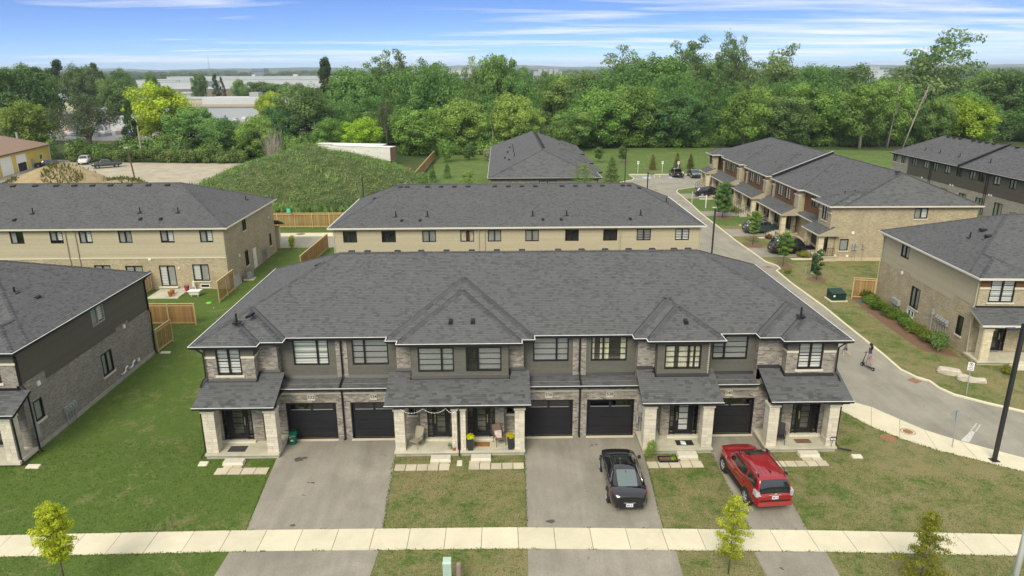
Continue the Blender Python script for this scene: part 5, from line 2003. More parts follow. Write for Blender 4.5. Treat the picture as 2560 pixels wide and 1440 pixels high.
for a, b in ((-10.4, -4.6), (-22.0, -20.4), (-33.9, -31.6), (-46.4, -43.6)):
	g = G()
	sh = [Vector((a, .75, 3.2)), Vector((b, .75, 3.2)), Vector((b, 1.74, 3.6)), Vector((a, 1.74, 3.6))]
	shingles(sh, g, .17, .36)
	r_ = G().hexa([(a, .75, 3.05), (b, .75, 3.05), (b, 1.74, 3.45), (a, 1.74, 3.45), (a, .75, 3.19), (b, .75, 3.19), (b, 1.74, 3.59), (a, 1.74, 3.59)]).build('skirt_roof', CREAM, RL)
	g.build('shingle_courses', SHINGLE, r_, shade=True, kind='stuff')
	gutter(RL, [(a, .72, 3.19), (b, .72, 3.19)], body=CREAM, lip=WHITE, w=.09, h=.09)

def rl_porch(x0, x1, doors, y0=-.95, ywall=1.0, double=False):
	sl = .45
	z0, z1 = 3.0, 3.0 + sl * (.75 - y0)
	g = G()
	sh = [Vector((x0, y0, z0)), Vector((x1, y0, z0)), Vector((x1, .78, z1)), Vector((x0, .78, z1))]
	shingles(sh, g, .17, .36)
	r_ = G().hexa([(x0, y0, z0 - .2), (x1, y0, z0 - .2), (x1, 1.4, z0 - .2), (x0, 1.4, z0 - .2), (x0, y0, z0 - .01), (x1, y0, z0 - .01), (x1, .78, z1 - .01), (x0, .78, z1 - .01)]).build('porch_roof', M('beige_trim', (.36, .32, .22), .7), RL)
	g.build('shingle_courses', SHINGLE, r_, shade=True, kind='stuff')
	gutter(RL, [(x0, y0 - .02, z0 - .01), (x1, y0 - .02, z0 - .01)], body=CREAM, lip=WHITE, w=.09, h=.09)
	box_part(RL, 'porch_slab', CONC2, x0 + .2, x1 - .2, y0 + .2, 1.4, .45, .6)
	box_part(RL, 'porch_base', MATS['pale_foundation'], x0 + .3, x1 - .3, y0 + .3, 1.4, 0, .45)
	cx = [x0 + .3, x1 - .85] + ([(x0 + x1) / 2 - .27] if double else [])
	for c in cx:
		stone_column(RL, c, c + .55, y0 + .25, y0 + .8, .6, 2.6, STONE_Y)
	w = Wall(RL, 'y', ywall, -1, x0 + .3, x1 - .3, .6, 3.0)
	for d in doors:
		front_door(RL, w, d - .75, d + .75, .65, 2.7)
	w.flat(BRICK_BEIGE_UV)
	for d in doors:
		for k in range(3):
			box_part(RL, 'step', CONC2, d - .6, d + .6, y0 - .2 - .3 * k, y0 + .2 - .3 * k, 0, .45 - .15 * k)
		for e in (-.62, .62):
			g = G()
			g.tube([(d + e, y0 - .95, 0.1), (d + e, y0 - .95, .95), (d + e, y0 + .3, 1.55), (d + e, y0 + .3, .6)], .028, 6)
			for k in range(5):
				t = k / 4.0
				g.tube([(d + e, y0 - .95 + 1.25 * t, .15 + .5 * t), (d + e, y0 - .95 + 1.25 * t, .95 + .6 * t)], .016, 5)
			g.build('railing', BLACK, RL)
	g = G()
	ends = [(x1 - .1, y0 + .8)]
	for xx, yy in ends:
		g.tube([(xx, yy, 1.5), (xx, 1.0, 1.5)], .028, 6).tube([(xx, yy, .7), (xx, 1.0, .7)], .02, 6)
		for k in range(6):
			yk = yy + (1.0 - yy) * k / 5
			g.tube([(xx, yk, .6), (xx, yk, 1.5)], .016, 5)
	g.build('railing', BLACK, RL)

rl_porch(-4.3, .15, [-2.6])
rl_porch(-20.0, -10.9, [-17.6, -13.4], double=True)
rl_porch(-31.3, -22.2, [-28.9, -24.6], double=True)
rl_porch(-43.3, -34.2, [-40.9, -36.6], double=True)
rl_porch(-50.65, -46.4, [-48.2])
set_eye()

# ----- far right row: charcoal siding over pale grey brick, back side towards us
FR = empty('townhouse_row', (74, 105, 0), 'charcoal siding and pale brick row with a dark roof at the far right', 'townhouse')
roof(FR, [Hip(6.0, [('x-', 66.9, .44), ('x+', 80.5, .44), ('y+', 122.3, .9), ('y-', 60, .5)])], [(66.9, 80.5, 60, 122.3)], expo=.2, wid=.4, fascia=BLACK)
gutter(FR, [(66.9, 122.3, 5.99), (66.9, 60, 5.99)], lip=GUT_W)
G().hexa([(66.7, 103.0, 6.0), (66.7, 103.3, 6.0), (73.8, 103.3, 9.0), (73.8, 103.0, 9.0), (66.7, 103.0, 6.3), (66.7, 103.3, 6.3), (73.8, 103.3, 9.35), (73.8, 103.0, 9.35)]).build('parapet', BLACKT, FR)
G().hexa([(66.7, 102.98, 6.305), (66.7, 103.32, 6.305), (73.8, 103.32, 9.355), (73.8, 102.98, 9.355), (66.7, 103.0, 6.33), (66.7, 103.3, 6.33), (73.8, 103.3, 9.38), (73.8, 103.0, 9.38)]).build('parapet_cap', BLACK, FR)
roof_vents(FR, [(73.3, y, 8.95) for y in (101, 99, 106, 107.6, 109.2, 110.8, 114, 115.6, 117.2)], .5)
for y in (107, 112, 116, 100):
	stack_pipe(FR, 69.2, y, 7.0, .5)
w = Wall(FR, 'x', 67.25, -1, 62, 117.0, 3.0, 5.92)
for k, y in enumerate((115.2, 111.9, 109.4, 106.3, 103.4, 100.4, 98.4, 95.2, 92.0)):
	w.window(y - .65, y + .65, 4.55, 5.72, (0.5,), 0, blind=('slat', 'zebra', 'slat', 'zebra', None, 'slat', None, 'zebra', 'slat')[k])
w.lap(SIDING_K)
w = Wall(FR, 'x', 67.25, -1, 117.0, 122.0, 0, 5.92)
for y in (118.5, 121):
	w.window(y - .6, y + .6, 4.55, 5.72, (0.5,), 0, sill=PRECAST, blind='grey')
w.flat(brick_uv_material('pale_grey_brick', (0.36, 0.34, 0.30), (0.26, 0.24, 0.21), (0.36, 0.34, 0.3)))
w = Wall(FR, 'x', 67.25, -1, 62, 117.0, 0, 3.0)
for k, y in enumerate((111, 106.5, 101.8, 98, 94)):
	w.window(y - .8, y + .8, (.4, .9)[k % 2], 2.3, (0.5,), 0, blind='grey', name='patio_door' if k % 2 == 0 else 'window')
w.flat(MATS['pale_grey_brick'])
for y in (110.6, 110.2, 97.2, 96.8):
	downspout(FR, [(67.0, y, 5.9), (67.15, y, 5.6), (67.15, y, .1)])
for y in (112.5, 105, 104.4, 96.2, 95.7):
	wall_vent(FR, w, y, 3.05, .12)

# ----- right front row: beige siding over beige brick, corner porch
RF = empty('townhouse_row', (33.05, 46.5, 0), 'beige brick townhouse with shrubs along its side wall, at the right edge', 'townhouse', rz=math.radians(-3.0))
set_eye(RF)
hips = [Hip(6.0, [('x-', 0.0, .46), ('y-', 1.3, S5), ('y+', 15.2, S5), ('x+', 36, .46)]),
		Hip(6.0, [('x-', 0.0, .46), ('y-', 0.0, S5), ('x+', 4.2, S5)], (-2, 40, -2, 8))]
roof(RF, hips, [(0, 36, 1.3, 15.2), (0, 4.2, 0, 1.3)], fascia=CREAM, fas_h=.17)
gutter(RF, [(0, 15.2, 5.99), (0, 0, 5.99), (4.2, 0, 5.99), (4.2, 1.3, 5.99), (20, 1.3, 5.99)], body=CREAM, lip=WHITE)
stack_pipe(RF, 2.9, 6.8, 7.3, .45); stack_pipe(RF, 3.3, 5.6, 7.45, .3)
roof_vents(RF, [(3.9, 7.0, 7.85), (3.6, 5.7, 7.65), (7.6, 9.5, 8.6)], .5)
w = Wall(RF, 'x', .35, -1, .4, 14.85, 3.35, 5.92)
w.hole(.4, 3.1, 3.35, 3.75).hole(9.6, 11.3, 3.35, 3.6)
w.window(10.3, 11.6, 4.6, 5.65, (0.5,), 0, blind='grey')
w.lap(SIDING_B)
w = Wall(RF, 'x', .35, -1, .4, 3.1, 3.35, 3.75); w.flat(BRICK_BEIGE_UV)
w = Wall(RF, 'x', .35, -1, 9.6, 11.3, 3.35, 3.6); w.flat(BRICK_BEIGE_UV); wall_vent(RF, w, 10.9, 3.3, .13)
w = Wall(RF, 'x', .35, -1, .4, 14.85, 0, 3.35)
w.window(7.7, 9.0, 1.0, 2.75, (0.5,), 0, sill=PRECAST, blind='grey')
w.window(1.5, 2.2, 1.15, 2.6, (), 0, sill=PRECAST)
w.window(8.1, 9.2, .12, .75, (0.5,), 0, mat=WHITE, name='basement_window')
w.flat(BRICK_BEIGE_UV)
meter_bank(RF, w, 3.3, 1.25, 5, step=.34)
G().box(.15, .33, 5.2, 5.45, 1.5, 1.9).tube([(.25, 5.3, 0), (.25, 5.3, 1.5)], .05, 6).build('meter_box', METER, RF)
for k in range(3):
	G().box(.05, .33, 10.3 + k * .45, 10.65 + k * .45, .5, .95).tube([(.15, 10.45 + k * .45, 0), (.15, 10.45 + k * .45, .5)], .04, 6).build('gas_meter', METER, RF)
downspout(RF, [(.05, 15.0, 5.9), (.27, 14.75, 5.55), (.27, 14.75, 3.3), (.2, 14.75, 3.1), (.27, 14.75, .1)], TAN)
downspout(RF, [(.1, .1, 5.9), (.27, .5, 5.6), (.27, .5, 3.9), (.2, .5, 3.75), (.25, .3, .1)], TAN)
w = Wall(RF, 'y', .4, -1, .35, 3.75, 3.5, 5.92)
w.hole(.35, 1.05, 5.25, 5.92).hole(2.75, 3.75, 5.25, 5.92)
w.window(1.05, 2.75, 4.15, 5.85, (0.5,), 3, sill=PRECAST, blind='zebra')
w.flat(BRICK_BEIGE_UV)
for a, b in ((.35, 1.05), (2.75, 3.75)):
	Wall(RF, 'y', .41, -1, a, b, 5.25, 5.92).lap(SIDING_W)
	box_part(RF, 'stone_band', PRECAST, a - .05, b, .33, .398, 5.1, 5.25)
w = Wall(RF, 'y', 1.7, -1, 3.75, 20, 0, 5.92); w.flat(BRICK_BEIGE_UV)
Wall(RF, 'x', 3.75, 1, .4, 1.7, 3.4, 5.92).flat(BRICK_BEIGE_UV)
w = Wall(RF, 'y', .55, -1, .35, 3.9, .35, 3.4)
front_door(RF, w, 1.3, 2.9, .42, 2.65)
w.flat(BRICK_BEIGE_UV)
g = G()
sh = [Vector((-.1, -1.35, 3.05)), Vector((6.0, -1.35, 3.05)), Vector((6.0, .4, 3.78)), Vector((-.1, .4, 3.78))]
shingles(sh, g, .145, .3)
r_ = G().hexa([(-.1, -1.35, 2.9), (6.0, -1.35, 2.9), (6.0, .4, 3.6), (-.1, .4, 3.6), (-.1, -1.35, 3.04), (6.0, -1.35, 3.04), (6.0, .4, 3.77), (-.1, .4, 3.77)]).build('porch_roof', MATS['beige_trim'], RF)
g.build('shingle_courses', SHINGLE, r_, shade=True, kind='stuff')
gutter(RF, [(-.12, -1.37, 3.04), (6.0, -1.37, 3.04)], body=CREAM, lip=WHITE, w=.1, h=.1)
box_part(RF, 'flashing', BLACK, .3, 3.75, .33, .396, 3.7, 3.88)
box_part(RF, 'porch_base', MATS['pale_foundation'], .2, 6.0, -1.1, .5, 0, .22)
box_part(RF, 'porch_slab', CONC2, .1, 6.0, -1.25, .5, .22, .35)
stone_column(RF, .3, .9, -1.1, -.5, .35, 2.6, STONE_Y)
box_part(RF, 'porch_beam', CREAM, .2, 6.0, -1.0, -.7, 2.72, 2.92)
downspout(RF, [(-.05, -1.4, 2.95), (.2, -1.15, 2.7), (.2, -1.15, .4)], TAN)
for k in range(2):
	box_part(RF, 'porch_step', PRECAST, 2.3 + .1 * k, 3.9 - .1 * k, -1.95 + .4 * k, -1.25, 0.0 if k == 0 else .18, .18 if k == 0 else .30)
Wall(RF, 'y', 14.85, 1, .35, 20, 0, 5.92).flat(BRICK_BEIGE_UV)
set_eye()

# ---------------------------------------------------------------- vegetation
def rand_unit(n, rng):
	v = rng.normal(size=(n, 3))
	return v / np.linalg.norm(v, axis=1, keepdims=True)

def leaf_arrays(C, Nn, size, aspect, rng, droop=0.0):
	"""rhombic leaves: centres, normals, half-length -> (4n,3)"""
	n = len(C)
	t = rand_unit(n, rng)
	t[:, 2] -= droop
	t -= Nn * np.sum(t * Nn, axis=1, keepdims=True)
	t /= np.linalg.norm(t, axis=1, keepdims=True) + 1e-9
	b = np.cross(Nn, t)
	s = np.asarray(size).reshape(-1, 1)
	V = np.stack([C - t * s, C + b * s * aspect - t * s * .1, C + t * s, C - b * s * aspect - t * s * .1], axis=1)
	return V.reshape(-1, 3)

def leaves_to_mesh(name, V, shade, mat):
	n = len(V) // 4
	me = bpy.data.meshes.new(name)
	me.vertices.add(4 * n)
	me.vertices.foreach_set('co', V.astype(np.float32).ravel())
	me.loops.add(4 * n)
	me.loops.foreach_set('vertex_index', np.arange(4 * n, dtype=np.int32))
	me.polygons.add(n)
	me.polygons.foreach_set('loop_start', np.arange(0, 4 * n, 4, dtype=np.int32))
	at = me.attributes.new('shade', 'FLOAT', 'FACE')
	at.data.foreach_set('value', np.clip(shade, 0, 1).astype(np.float32))
	me.materials.append(mat)
	me.update()
	me.validate()
	return me

def blob_leaves(blobs, per, leaf, rng, aspect=0.55, flat=0.35, fill=0.55, droop=0.0, tone=0.22):
	"""blobs: (x,y,z,rx,ry,rz); leaves sit in the outer shell of every blob"""
	Cs, Ns, Ss, Sh = [], [], [], []
	for bx, by, bz, rx, ry, rz in blobs:
		n = int(per)
		u = rand_unit(n, rng)
		r = rng.uniform(fill, 1.0, (n, 1)) ** 0.7
		wob = 1 + 0.22 * np.sin(u[:, :1] * 5 + bx * 40) * np.cos(u[:, 1:2] * 4 + bz * 30)
		C = np.array([bx, by, bz]) + u * r * wob * np.array([rx, ry, rz])
		nn = u + rand_unit(n, rng) * 0.75
		nn[:, 2] += flat
		nn /= np.linalg.norm(nn, axis=1, keepdims=True)
		Cs.append(C)
		Ns.append(nn)
		Ss.append(leaf * rng.uniform(0.6, 1.35, n))
		Sh.append(np.clip(rng.normal(0.5 + rng.normal(0, tone), 0.2, n), 0, 1))
	C, Nn, S, sh = np.concatenate(Cs), np.concatenate(Ns), np.concatenate(Ss), np.concatenate(Sh)
	return leaf_arrays(C, Nn, S, aspect, rng, droop), sh

def crown_blobs(kind, rng):
	B = []
	if kind in ('R', 'B', 'D', 'Y'):
		n = 46
		for i in range(n):
			k = i + 0.5
			ph = math.acos(1 - 1.92 * k / n)
			th = math.pi * (1 + 5 ** .5) * k + rng.uniform(-.4, .4)
			r = rng.uniform(.62, 1.02)
			rad = rng.uniform(.085, .165)
			low = max(0.0, -math.cos(ph))
			B.append((math.cos(th) * max(math.sin(ph), .35 * low) * .40 * r, math.sin(th) * max(math.sin(ph), .35 * low) * .40 * r, .53 + math.cos(ph) * .40 * r + .05 * (rng.random() - .5),
					  rad, rad, rad * rng.uniform(.6, .85)))
		for i in range(6):
			B.append((rng.uniform(-.15, .15), rng.uniform(-.15, .15), rng.uniform(.4, .75), .16, .16, .13))
	elif kind == 'C':
		heads = [(rng.uniform(-.30, .30), rng.uniform(-.28, .28), rng.uniform(.60, .90)) for _ in range(6)] + [(rng.uniform(-.08, .08), 0, .93)]
		for hx, hy, hz in heads:
			for k in range(13):
				t = k / 12
				z = .10 + (hz - .10) * t
				sp = .075
				rad = rng.uniform(.095, .15) * (1.1 - .3 * t)
				B.append((hx * (0.45 + .55 * t) + rng.normal(0, sp), hy * (0.45 + .55 * t) + rng.normal(0, sp), z, rad, rad, rad * .45))
		for k in range(20):
			a = rng.uniform(0, 6.28)
			B.append((.34 * math.cos(a), .34 * math.sin(a), rng.uniform(.12, .66), .13, .13, .09))
	elif kind == 'P':
		for k in range(26):
			t = (k + .5) / 26
			w = .36 * math.sin(min(1, t * 1.25 + .12) * math.pi * .92) ** .7
			a = rng.uniform(0, 6.28)
			B.append((w * math.cos(a) * .75, w * math.sin(a) * .75, .14 + t * .82, .17 * (1.1 - .6 * t), .17 * (1.1 - .6 * t), .07))
	elif kind == 'W':
		for i in range(38):
			a = rng.uniform(0, 6.28)
			r = rng.uniform(.08, .42)
			z = .93 - .9 * r * r * 2.0 - rng.uniform(0, .32)
			B.append((r * math.cos(a), r * math.sin(a), max(.22, z), .085, .085, .12))
	return B

def trunk_geo(kind, rng, blobs):
	g = G()
	r0 = 0.022
	top = .62
	g.tube([(0, 0, -.02), (.008, .004, .18), (-.006, .01, .4), (.004, 0, top)], [r0 * 1.25, r0, r0 * .75, r0 * .35], 7)
	pick = rng.permutation(len(blobs))[:11]
	for i in pick:
		b = blobs[i]
		z0 = rng.uniform(.16, .45)
		z0 = min(z0, b[2] - .05)
		mid = (b[0] * .45, b[1] * .45, z0 + (b[2] - z0) * .6)
		g.tube([(0, 0, z0), mid, (b[0] * .9, b[1] * .9, b[2])], [r0 * .55, r0 * .34, r0 * .1], 5, cap=False)
	return g

LEAF = {
	'R': leaf_material('leaf_mid', (0.072, 0.138, 0.036), (0.23, 0.35, 0.10)),
	'B': leaf_material('leaf_light', (0.098, 0.178, 0.034), (0.29, 0.43, 0.105)),
	'D': leaf_material('leaf_dark', (0.056, 0.108, 0.036), (0.165, 0.265, 0.088)),
	'Y': leaf_material('leaf_yellowgreen', (0.15, 0.23, 0.02), (0.43, 0.55, 0.06)),
	'W': leaf_material('leaf_grey', (0.042, 0.066, 0.030), (0.150, 0.185, 0.095)),
	'C': leaf_material('leaf_poplar', (0.078, 0.132, 0.044), (0.24, 0.33, 0.13)),
	'P': leaf_material('leaf_slim', (0.018, 0.050, 0.013), (0.080, 0.140, 0.040)),
}
PROTO = {}
PARR = {}
for shape, cnt, per, leaf, asp, droop in (('R', 4, 300, .0155, .6, 0), ('C', 4, 110, .0135, .6, 0), ('P', 2, 230, .019, .55, 0), ('W', 1, 300, .0155, .22, .9)):
	for k in range(cnt):
		rng = np.random.default_rng(100 + k * 7 + ord(shape))
		B = crown_blobs(shape, rng)
		V, sh = blob_leaves(B, per, leaf, rng, asp, droop=droop, fill=.35)
		PARR[shape, k] = (V, sh)
		PROTO[shape, k] = (leaves_to_mesh('crown', V, sh, LEAF[shape]), trunk_geo(shape, rng, B).mesh('trunk', BARK, smooth=True))

def plant_tree(x, y, h, w, kind, label, k, group=None, name='tree', rz=None, z=0.0):
	shape = 'R' if kind in 'RBDY' else kind
	n = len([1 for s in PROTO if s[0] == shape])
	cm, tm = PROTO[shape, k % n]
	e = empty(name, (x, y, z), label, 'tree', group)
	e.rotation_euler = (0, 0, random.uniform(0, 6.28) if rz is None else rz)
	for nm, me in (('crown', cm), ('trunk', tm)):
		o = bpy.data.objects.new(nm, me)
		COL.objects.link(o)
		o.parent = e
		o.scale = (w * 1.35, w * 1.35, h * 1.03)
		if nm == 'crown':
			o.material_slots[0].link = 'OBJECT'
			o.material_slots[0].material = LEAF[kind]
		elif kind == 'B' and 'pale trunk' in label:
			o.material_slots[0].link = 'OBJECT'
			o.material_slots[0].material = BARK_P
	return e

TREES = [
	(-131.8, 205, 21.7, 16.5, 'D', 'large dark tree at the far left edge, taller than the yellow workshop'),
	(-111.0, 172, 14.1, 11.1, 'B', 'rounded mid-green tree rising right behind the yellow workshop roof'),
	(-96.9, 172, 14.6, 15.3, 'W', 'grey-green willow between the yellow workshop and the bright yellow-green tree'),
	(-86.5, 188, 17.7, 14.2, 'Y', 'bright yellow-green tree standing out among the trees on the left'),
	(-88.0, 174, 13.0, 3.9, 'P', 'slim young tree between the grey willow and the bright yellow-green tree'),
	(-138.7, 270, 18.3, 12.4, 'D', 'dark spreading tree in front of the low grey industrial shed on the left'),
	(-201.4, 430, 19.4, 7.9, 'R', 'small round tree on the skyline above the bright yellow-green tree'),
	(-208.2, 330, 23.7, 19.5, 'D', 'leftmost tree of the dark skyline group at the far left'),
	(-205.6, 345, 24.1, 14.9, 'P', 'second tree from the left in the dark skyline group'),
	(-187.8, 335, 23.6, 14.5, 'D', 'highest tree in the dark skyline group on the left'),
	(-188.2, 350, 22.7, 11.3, 'P', 'narrow tree right of the middle of the dark skyline group on the left'),
	(-173.1, 340, 21.5, 11.0, 'D', 'rightmost tree of the dark skyline group on the left'),
	(-75.4, 178, 11.9, 10.6, 'R', 'mid-green tree right beside the bright yellow-green tree'),
	(-65.5, 172, 9.6, 9.8, 'R', 'broad green tree above the right half of the clipped hedge'),
	(-57.4, 170, 9.8, 8.8, 'B', 'rounded green tree left of the bare twiggy bush'),
	(-55.5, 182, 11.6, 8.9, 'D', 'dark tree left of the tall woodland, behind the bare twiggy bush'),
	(-178.1, 440, 18.6, 8.1, 'D', 'small dark tree before the long pale warehouse, left of two slim ones'),
	(-168.9, 440, 17.2, 5.2, 'P', 'slim tree before the long pale warehouse, first of two'),
	(-164.7, 440, 15.7, 3.8, 'P', 'slim short tree before the long pale warehouse, second of two'),
	(-151.5, 430, 15.5, 8.4, 'R', 'small rounded tree before the long pale warehouse, above the brown wall'),
	(-120.4, 370, 14.9, 14.1, 'D', 'leftmost of three dark round trees below the long pale warehouse'),
	(-108.1, 365, 14.4, 13.9, 'D', 'middle of three dark round trees below the long pale warehouse'),
	(-97.4, 360, 13.9, 11.8, 'D', 'rightmost of three dark round trees below the long pale warehouse'),
	(-84.9, 270, 12.9, 9.1, 'Y', 'pale yellow-green tree beside the white rooftop block'),
	(-54.7, 232, 23.0, 8.6, 'P', 'tall narrow dark tree sticking up at the left of the tall woodland'),
	(-49.7, 188, 16.9, 13.3, 'D', 'broad dark tree at the left end of the tall woodland'),
	(-42.6, 218, 20.8, 16.1, 'R', 'full green tree just right of the tall narrow dark tree'),
	(-35.5, 232, 25.8, 10.1, 'C', 'open-crowned tall tree left of the tallest one in the centre left'),
	(-28.5, 226, 25.9, 9.9, 'C', 'tallest open-crowned tree in the centre left of the woodland'),
	(-22.2, 228, 23.3, 8.7, 'C', 'thin-topped tree with sky showing through, left of the white factory'),
	(-33.4, 172, 9.3, 8.4, 'Y', 'yellowish round tree above the two white trailers'),
	(-41.0, 172, 9.5, 7.3, 'B', 'small green tree by the wooden utility pole with crossarms'),
	(-28.1, 179, 13.2, 5.7, 'W', 'slender grey-green tree in the woodland edge right of the yellowish tree'),
	(-20.0, 174, 11.8, 11.4, 'B', 'light green rounded tree directly above the end of the white trailers'),
	(-9.7, 178, 13.3, 12.2, 'B', 'large light green tree in the woodland edge, centre of the photo'),
	(-8.4, 226, 23.9, 7.2, 'C', 'thin open tree with sky showing through, right of the white factory'),
	(-0.8, 216, 25.0, 11.3, 'R', 'tall full light green tree right of the white factory'),
	(7.4, 222, 20.5, 8.5, 'C', 'tree with sparse crown left of the grey silos on the skyline'),
	(3.9, 181, 14.2, 11.4, 'B', 'full light green tree behind the short pale pole'),
	(18.1, 224, 18.9, 14.8, 'R', 'rounded green tree just right of the grey silos on the skyline'),
	(25.4, 214, 20.0, 11.8, 'D', 'dark-topped tree right of the grey silos, second along'),
	(17.0, 181, 10.3, 10.0, 'R', 'lower green tree above the roof of the far brick row'),
	(25.7, 188, 15.3, 13.5, 'B', 'broad light green tree above the grassy bank, left of the parking court'),
	(38.4, 230, 27.0, 14.0, 'C', 'tall uneven tree where the right-hand woodland rises up'),
	(46.6, 216, 24.3, 16.1, 'R', 'massive rounded light green tree in the right-hand woodland'),
	(61.5, 236, 29.7, 12.4, 'C', 'tall dark pointed tree left of the two thin skyline tops'),
	(70.0, 232, 30.8, 8.0, 'C', 'left one of two thin tree tops, highest in the right-hand woodland'),
	(75.3, 231, 29.7, 7.2, 'C', 'right one of two thin tree tops in the right-hand woodland'),
	(85.4, 228, 27.0, 14.6, 'C', 'tall feathery tree at the right slope of the right-hand woodland'),
	(35.2, 191, 16.8, 13.7, 'B', 'broad green tree above the tall lamp post by the parking court'),
	(46.8, 189, 14.2, 14.1, 'D', 'dark dense tree above the parked cars of the parking court'),
	(61.6, 182, 16.2, 11.1, 'B', 'light green slanting tree just above the long beige and brown row'),
	(72.6, 184, 13.5, 12.3, 'D', 'very dark low tree right of the light green slanting tree'),
	(94.7, 216, 20.8, 15.0, 'D', 'rounded dark tree on the skyline left of the distant grey building'),
	(103.5, 216, 21.0, 13.3, 'D', 'rounded dark tree on the skyline touching the distant grey building'),
	(80.5, 189, 16.5, 13.2, 'B', 'full green tree in front of the rounded dark skyline trees'),
	(91.9, 183, 17.0, 11.8, 'B', 'light green tree standing on a bare pale trunk at the right'),
	(101.1, 187, 17.7, 11.0, 'B', 'light green tree right of the one on a bare pale trunk'),
	(131.2, 216, 30.4, 19.0, 'C', 'tallest tree of all, broad crowned, at the right'),
	(120.7, 186, 13.2, 12.5, 'Y', 'yellowing tree below the tallest tree at the right'),
	(144.7, 208, 20.2, 15.2, 'D', 'large dark tree at the right edge of the photo'),
	(111.2, 184, 13.3, 8.2, 'R', 'mid-green tree behind the leaning bare trunks'),
]
NAMES = {'C': 'poplar_tree', 'P': 'slim_tree', 'W': 'willow_tree'}
for i, (x, y, h, w, kind, label) in enumerate(TREES):
	plant_tree(x, y, h, w * (1.3 if kind == 'C' else 1.0), kind, label, i, 'trees beyond the townhouses', NAMES.get(kind, 'broadleaf_tree'))

rng = np.random.default_rng(5)
VV, SS = [], []
PROF = [(-85, 12), (-62, 15), (-45, 21), (-20, 24), (-8, 21), (5, 23), (14, 21), (22, 19.5), (36, 26), (45, 28), (62, 29), (78, 27), (88, 23), (97, 19.5), (110, 18.5), (120, 21), (135, 22), (150, 20), (230, 20), (300, 21)]
for k in range(150):
	y = rng.uniform(190, 215) if k < 60 else rng.uniform(200, 290)
	x = rng.uniform(-60, 175) * (y / 215)
	if x < -45 * (y / 200):
		continue
	hmax = interp(PROF, x * 200 / y)
	h = min(hmax, 20 + (hmax - 20) * y / 215) * (rng.uniform(.45, .75) if k < 60 else rng.uniform(.82, 1.0))
	w = rng.uniform(12, 19)
	sh_, kk = (('R', int(rng.integers(4))), ('C', int(rng.integers(4))))[int(rng.random() < .35)]
	V, s = PARR[sh_, kk]
	keep = rng.random(len(s)) < .55
	a = rng.uniform(0, 6.28)
	Q = V.reshape(-1, 4, 3)[keep].copy()
	c, s_ = math.cos(a), math.sin(a)
	R2 = np.array([[c, -s_, 0], [s_, c, 0], [0, 0, 1]])
	Q = Q @ R2.T * np.array([w, w, h]) + np.array([x, y, 0])
	VV.append(Q.reshape(-1, 3))
	SS.append(np.clip(s[keep] * rng.uniform(.6, 1.1), 0, 1))
o = link('woodland', leaves_to_mesh('woodland', np.concatenate(VV), np.concatenate(SS), LEAF['R']))
tag(o, 'dense mass of green woodland filling in behind the single trees', 'woodland', kind='stuff')

def bush_mass(name, spots, leaf, per, mat, label, cat, seed=1, aspect=.5, squash=.75, fill=.3):
	rng = np.random.default_rng(seed)
	B = []
	for x, y, r, h in spots:
		for k in range(4):
			a = rng.uniform(0, 6.28)
			q = rng.uniform(0, .55) * r
			rr = r * rng.uniform(.45, .7)
			B.append((x + q * math.cos(a), y + q * math.sin(a), h * rng.uniform(.3, .62), rr, rr, h * .42))
	V, sh = blob_leaves(B, per, leaf, rng, aspect, fill=fill)
	o = link(name, leaves_to_mesh(name, V, sh, mat))
	return tag(o, label, cat, kind='stuff')

rng = np.random.default_rng(11)
sp = []
for k in range(210):
	x = rng.uniform(-24, 128)
	sp.append((x, rng.uniform(188, 193) - (0 if x > 6 else 14), rng.uniform(1.8, 3.4), rng.uniform(2.0, 4.6)))
bush_mass('undergrowth', sp, .26, 130, LEAF['B'], 'light green undergrowth along the foot of the woodland', 'undergrowth', 2)
sp = []
for k in range(90):
	x = rng.uniform(-125, -30)
	sp.append((x, rng.uniform(164, 186), rng.uniform(1.6, 3.4), rng.uniform(2.0, 6.0)))
bush_mass('yard_scrub', sp, .28, 150, LEAF['R'], 'green scrub and saplings behind the clipped hedge', 'scrub', 3)

rng = np.random.default_rng(21)
hb = []
for k in range(130):
	t = rng.random()
	x = -98 + 41 * t
	y = 165.5 - 5.2 * t
	hb.append((x, y + rng.uniform(-1, 1), rng.uniform(.6, 2.6), .9, .9, .75))
V, sh = blob_leaves(hb, 190, .17, rng, .6, tone=.25)
h0 = leaves_to_mesh('hedge', V, sh, leaf_material('leaf_hedge', (0.07, 0.13, 0.03), (0.27, 0.34, 0.11)))
h0.transform(Matrix.Translation((77.5, -163, 0)))
o = link('hedge', h0, loc=(-77.5, 163, 0))
tag(o, 'long clipped green hedge along the back of the gravel yard', 'hedge')

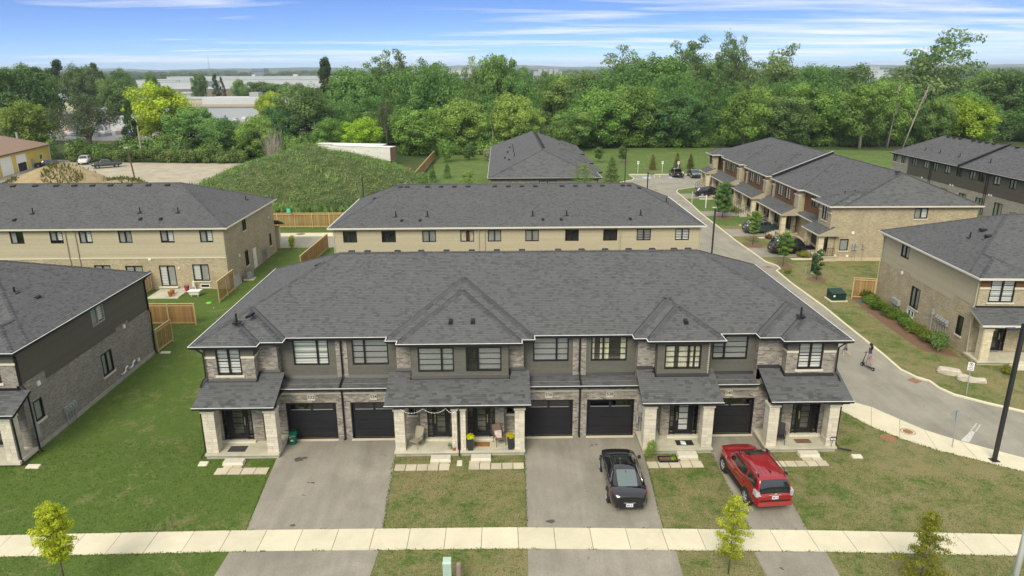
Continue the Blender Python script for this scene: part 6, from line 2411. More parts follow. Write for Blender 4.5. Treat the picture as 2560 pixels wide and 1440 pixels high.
def weeds(name, H, x0, x1, y0, y1, n, hmin, hmax, mat, label, seed, hcut=.05, aspect=.16, patchy=0.0):
	rng = np.random.default_rng(seed)
	X = rng.uniform(x0, x1, n * 2)
	Y = rng.uniform(y0, y1, n * 2)
	Z = np.array([H(a, b) for a, b in zip(X, Y)])
	m = Z > hcut
	if patchy:
		pn = np.sin(X * .55 + 1.3 * np.sin(Y * .4)) + np.sin(Y * .6 + 2 + np.sin(X * .3))
		m &= pn > patchy
	X, Y, Z = X[m][:n], Y[m][:n], Z[m][:n]
	k = len(X)
	pat = .5 + .25 * np.sin(X * .33 + 2 * np.sin(Y * .21)) + .2 * np.sin(Y * .5 + X * .17)
	s = rng.uniform(hmin, hmax, k) * (.7 + .6 * pat)
	lean = rng.normal(size=(k, 3)) * .38
	t = lean + np.array([0, 0, 1.0])
	t /= np.linalg.norm(t, axis=1, keepdims=True)
	a = rng.uniform(0, 6.28, k)
	b = np.stack([np.cos(a), np.sin(a), np.zeros(k)], 1)
	C = np.stack([X, Y, Z], 1)
	S = s[:, None]
	V = np.stack([C, C + t * S * .5 + b * S * aspect, C + t * S, C + t * S * .5 - b * S * aspect], 1).reshape(-1, 3)
	sh = np.clip(pat * .7 + rng.normal(.15, .16, k), 0, 1)
	o = link(name, leaves_to_mesh(name, V, sh, mat))
	return tag(o, label, 'weeds', kind='stuff')

WEED = leaf_material('leaf_weed', (0.075, 0.14, 0.040), (0.26, 0.36, 0.12))
rng = np.random.default_rng(44)
mb = []
while len(mb) < 1900:
	x, y = rng.uniform(-53, -12), rng.uniform(105, 143)
	z = H_MOUND(x, y)
	if z > .05:
		r = rng.uniform(.45, 1.1) * (1.7 if rng.random() < .12 else 1)
		mb.append((x, y, z + r * .2, r, r, r * .6))
V, sh = blob_leaves(mb, 40, .125, rng, .35, flat=.9, fill=.3, tone=.34)
tag(link('mound_weeds', leaves_to_mesh('mound_weeds', V, sh, WEED)), 'soft green weeds covering the big mound', 'weeds', kind='stuff')
weeds('mound_stalks', H_MOUND, -57.5, -9.5, 103, 145, 3000, .3, .9, WEED, 'tall weed stalks standing on the big mound', 4)
weeds('dirt_weeds', lambda x, y: max(H_DIRT(x, y), H_DIRT2(x, y)), -92, -58, 118, 137, 2600, .3, 1.0, leaf_material('leaf_olive', (0.05, 0.07, 0.02), (0.17, 0.17, 0.06)), 'sparse weeds on the pale dirt piles', 6, .3, .2, patchy=.45)
weeds('field_weeds', lambda x, y: .06, -64, -12, 100.5, 124, 15000, .4, 1.3, WEED, 'tall weeds in the vacant ground behind the cedar fence', 8)

def shrub(x, y, r, h, label, mat, per=160, leaf=.06, n=7, seed=0, group=None, aspect=.4, name='shrub', cat='shrub', cone=False, stem=True):
	rng = np.random.default_rng(seed + int(abs(x * 13 + y * 7)))
	B = []
	if cone:
		for k in range(n):
			t = (k + .5) / n
			B.append((rng.normal(0, .04 * r), rng.normal(0, .04 * r), h * (.06 + .9 * t), r * (1.02 - t) ** .8 + .03, r * (1.02 - t) ** .8 + .03, h / n * .9))
	else:
		for k in range(n):
			a = rng.uniform(0, 6.28)
			q = rng.uniform(.1, .6) * r
			B.append((q * math.cos(a), q * math.sin(a), h * rng.uniform(.3, .68), r * rng.uniform(.35, .55), r * rng.uniform(.35, .55), h * .32))
	V, sh = blob_leaves(B, per, leaf, rng, aspect, fill=.3)
	e = empty(name, (x, y, 0), label, cat, group)
	o = bpy.data.objects.new('foliage', leaves_to_mesh('foliage', V, sh, mat))
	COL.objects.link(o)
	o.parent = e
	if stem:
		g = G().tube([(0, 0, -.02), (0, 0, h * .8)], [max(.02, r * .05), .01], 6)
		G.build(g, 'stem', BARK, None, kind='x') if False else None
		m = g.mesh('stem', BARK)
		s = bpy.data.objects.new('stem', m)
		COL.objects.link(s)
		s.parent = e
	return e

def young_tree(x, y, h, cw, z0, label, mat, leaf, n=26, per=90, group=None, trunk_r=.035, seed=1, layered=False, bark=None):
	"""young street tree: visible branches carrying leaf clusters"""
	rng = np.random.default_rng(seed)
	e = empty('young_tree', (x, y, 0), label, 'tree', group)
	B = []
	g = G()
	g.tube([(0, 0, -.02), (.01, 0, h * .5), (.03, .02, h * .97)], [trunk_r, trunk_r * .75, .006], 7)
	for k in range(n):
		t = (k + .5) / n
		z = z0 + (h - z0) * t
		prof = math.sqrt(max(.1, 1 - (2 * t - .9) ** 2 * .85)) if not layered else (1.05 - t) ** .8 * (.75 + .35 * (k % 3 == 0))
		a = k * 2.4 + rng.uniform(-.4, .4)
		q = cw / 2 * prof * rng.uniform(.45, .95)
		r = cw * rng.uniform(.12, .19) * (1.05 if not layered else .75)
		up = .18 * q if not layered else .05 * q
		B.append((q * math.cos(a), q * math.sin(a), z + up, r * 1.1, r * 1.1, r * (.75 if not layered else .42)))
		g.tube([(0.01, 0, z - q * .35), (q * .5 * math.cos(a), q * .5 * math.sin(a), z), (q * math.cos(a), q * math.sin(a), z + up)], [.012, .008, .003], 4, cap=False)
		B.append((q * .55 * math.cos(a + .3), q * .55 * math.sin(a + .3), z, r * .9, r * .9, r * .5))
	V, sh = blob_leaves(B, per, leaf, rng, .38, fill=.1, droop=.5, flat=.15)
	o = bpy.data.objects.new('crown', leaves_to_mesh('crown', V, sh, mat))
	COL.objects.link(o)
	o.parent = e
	s = bpy.data.objects.new('trunk', g.mesh('trunk', bark or BARK, smooth=True))
	COL.objects.link(s)
	s.parent = e
	return e

L_LIME = leaf_material('leaf_lime', (0.24, 0.34, 0.02), (0.60, 0.68, 0.07), rand=.05, trans=.35)
L_GOLD = leaf_material('leaf_gold', (0.20, 0.22, 0.012), (0.60, 0.58, 0.07), rand=.05, trans=.35)
L_OLIVE = leaf_material('leaf_autumn', (0.10, 0.135, 0.018), (0.29, 0.31, 0.05), rand=.05)
young_tree(-17.35, 23.6, 4.15, 1.42, 1.85, 'lime-yellow young tree at the lower left by the sidewalk', L_LIME, .052, 36, 230, seed=3, trunk_r=.045)
young_tree(9.25, 24.4, 3.6, 1.4, 0.8, 'yellow young tree with open branches in front of the red car', L_GOLD, .045, 30, 120, seed=8, trunk_r=.03)
young_tree(16.75, 23.6, 3.35, 2.6, 0.15, 'olive young tree with tiered branches at the lower right', L_OLIVE, .042, 34, 170, seed=13, layered=True, trunk_r=.03)
young_tree(30.7, 96.6, 4.8, 2.7, .9, 'full dark green street tree by the white hanging sign post', LEAF['D'], .12, 34, 190, seed=21, trunk_r=.06)
young_tree(29.6, 81.0, 3.9, 1.6, 1.4, 'bright green young tree beside the teal hatchback', LEAF['B'], .10, 24, 110, seed=22)
young_tree(29.5, 71.4, 3.6, 1.7, 1.2, 'bright green young tree in front of the black off-roader', LEAF['B'], .095, 22, 90, seed=23)
young_tree(30.9, 66.4, 3.0, 1.2, .5, 'small dark columnar tree next to the green utility cabinet', LEAF['D'], .07, 22, 110, seed=24)
L_ARB = leaf_material('leaf_cedar', (0.06, 0.075, 0.012), (0.20, 0.19, 0.045))
for x, y, h, lb in ((31.1, 146.0, 3.1, 'golden cedar between the two left parking signs'), (36.0, 145.5, 3.4, 'golden cedar behind the car with its hatch open'), (38.9, 146, 3.2, 'golden cedar behind the grey parked car')):
	shrub(x, y, .95, h, lb, L_ARB, 260, .12, 9, group='cedars by the parking court', cone=True, name='cedar_tree', cat='tree')
young_tree(21.6, 158, 3.2, 2.8, .9, 'small round tree alone on the grassy bank, left of its twin', LEAF['D'], .13, 18, 90, seed=31)
young_tree(26.6, 157, 3.4, 2.6, .9, 'small round tree on the grassy bank beside the tall lamp post', LEAF['D'], .13, 18, 90, seed=32)
shrub(19.9, 127.5, 1.9, 4.9, 'dark bushy cedar at the corner of the parking court', LEAF['D'], 300, .15, 10, cone=True, name='cedar_tree', cat='tree')
shrub(-10.3, 136, 1.0, 2.9, 'dark small spruce on the lawn by the long cedar fence', LEAF['D'], 260, .11, 9, cone=True, name='spruce_tree', cat='tree')
shrub(-12.6, 131, 1.0, 3.2, 'green cedar bush at the foot of the long cedar fence', LEAF['R'], 260, .12, 9, cone=True, name='cedar_tree', cat='tree')
shrub(-13.0, 120, 1.2, 3.6, 'green bush in front of the long cedar fence, nearest to us', LEAF['R'], 300, .13, 8, name='bush', cat='bush')
young_tree(-4.1, 90.5, 7.4, 2.9, 3.6, 'thin leafy young tree left in front of the far brick row', LEAF['B'], .11, 20, 45, seed=41)
young_tree(10.5, 91.0, 8.1, 3.6, 3.8, 'thin leafy young tree right in front of the far brick row', LEAF['B'], .11, 22, 50, seed=42)
for x, y, r, h, lb, mt in ((-12.5, 160, 3.0, 6.2, 'big light green bush at the end of the far lawn', LEAF['B']), (-7.2, 163, 2.2, 4.2, 'dark bush beside the flowering bush on the far lawn', LEAF['D']),
						   (-2.2, 162.5, 2.2, 3.2, 'pale flowering bush left of the far brick row', leaf_material('leaf_flower', (0.10, 0.13, 0.05), (0.50, 0.48, 0.36)))):
	shrub(x, y, r, h, lb, mt, 260, .2, 9, name='bush', cat='bush')
e = empty('bare_bush', (-50.5, 160, 0), 'bare grey twiggy bush at the right end of the clipped hedge', 'bush')
g = G()
for k in range(60):
	a, q = random.uniform(0, 6.28), random.uniform(.5, 3.2)
	hh = random.uniform(4, 8)
	g.tube([(q * .2 * math.cos(a), q * .2 * math.sin(a), 0), (q * .6 * math.cos(a), q * .6 * math.sin(a), hh * .5), (q * math.cos(a + .2), q * math.sin(a + .2), hh)], [.07, .05, .02], 4, cap=False)
s = bpy.data.objects.new('twigs', g.mesh('twigs', BARK_P)); COL.objects.link(s); s.parent = e
for k, (x, dx, h, lb) in enumerate(((98.5, 1.2, 16, 'bare pale straight trunk below the tallest tree'), (102.5, 4.5, 15.5, 'bare pale leaning trunk below the tallest tree'))):
	e = empty('bare_tree', (x, 182, 0), lb, 'tree', 'bare pale trunks')
	g = G()
	g.tube([(0, 0, 0), (dx * .4, 0, h * .45), (dx * .8, .5, h * .8), (dx, .5, h)], [.2, .16, .10, .03], 7)
	s = bpy.data.objects.new('trunk', g.mesh('trunk', BARK_P, smooth=True)); COL.objects.link(s); s.parent = e
	for q in range(7):
		t = .4 + q * .08
		g = G().tube([(dx * t, 0, h * t), (dx * t + random.uniform(-1.5, 1.5), random.uniform(-1, 1), h * (t + .12)), (dx * t + random.uniform(-2.6, 2.6), 0, h * (t + .22))], [.09, .05, .015], 5, cap=False)
		s = bpy.data.objects.new('branch', g.mesh('branch', BARK_P)); COL.objects.link(s); s.parent = e
L_SHR = leaf_material('leaf_spiky', (0.045, 0.10, 0.014), (0.20, 0.27, 0.045))
i = 0
for t in np.linspace(0, 1, 9):
	x = 32.75 - .55 * t - .12 * math.sin(t * 9)
	y = 60.2 - 11.6 * t
	lb = ['dark leafy shrub at the back corner of the right-hand beige house', 'leafy shrub by the gas meters of the right-hand house, second from the back', 'shrub just before the basement window of the right-hand house',
		  'shrub under the tall side window of the right-hand house', 'middle shrub of the row beside the right-hand house', 'shrub left of the electric meters beside the right-hand house',
		  'shrub with reddish tips below the electric meters', 'shrub next to the front end of the row beside the right-hand house', 'large bushy shrub at the front corner of the right-hand house'][i]
	shrub(x, y, 1.0 if i < 8 else 1.25, .95 if i < 8 else 1.3, lb, L_SHR if i < 8 else LEAF['R'], 210, .10, 8, group='shrubs beside the right-hand house', aspect=.25)
	i += 1
shrub(34.3, 43.9, .6, .7, 'small orange-tinged shrub by the concrete steps of the right-hand porch', L_OLIVE, 170, .07, 6, aspect=.25)
shrub(37.2, 44.3, .6, .7, 'small green shrub at the right edge beside the right-hand porch', LEAF['R'], 170, .07, 6, aspect=.25)
shrub(-24.4, 80.6, .7, 1.7, 'yellow-green shrub at the corner of the beige row by the back street', LEAF['Y'], 170, .09, 7)
shrub(28.9, 68.6, .5, .55, 'low brown-green shrub at the kerb corner by the near porch', L_OLIVE, 120, .07, 6)
shrub(33.2, 75.2, .8, .8, 'reddish shrub in the bed beside the nearest stone porch', L_OLIVE, 150, .08, 7)
shrub(32.5, 84.0, .6, .6, 'rusty flowering shrub between the two parked cars', leaf_material('leaf_rust', (0.10, 0.05, 0.02), (0.30, 0.14, 0.06)), 150, .08, 7)
shrub(33.5, 100.5, .9, 1.1, 'green clipped shrub behind the white hanging sign post', LEAF['R'], 150, .09, 7)
shrub(32.0, 91.0, .7, .7, 'green shrub by the steps of the double porch', LEAF['R'], 150, .09, 7)
shrub(34.3, 119.5, .9, .6, 'low golden ground shrub at the far porch', LEAF['Y'], 150, .1, 7)
shrub(7.85, 33.45, .42, 1.25, 'tall wispy grass clump by the porch column of number 538', leaf_material('leaf_grassclump', (0.13, 0.19, 0.03), (0.36, 0.42, 0.12)), 130, .11, 7, aspect=.1, name='grass_clump', cat='plant', stem=False)
shrub(9.0, 33.3, .2, .32, 'small yellow-green plant in the bed by the step of number 538', LEAF['Y'], 110, .045, 5, name='bedding_plant', cat='plant', stem=False)

# ---------------------------------------------------------------- vehicles
def smooth_table(tab, y):
	"""piecewise smooth interpolation of a station table [(y, v), ...]"""
	ys = [t[0] for t in tab]
	vs = [t[1] for t in tab]
	if y <= ys[0]: return vs[0]
	if y >= ys[-1]: return vs[-1]
	k = max(i for i in range(len(ys) - 1) if ys[i] <= y)
	t = (y - ys[k]) / (ys[k + 1] - ys[k])
	def m(i):
		if i <= 0 or i >= len(ys) - 1: return 0.0
		d0 = (vs[i] - vs[i - 1]) / (ys[i] - ys[i - 1]); d1 = (vs[i + 1] - vs[i]) / (ys[i + 1] - ys[i])
		return 0.0 if d0 * d1 <= 0 else 2 * d0 * d1 / (d0 + d1)
	h = ys[k + 1] - ys[k]
	a, b = m(k) * h, m(k + 1) * h
	return vs[k] * (2 * t**3 - 3 * t**2 + 1) + a * (t**3 - 2 * t**2 + t) + vs[k + 1] * (-2 * t**3 + 3 * t**2) + b * (t**3 - t**2)

def paint(name, col, metal=0.3, rough=0.3):
	return M('paint_' + name, col, rough, metal=metal, coat=1.0, spec=0.5, var=0.04, scale=2)

TYRE = M('tyre', (0.018, 0.018, 0.019), 0.85)
RIM = M('rim', (0.55, 0.55, 0.55), 0.3, metal=0.8)
RIM_D = M('rim_dark', (0.06, 0.06, 0.065), 0.35, metal=0.7)
CAR_GLASS = M('car_glass', (0.012, 0.015, 0.017), 0.04, spec=0.8, coat=0.6)
CAR_GLASS_G = M('car_glass_green', (0.10, 0.13, 0.125), 0.06, spec=0.8, coat=0.6)
LAMP_R = M('tail_lamp', (0.20, 0.008, 0.010), 0.15, coat=0.8)
LAMP_C = M('clear_lamp', (0.40, 0.40, 0.41), 0.12, coat=0.8)
TRIM = M('car_trim', (0.02, 0.02, 0.021), 0.5)
CHROME = M('chrome', (0.72, 0.72, 0.72), 0.15, metal=1.0)
PLATE = M('licence_plate', (0.70, 0.71, 0.74), 0.5)
INK = M('plate_ink', (0.03, 0.05, 0.16), 0.6)

class Car:
	"""lofted car; local frame: +y forward, origin on the ground under the middle"""

	def __init__(s, name, label, group, loc, rz, L, Wd, H, deck, roofz, base_w, plan, belt_in=.93, roof_in=.76, sill=.22, nose=.06):
		s.L, s.W, s.H = L, Wd, H
		s.deck, s.roofz, s.bw, s.plan = deck, roofz, base_w, plan
		s.bi, s.ri, s.sill = belt_in, roof_in, sill
		s.e = empty(name, loc, label, 'car', group, rz=rz if rz else 1e-6)
		W[s.e.name] = Vector((0, 0, 0))

	def body_sec(s, y):
		w = smooth_table(s.plan, y) * s.W / 2
		zd = smooth_table(s.deck, y)
		zb = s.sill + max(0, (abs(y) - s.L * .40)) * .22
		half = [(w * .80, zb), (w * .95, zb + .08), (w * .995, zb + .24), (w, zb + (zd - zb) * .55), (w * .985, zb + (zd - zb) * .78), (w * s.bi, zd - .015), (w * (s.bi - .07), zd + .008)]
		cr = .035
		pts = [(-x, z) for x, z in half]
		inner = half[-1][0]
		n = 8
		top = [(-inner + 2 * inner * k / n, zd + .008 + cr * (1 - (2 * k / n - 1) ** 2)) for k in range(1, n)]
		pts += top + [(x, z) for x, z in half[::-1]]
		return [(x, y, z) for x, z in pts]

	def body(s, mat, n=44):
		rows = []
		for k in range(n + 1):
			t = k / n
			y = -s.L / 2 + s.L * (t + .045 * math.sin(2 * math.pi * t) * -1)
			rows.append(s.body_sec(y))
		g = G().grid(rows)
		for r in (rows[0], rows[-1]):
			g.face(r if r is rows[0] else r[::-1])
		g.face([p for p in [rows[0][0], rows[0][-1], rows[-1][-1], rows[-1][0]]])
		o = g.build('body', mat, s.e, smooth=True)
		try:
			o.data.set_sharp_from_angle(angle=math.radians(42))
		except Exception:
			pass
		return o

	def gsec(s, y, nb=24):
		"""greenhouse section from left base over the roof to right base"""
		zd = smooth_table(s.deck, y) - .02
		zr = smooth_table(s.roofz, y)
		wb = smooth_table(s.bw, y) * s.W / 2
		f = max(0.0, min(1.0, (zr - zd) / (s.H - 1.0)))
		wt = wb * (1 - (1 - s.ri) * f)
		out = []
		for k in range(nb + 1):
			b = k / nb
			if b <= .27:
				t = b / .27
				x = wb + (wt - wb) * t ** 1.15
				z = zd + (zr - .07 - zd) * t
				x, z = -x, z
			elif b >= .73:
				t = (1 - b) / .27
				x = wb + (wt - wb) * t ** 1.15
				z = zd + (zr - .07 - zd) * t
			else:
				t = (b - .27) / .46 * 2 - 1
				x = wt * (math.sin(t * math.pi / 2) * .35 + t * .65)
				z = zr - .07 + .07 * (1 - abs(t) ** 3.2)
			out.append(Vector((x, y, max(z, zd))))
		return out

	def gpt(s, y, b):
		sec = s.gsec(y)
		k = min(int(b * 24), 23)
		t = b * 24 - k
		return sec[k].lerp(sec[k + 1], t)

	def house(s, mat, y0, y1, n=70):
		rows = [s.gsec(y0 + (y1 - y0) * k / n) for k in range(n + 1)]
		o = G().grid(rows).build('cabin', mat, s.e, smooth=True)
		return o

	def patch(s, name, mat, quad, off=.006, nu=8, nv=6, parent=None, fn=None):
		"""quad: four (y, b) corners on the greenhouse surface -> glass pane floating just proud of it"""
		fn = fn or s.gpt
		rows = []
		for i in range(nu + 1):
			row = []
			for j in range(nv + 1):
				u, v = i / nu, j / nv
				y = (quad[0][0] * (1 - u) + quad[1][0] * u) * (1 - v) + (quad[3][0] * (1 - u) + quad[2][0] * u) * v
				b = (quad[0][1] * (1 - u) + quad[1][1] * u) * (1 - v) + (quad[3][1] * (1 - u) + quad[2][1] * u) * v
				p = fn(y, b)
				d1 = fn(y + .01, b) - fn(y - .01, b)
				d2 = fn(y, min(1, b + .01)) - fn(y, max(0, b - .01))
				n = d1.cross(d2)
				if n.length > 1e-9:
					n.normalize()
				if n.dot(p - Vector((0, p.y * .8, .6))) < 0:
					n = -n
				row.append(p + n * off)
			rows.append(row)
		return G().grid(rows).build(name, mat, parent or s.e, smooth=True)

	def wheels(s, ys, r=.33, wd=.22, track=None, rim=None, spokes=5):
		tx = (track or s.W / 2 - .11)
		for y in ys:
			for sx in (-1, 1):
				c = (sx * tx, y, r)
				arch = G().lathe([(r + .075, -.06), (r + .075, .125), (r + .03, .128)], (c[0], y, r), 20, axis='x')
				if sx < 0:
					arch = G().lathe([(r + .075, .06), (r + .075, -.125), (r + .03, -.128)], (c[0], y, r), 20, axis='x')
				arch.build('wheel_arch', TRIM, s.e)
				a, b = -wd / 2, wd / 2
				off = sx * .03
				ty = G().lathe([(r * .62, a), (r * .95, a), (r, a + .03), (r, b - .03), (r * .95, b), (r * .62, b)], (c[0] + off, y, r), 24, axis='x').build('wheel', TYRE, s.e, smooth=False)
				o = sx * (wd / 2 + .005)
				rg = G()
				rg.lathe([(r * .63, o - sx * .03), (r * .66, o), (r * .58, o), (r * .56, o - sx * .04), (.02, o - sx * .05)], (c[0] + off, y, r), 24, axis='x')
				for k in range(spokes):
					an = 2 * math.pi * k / spokes + .3
					rg.tube([(c[0] + off + o - sx * .01, y, r), (c[0] + off + o - sx * .005, y + math.cos(an) * r * .58, r + math.sin(an) * r * .58)], [.05, .035], 5)
				rg.build('rim', rim or RIM, ty)

	def box(s, name, mat, *b, parent=None, rot=None):
		return G().box(*b).build(name, mat, parent or s.e)

def licence(c, y, z, w=.32):
	p = c.box('licence_plate', PLATE, -w / 2, w / 2, y - .012, y, z - .08, z + .08)
	for k in range(7):
		if k == 4: continue
		c.box('plate_character', INK, -w * .4 + k * w * .115, -w * .4 + k * w * .115 + .024, y - .016, y - .0125, z - .04, z + .045, parent=p)

BLK = paint('black', (0.006, 0.006, 0.008), 0.0, 0.12)
sd = Car('sedan', 'shiny black sedan parked on the driveway of number 538', 'cars on the front driveways', (5.93, 31.06, 0.012), math.radians(-1.0), 4.8, 1.86, 1.42,
		 deck=[(-2.4, .80), (-2.3, .93), (-1.75, .99), (-1.0, .97), (0, .95), (.9, .96), (1.6, .89), (2.2, .72), (2.4, .60)],
		 roofz=[(-1.95, .98), (-1.5, 1.14), (-.95, 1.33), (-.3, 1.415), (.3, 1.41), (.75, 1.30), (1.25, 1.06), (1.42, .95)],
		 base_w=[(-1.95, .72), (-1.2, .86), (0, .90), (1.0, .87), (1.42, .74)],
		 plan=[(-2.4, .70), (-2.25, .86), (-1.8, .965), (-.8, 1.0), (.8, 1.0), (1.6, .97), (2.1, .87), (2.4, .64)], roof_in=.72)
sd.body(BLK)
sd.house(BLK, -1.95, 1.42)
sd.patch('rear_window', CAR_GLASS_G, [(-1.78, .36), (-1.78, .64), (-.82, .66), (-.82, .34)], .008)
sd.patch('windscreen', CAR_GLASS_G, [(.72, .31), (.72, .69), (1.32, .71), (1.32, .29)], .008)
sd.patch('sunroof', CAR_GLASS, [(-.1, .38), (-.1, .62), (.55, .62), (.55, .38)], .006)
for s0 in (0, 1):
	f = (lambda b: b) if s0 == 0 else (lambda b: 1 - b)
	sd.patch('side_window', CAR_GLASS, [(.92, f(.05)), (.60, f(.235)), (-.10, f(.245)), (-.10, f(.05))], .007)
	sd.patch('side_window', CAR_GLASS, [(-.18, f(.05)), (-.18, f(.245)), (-.85, f(.235)), (-1.05, f(.06))], .007)
	tr = G()
	pts = [sd.gpt(y, f(b)) for y, b in ((1.1, .03), (.75, .20), (.3, .262), (-.3, .27), (-.85, .25), (-1.2, .14), (-1.3, .06), (-.4, .025), (.4, .025), (1.1, .03))]
	tr.tube([p + (p - Vector((0, p.y, .9))).normalized() * .012 for p in pts], .012, 5)
	tr.build('window_trim', CHROME, sd.e)
sd.wheels((-1.38, 1.38), .335, spokes=7)
for sx in (-1, 1):
	g = G()
	g.hexa([(sx * .48, -2.365, .74), (sx * .50, -2.31, .72), (sx * .86, -2.0, .76), (sx * .89, -2.03, .78), (sx * .47, -2.33, .89), (sx * .50, -2.28, .90), (sx * .85, -1.95, .94), (sx * .88, -1.99, .92)])
	o = g.build('tail_light', LAMP_R, sd.e)
	g = G().hexa([(sx * .45, 2.28, .56), (sx * .80, 2.0, .60), (sx * .78, 1.95, .60), (sx * .43, 2.2, .56), (sx * .45, 2.25, .70), (sx * .80, 1.95, .74), (sx * .78, 1.9, .74), (sx * .43, 2.18, .70)])
	g.build('headlight', LAMP_C, sd.e)
	G().hexa([(sx * .90, .78, .98), (sx * 1.05, .80, .99), (sx * 1.05, .98, .99), (sx * .90, .96, .98), (sx * .90, .80, 1.10), (sx * 1.04, .82, 1.12), (sx * 1.04, .94, 1.12), (sx * .90, .92, 1.10)]).build('mirror', BLK, sd.e)
	for y in (.25, -.75):
		sd.box('door_handle', CHROME, sx * .935, sx * .955, y - .1, y + .1, .80, .83)
g = G().tube([(-.80, -2.14, .60), (-.6, -2.34, .55), (0, -2.425, .52), (.6, -2.34, .55), (.80, -2.14, .60)], .018, 6)
g.build('bumper_strip', CHROME, sd.e)
em = G().lathe([(.062, 0), (.062, .012), (.052, .014), (.05, .008), (.002, .008)], (0, -2.375, .79), 20, axis='y').build('emblem', CHROME, sd.e)
for t, dz in (('V', .02), ('W', -.018)):
	me = text_mesh(t, .07, CHROME, name='emblem_letter')
	me.transform(Matrix.Translation((0, -2.39, .79 + dz)) @ Matrix.Rotation(math.radians(90), 4, 'X'))
	link('emblem_letter', me, None, em)
licence(sd, -2.42, .42)
sd.box('bumper_lower', TRIM, -.66, .66, -2.395, -2.25, .24, .36)
for x in (-.62, -.52):
	G().tube([(x, -2.2, .26), (x, -2.45, .25)], .035, 8).build('exhaust', CHROME, sd.e)
G().hexa([(-.012, -1.02, 1.30), (.012, -1.02, 1.30), (.012, -.86, 1.35), (-.012, -.86, 1.35), (-.006, -1.03, 1.38), (.006, -1.03, 1.38), (.006, -.95, 1.37), (-.006, -.95, 1.37)]).build('antenna', TRIM, sd.e)

RED = paint('red', (0.30, 0.008, 0.014), 0.25, 0.25)
su = Car('suv', 'red off-road wagon with silver roof rails on the driveway of number 540', 'cars on the front driveways', (12.42, 30.82, 0.012), math.radians(4.2), 4.82, 1.93, 1.80,
		 deck=[(-2.41, .98), (-2.3, 1.08), (-1.0, 1.10), (0, 1.09), (.95, 1.10), (1.5, 1.10), (2.1, 1.05), (2.33, .97), (2.41, .86)],
		 roofz=[(-2.36, 1.06), (-2.25, 1.42), (-2.1, 1.70), (-1.9, 1.77), (-.6, 1.81), (.2, 1.80), (.55, 1.70), (.95, 1.38), (1.22, 1.10)],
		 base_w=[(-2.36, .86), (-1.8, .92), (0, .945), (.9, .92), (1.22, .84)],
		 plan=[(-2.41, .80), (-2.3, .91), (-1.9, .98), (-.8, 1.0), (1.2, 1.0), (1.8, .975), (2.2, .90), (2.41, .70)], roof_in=.80, sill=.38)
su.body(RED)
su.house(RED, -2.36, 1.22)
su.patch('rear_window', CAR_GLASS, [(-2.34, .29), (-2.34, .71), (-2.12, .70), (-2.12, .30)], .012)
su.patch('windscreen', CAR_GLASS, [(.58, .30), (.58, .70), (1.14, .72), (1.14, .28)], .008)
su.patch('sunroof', CAR_GLASS, [(-.12, .37), (-.12, .63), (.42, .63), (.42, .37)], .008)
for s0 in (0, 1):
	f = (lambda b: b) if s0 == 0 else (lambda b: 1 - b)
	su.patch('side_window', CAR_GLASS, [(.88, f(.06)), (.52, f(.225)), (-.12, f(.235)), (-.12, f(.05))], .008)
	su.patch('side_window', CAR_GLASS, [(-.2, f(.05)), (-.2, f(.235)), (-1.0, f(.235)), (-1.0, f(.05))], .008)
	su.patch('side_window', CAR_GLASS, [(-1.2, f(.07)), (-1.2, f(.235)), (-1.95, f(.225)), (-2.1, f(.07))], .008)
	sx = -1 if s0 == 0 else 1
	rr = G().tube([(sx * .70, .25, 1.80), (sx * .71, .12, 1.875), (sx * .715, -.8, 1.885), (sx * .71, -1.75, 1.875), (sx * .70, -1.92, 1.80)], .022, 6)
	rr.build('roof_rail', CHROME, su.e)
	for y in (.2, -1.84):
		su.box('rail_foot', TRIM, sx * .69 - .03, sx * .69 + .03, y - .12, y + .12, 1.76, 1.87)
	g = G()
	g.hexa([(sx * .70, -2.40, .92), (sx * .90, -2.34, .92), (sx * .93, -2.05, .94), (sx * .72, -2.1, .94), (sx * .74, -2.40, 1.16), (sx * .90, -2.34, 1.18), (sx * .93, -2.06, 1.20), (sx * .74, -2.1, 1.18)])
	g.build('tail_light', LAMP_C, su.e)
	G().hexa([(sx * .68, -2.415, .84), (sx * .88, -2.36, .84), (sx * .90, -2.2, .86), (sx * .70, -2.2, .86), (sx * .68, -2.415, .92), (sx * .88, -2.36, .92), (sx * .90, -2.2, .94), (sx * .70, -2.2, .94)]).build('reflector', LAMP_R, su.e)
	G().hexa([(sx * .52, 2.3, .86), (sx * .84, 2.1, .88), (sx * .84, 2.0, .88), (sx * .52, 2.2, .86), (sx * .52, 2.3, 1.02), (sx * .84, 2.06, 1.05), (sx * .84, 2.0, 1.05), (sx * .52, 2.2, 1.02)]).build('headlight', LAMP_C, su.e)
	G().hexa([(sx * .94, .66, 1.12), (sx * 1.13, .68, 1.13), (sx * 1.13, .88, 1.13), (sx * .94, .86, 1.12), (sx * .94, .68, 1.32), (sx * 1.12, .70, 1.33), (sx * 1.12, .84, 1.33), (sx * .94, .82, 1.32)]).build('mirror', RED, su.e)
	su.box('running_board', TRIM, sx * .88, sx * 1.0, -.95, .85, .34, .42)
	for y in (.05, -.95):
		su.box('door_handle', RED, sx * .97, sx * .995, y - .11, y + .11, .93, .97)
su.wheels((-1.42, 1.42), .385, .25, track=.85, spokes=6)
su.box('bumper_step', TRIM, -.72, .72, -2.44, -2.30, .70, .755)
g = G().hexa([(-.82, -2.50, .50), (.82, -2.50, .50), (.90, -2.25, .50), (-.90, -2.25, .50), (-.80, -2.47, .70), (.80, -2.47, .70), (.92, -2.22, .72), (-.92, -2.22, .72)])
g.build('bumper', RED, su.e)
su.box('hatch_handle', CHROME, -.28, .28, -2.425, -2.40, 1.02, 1.05)
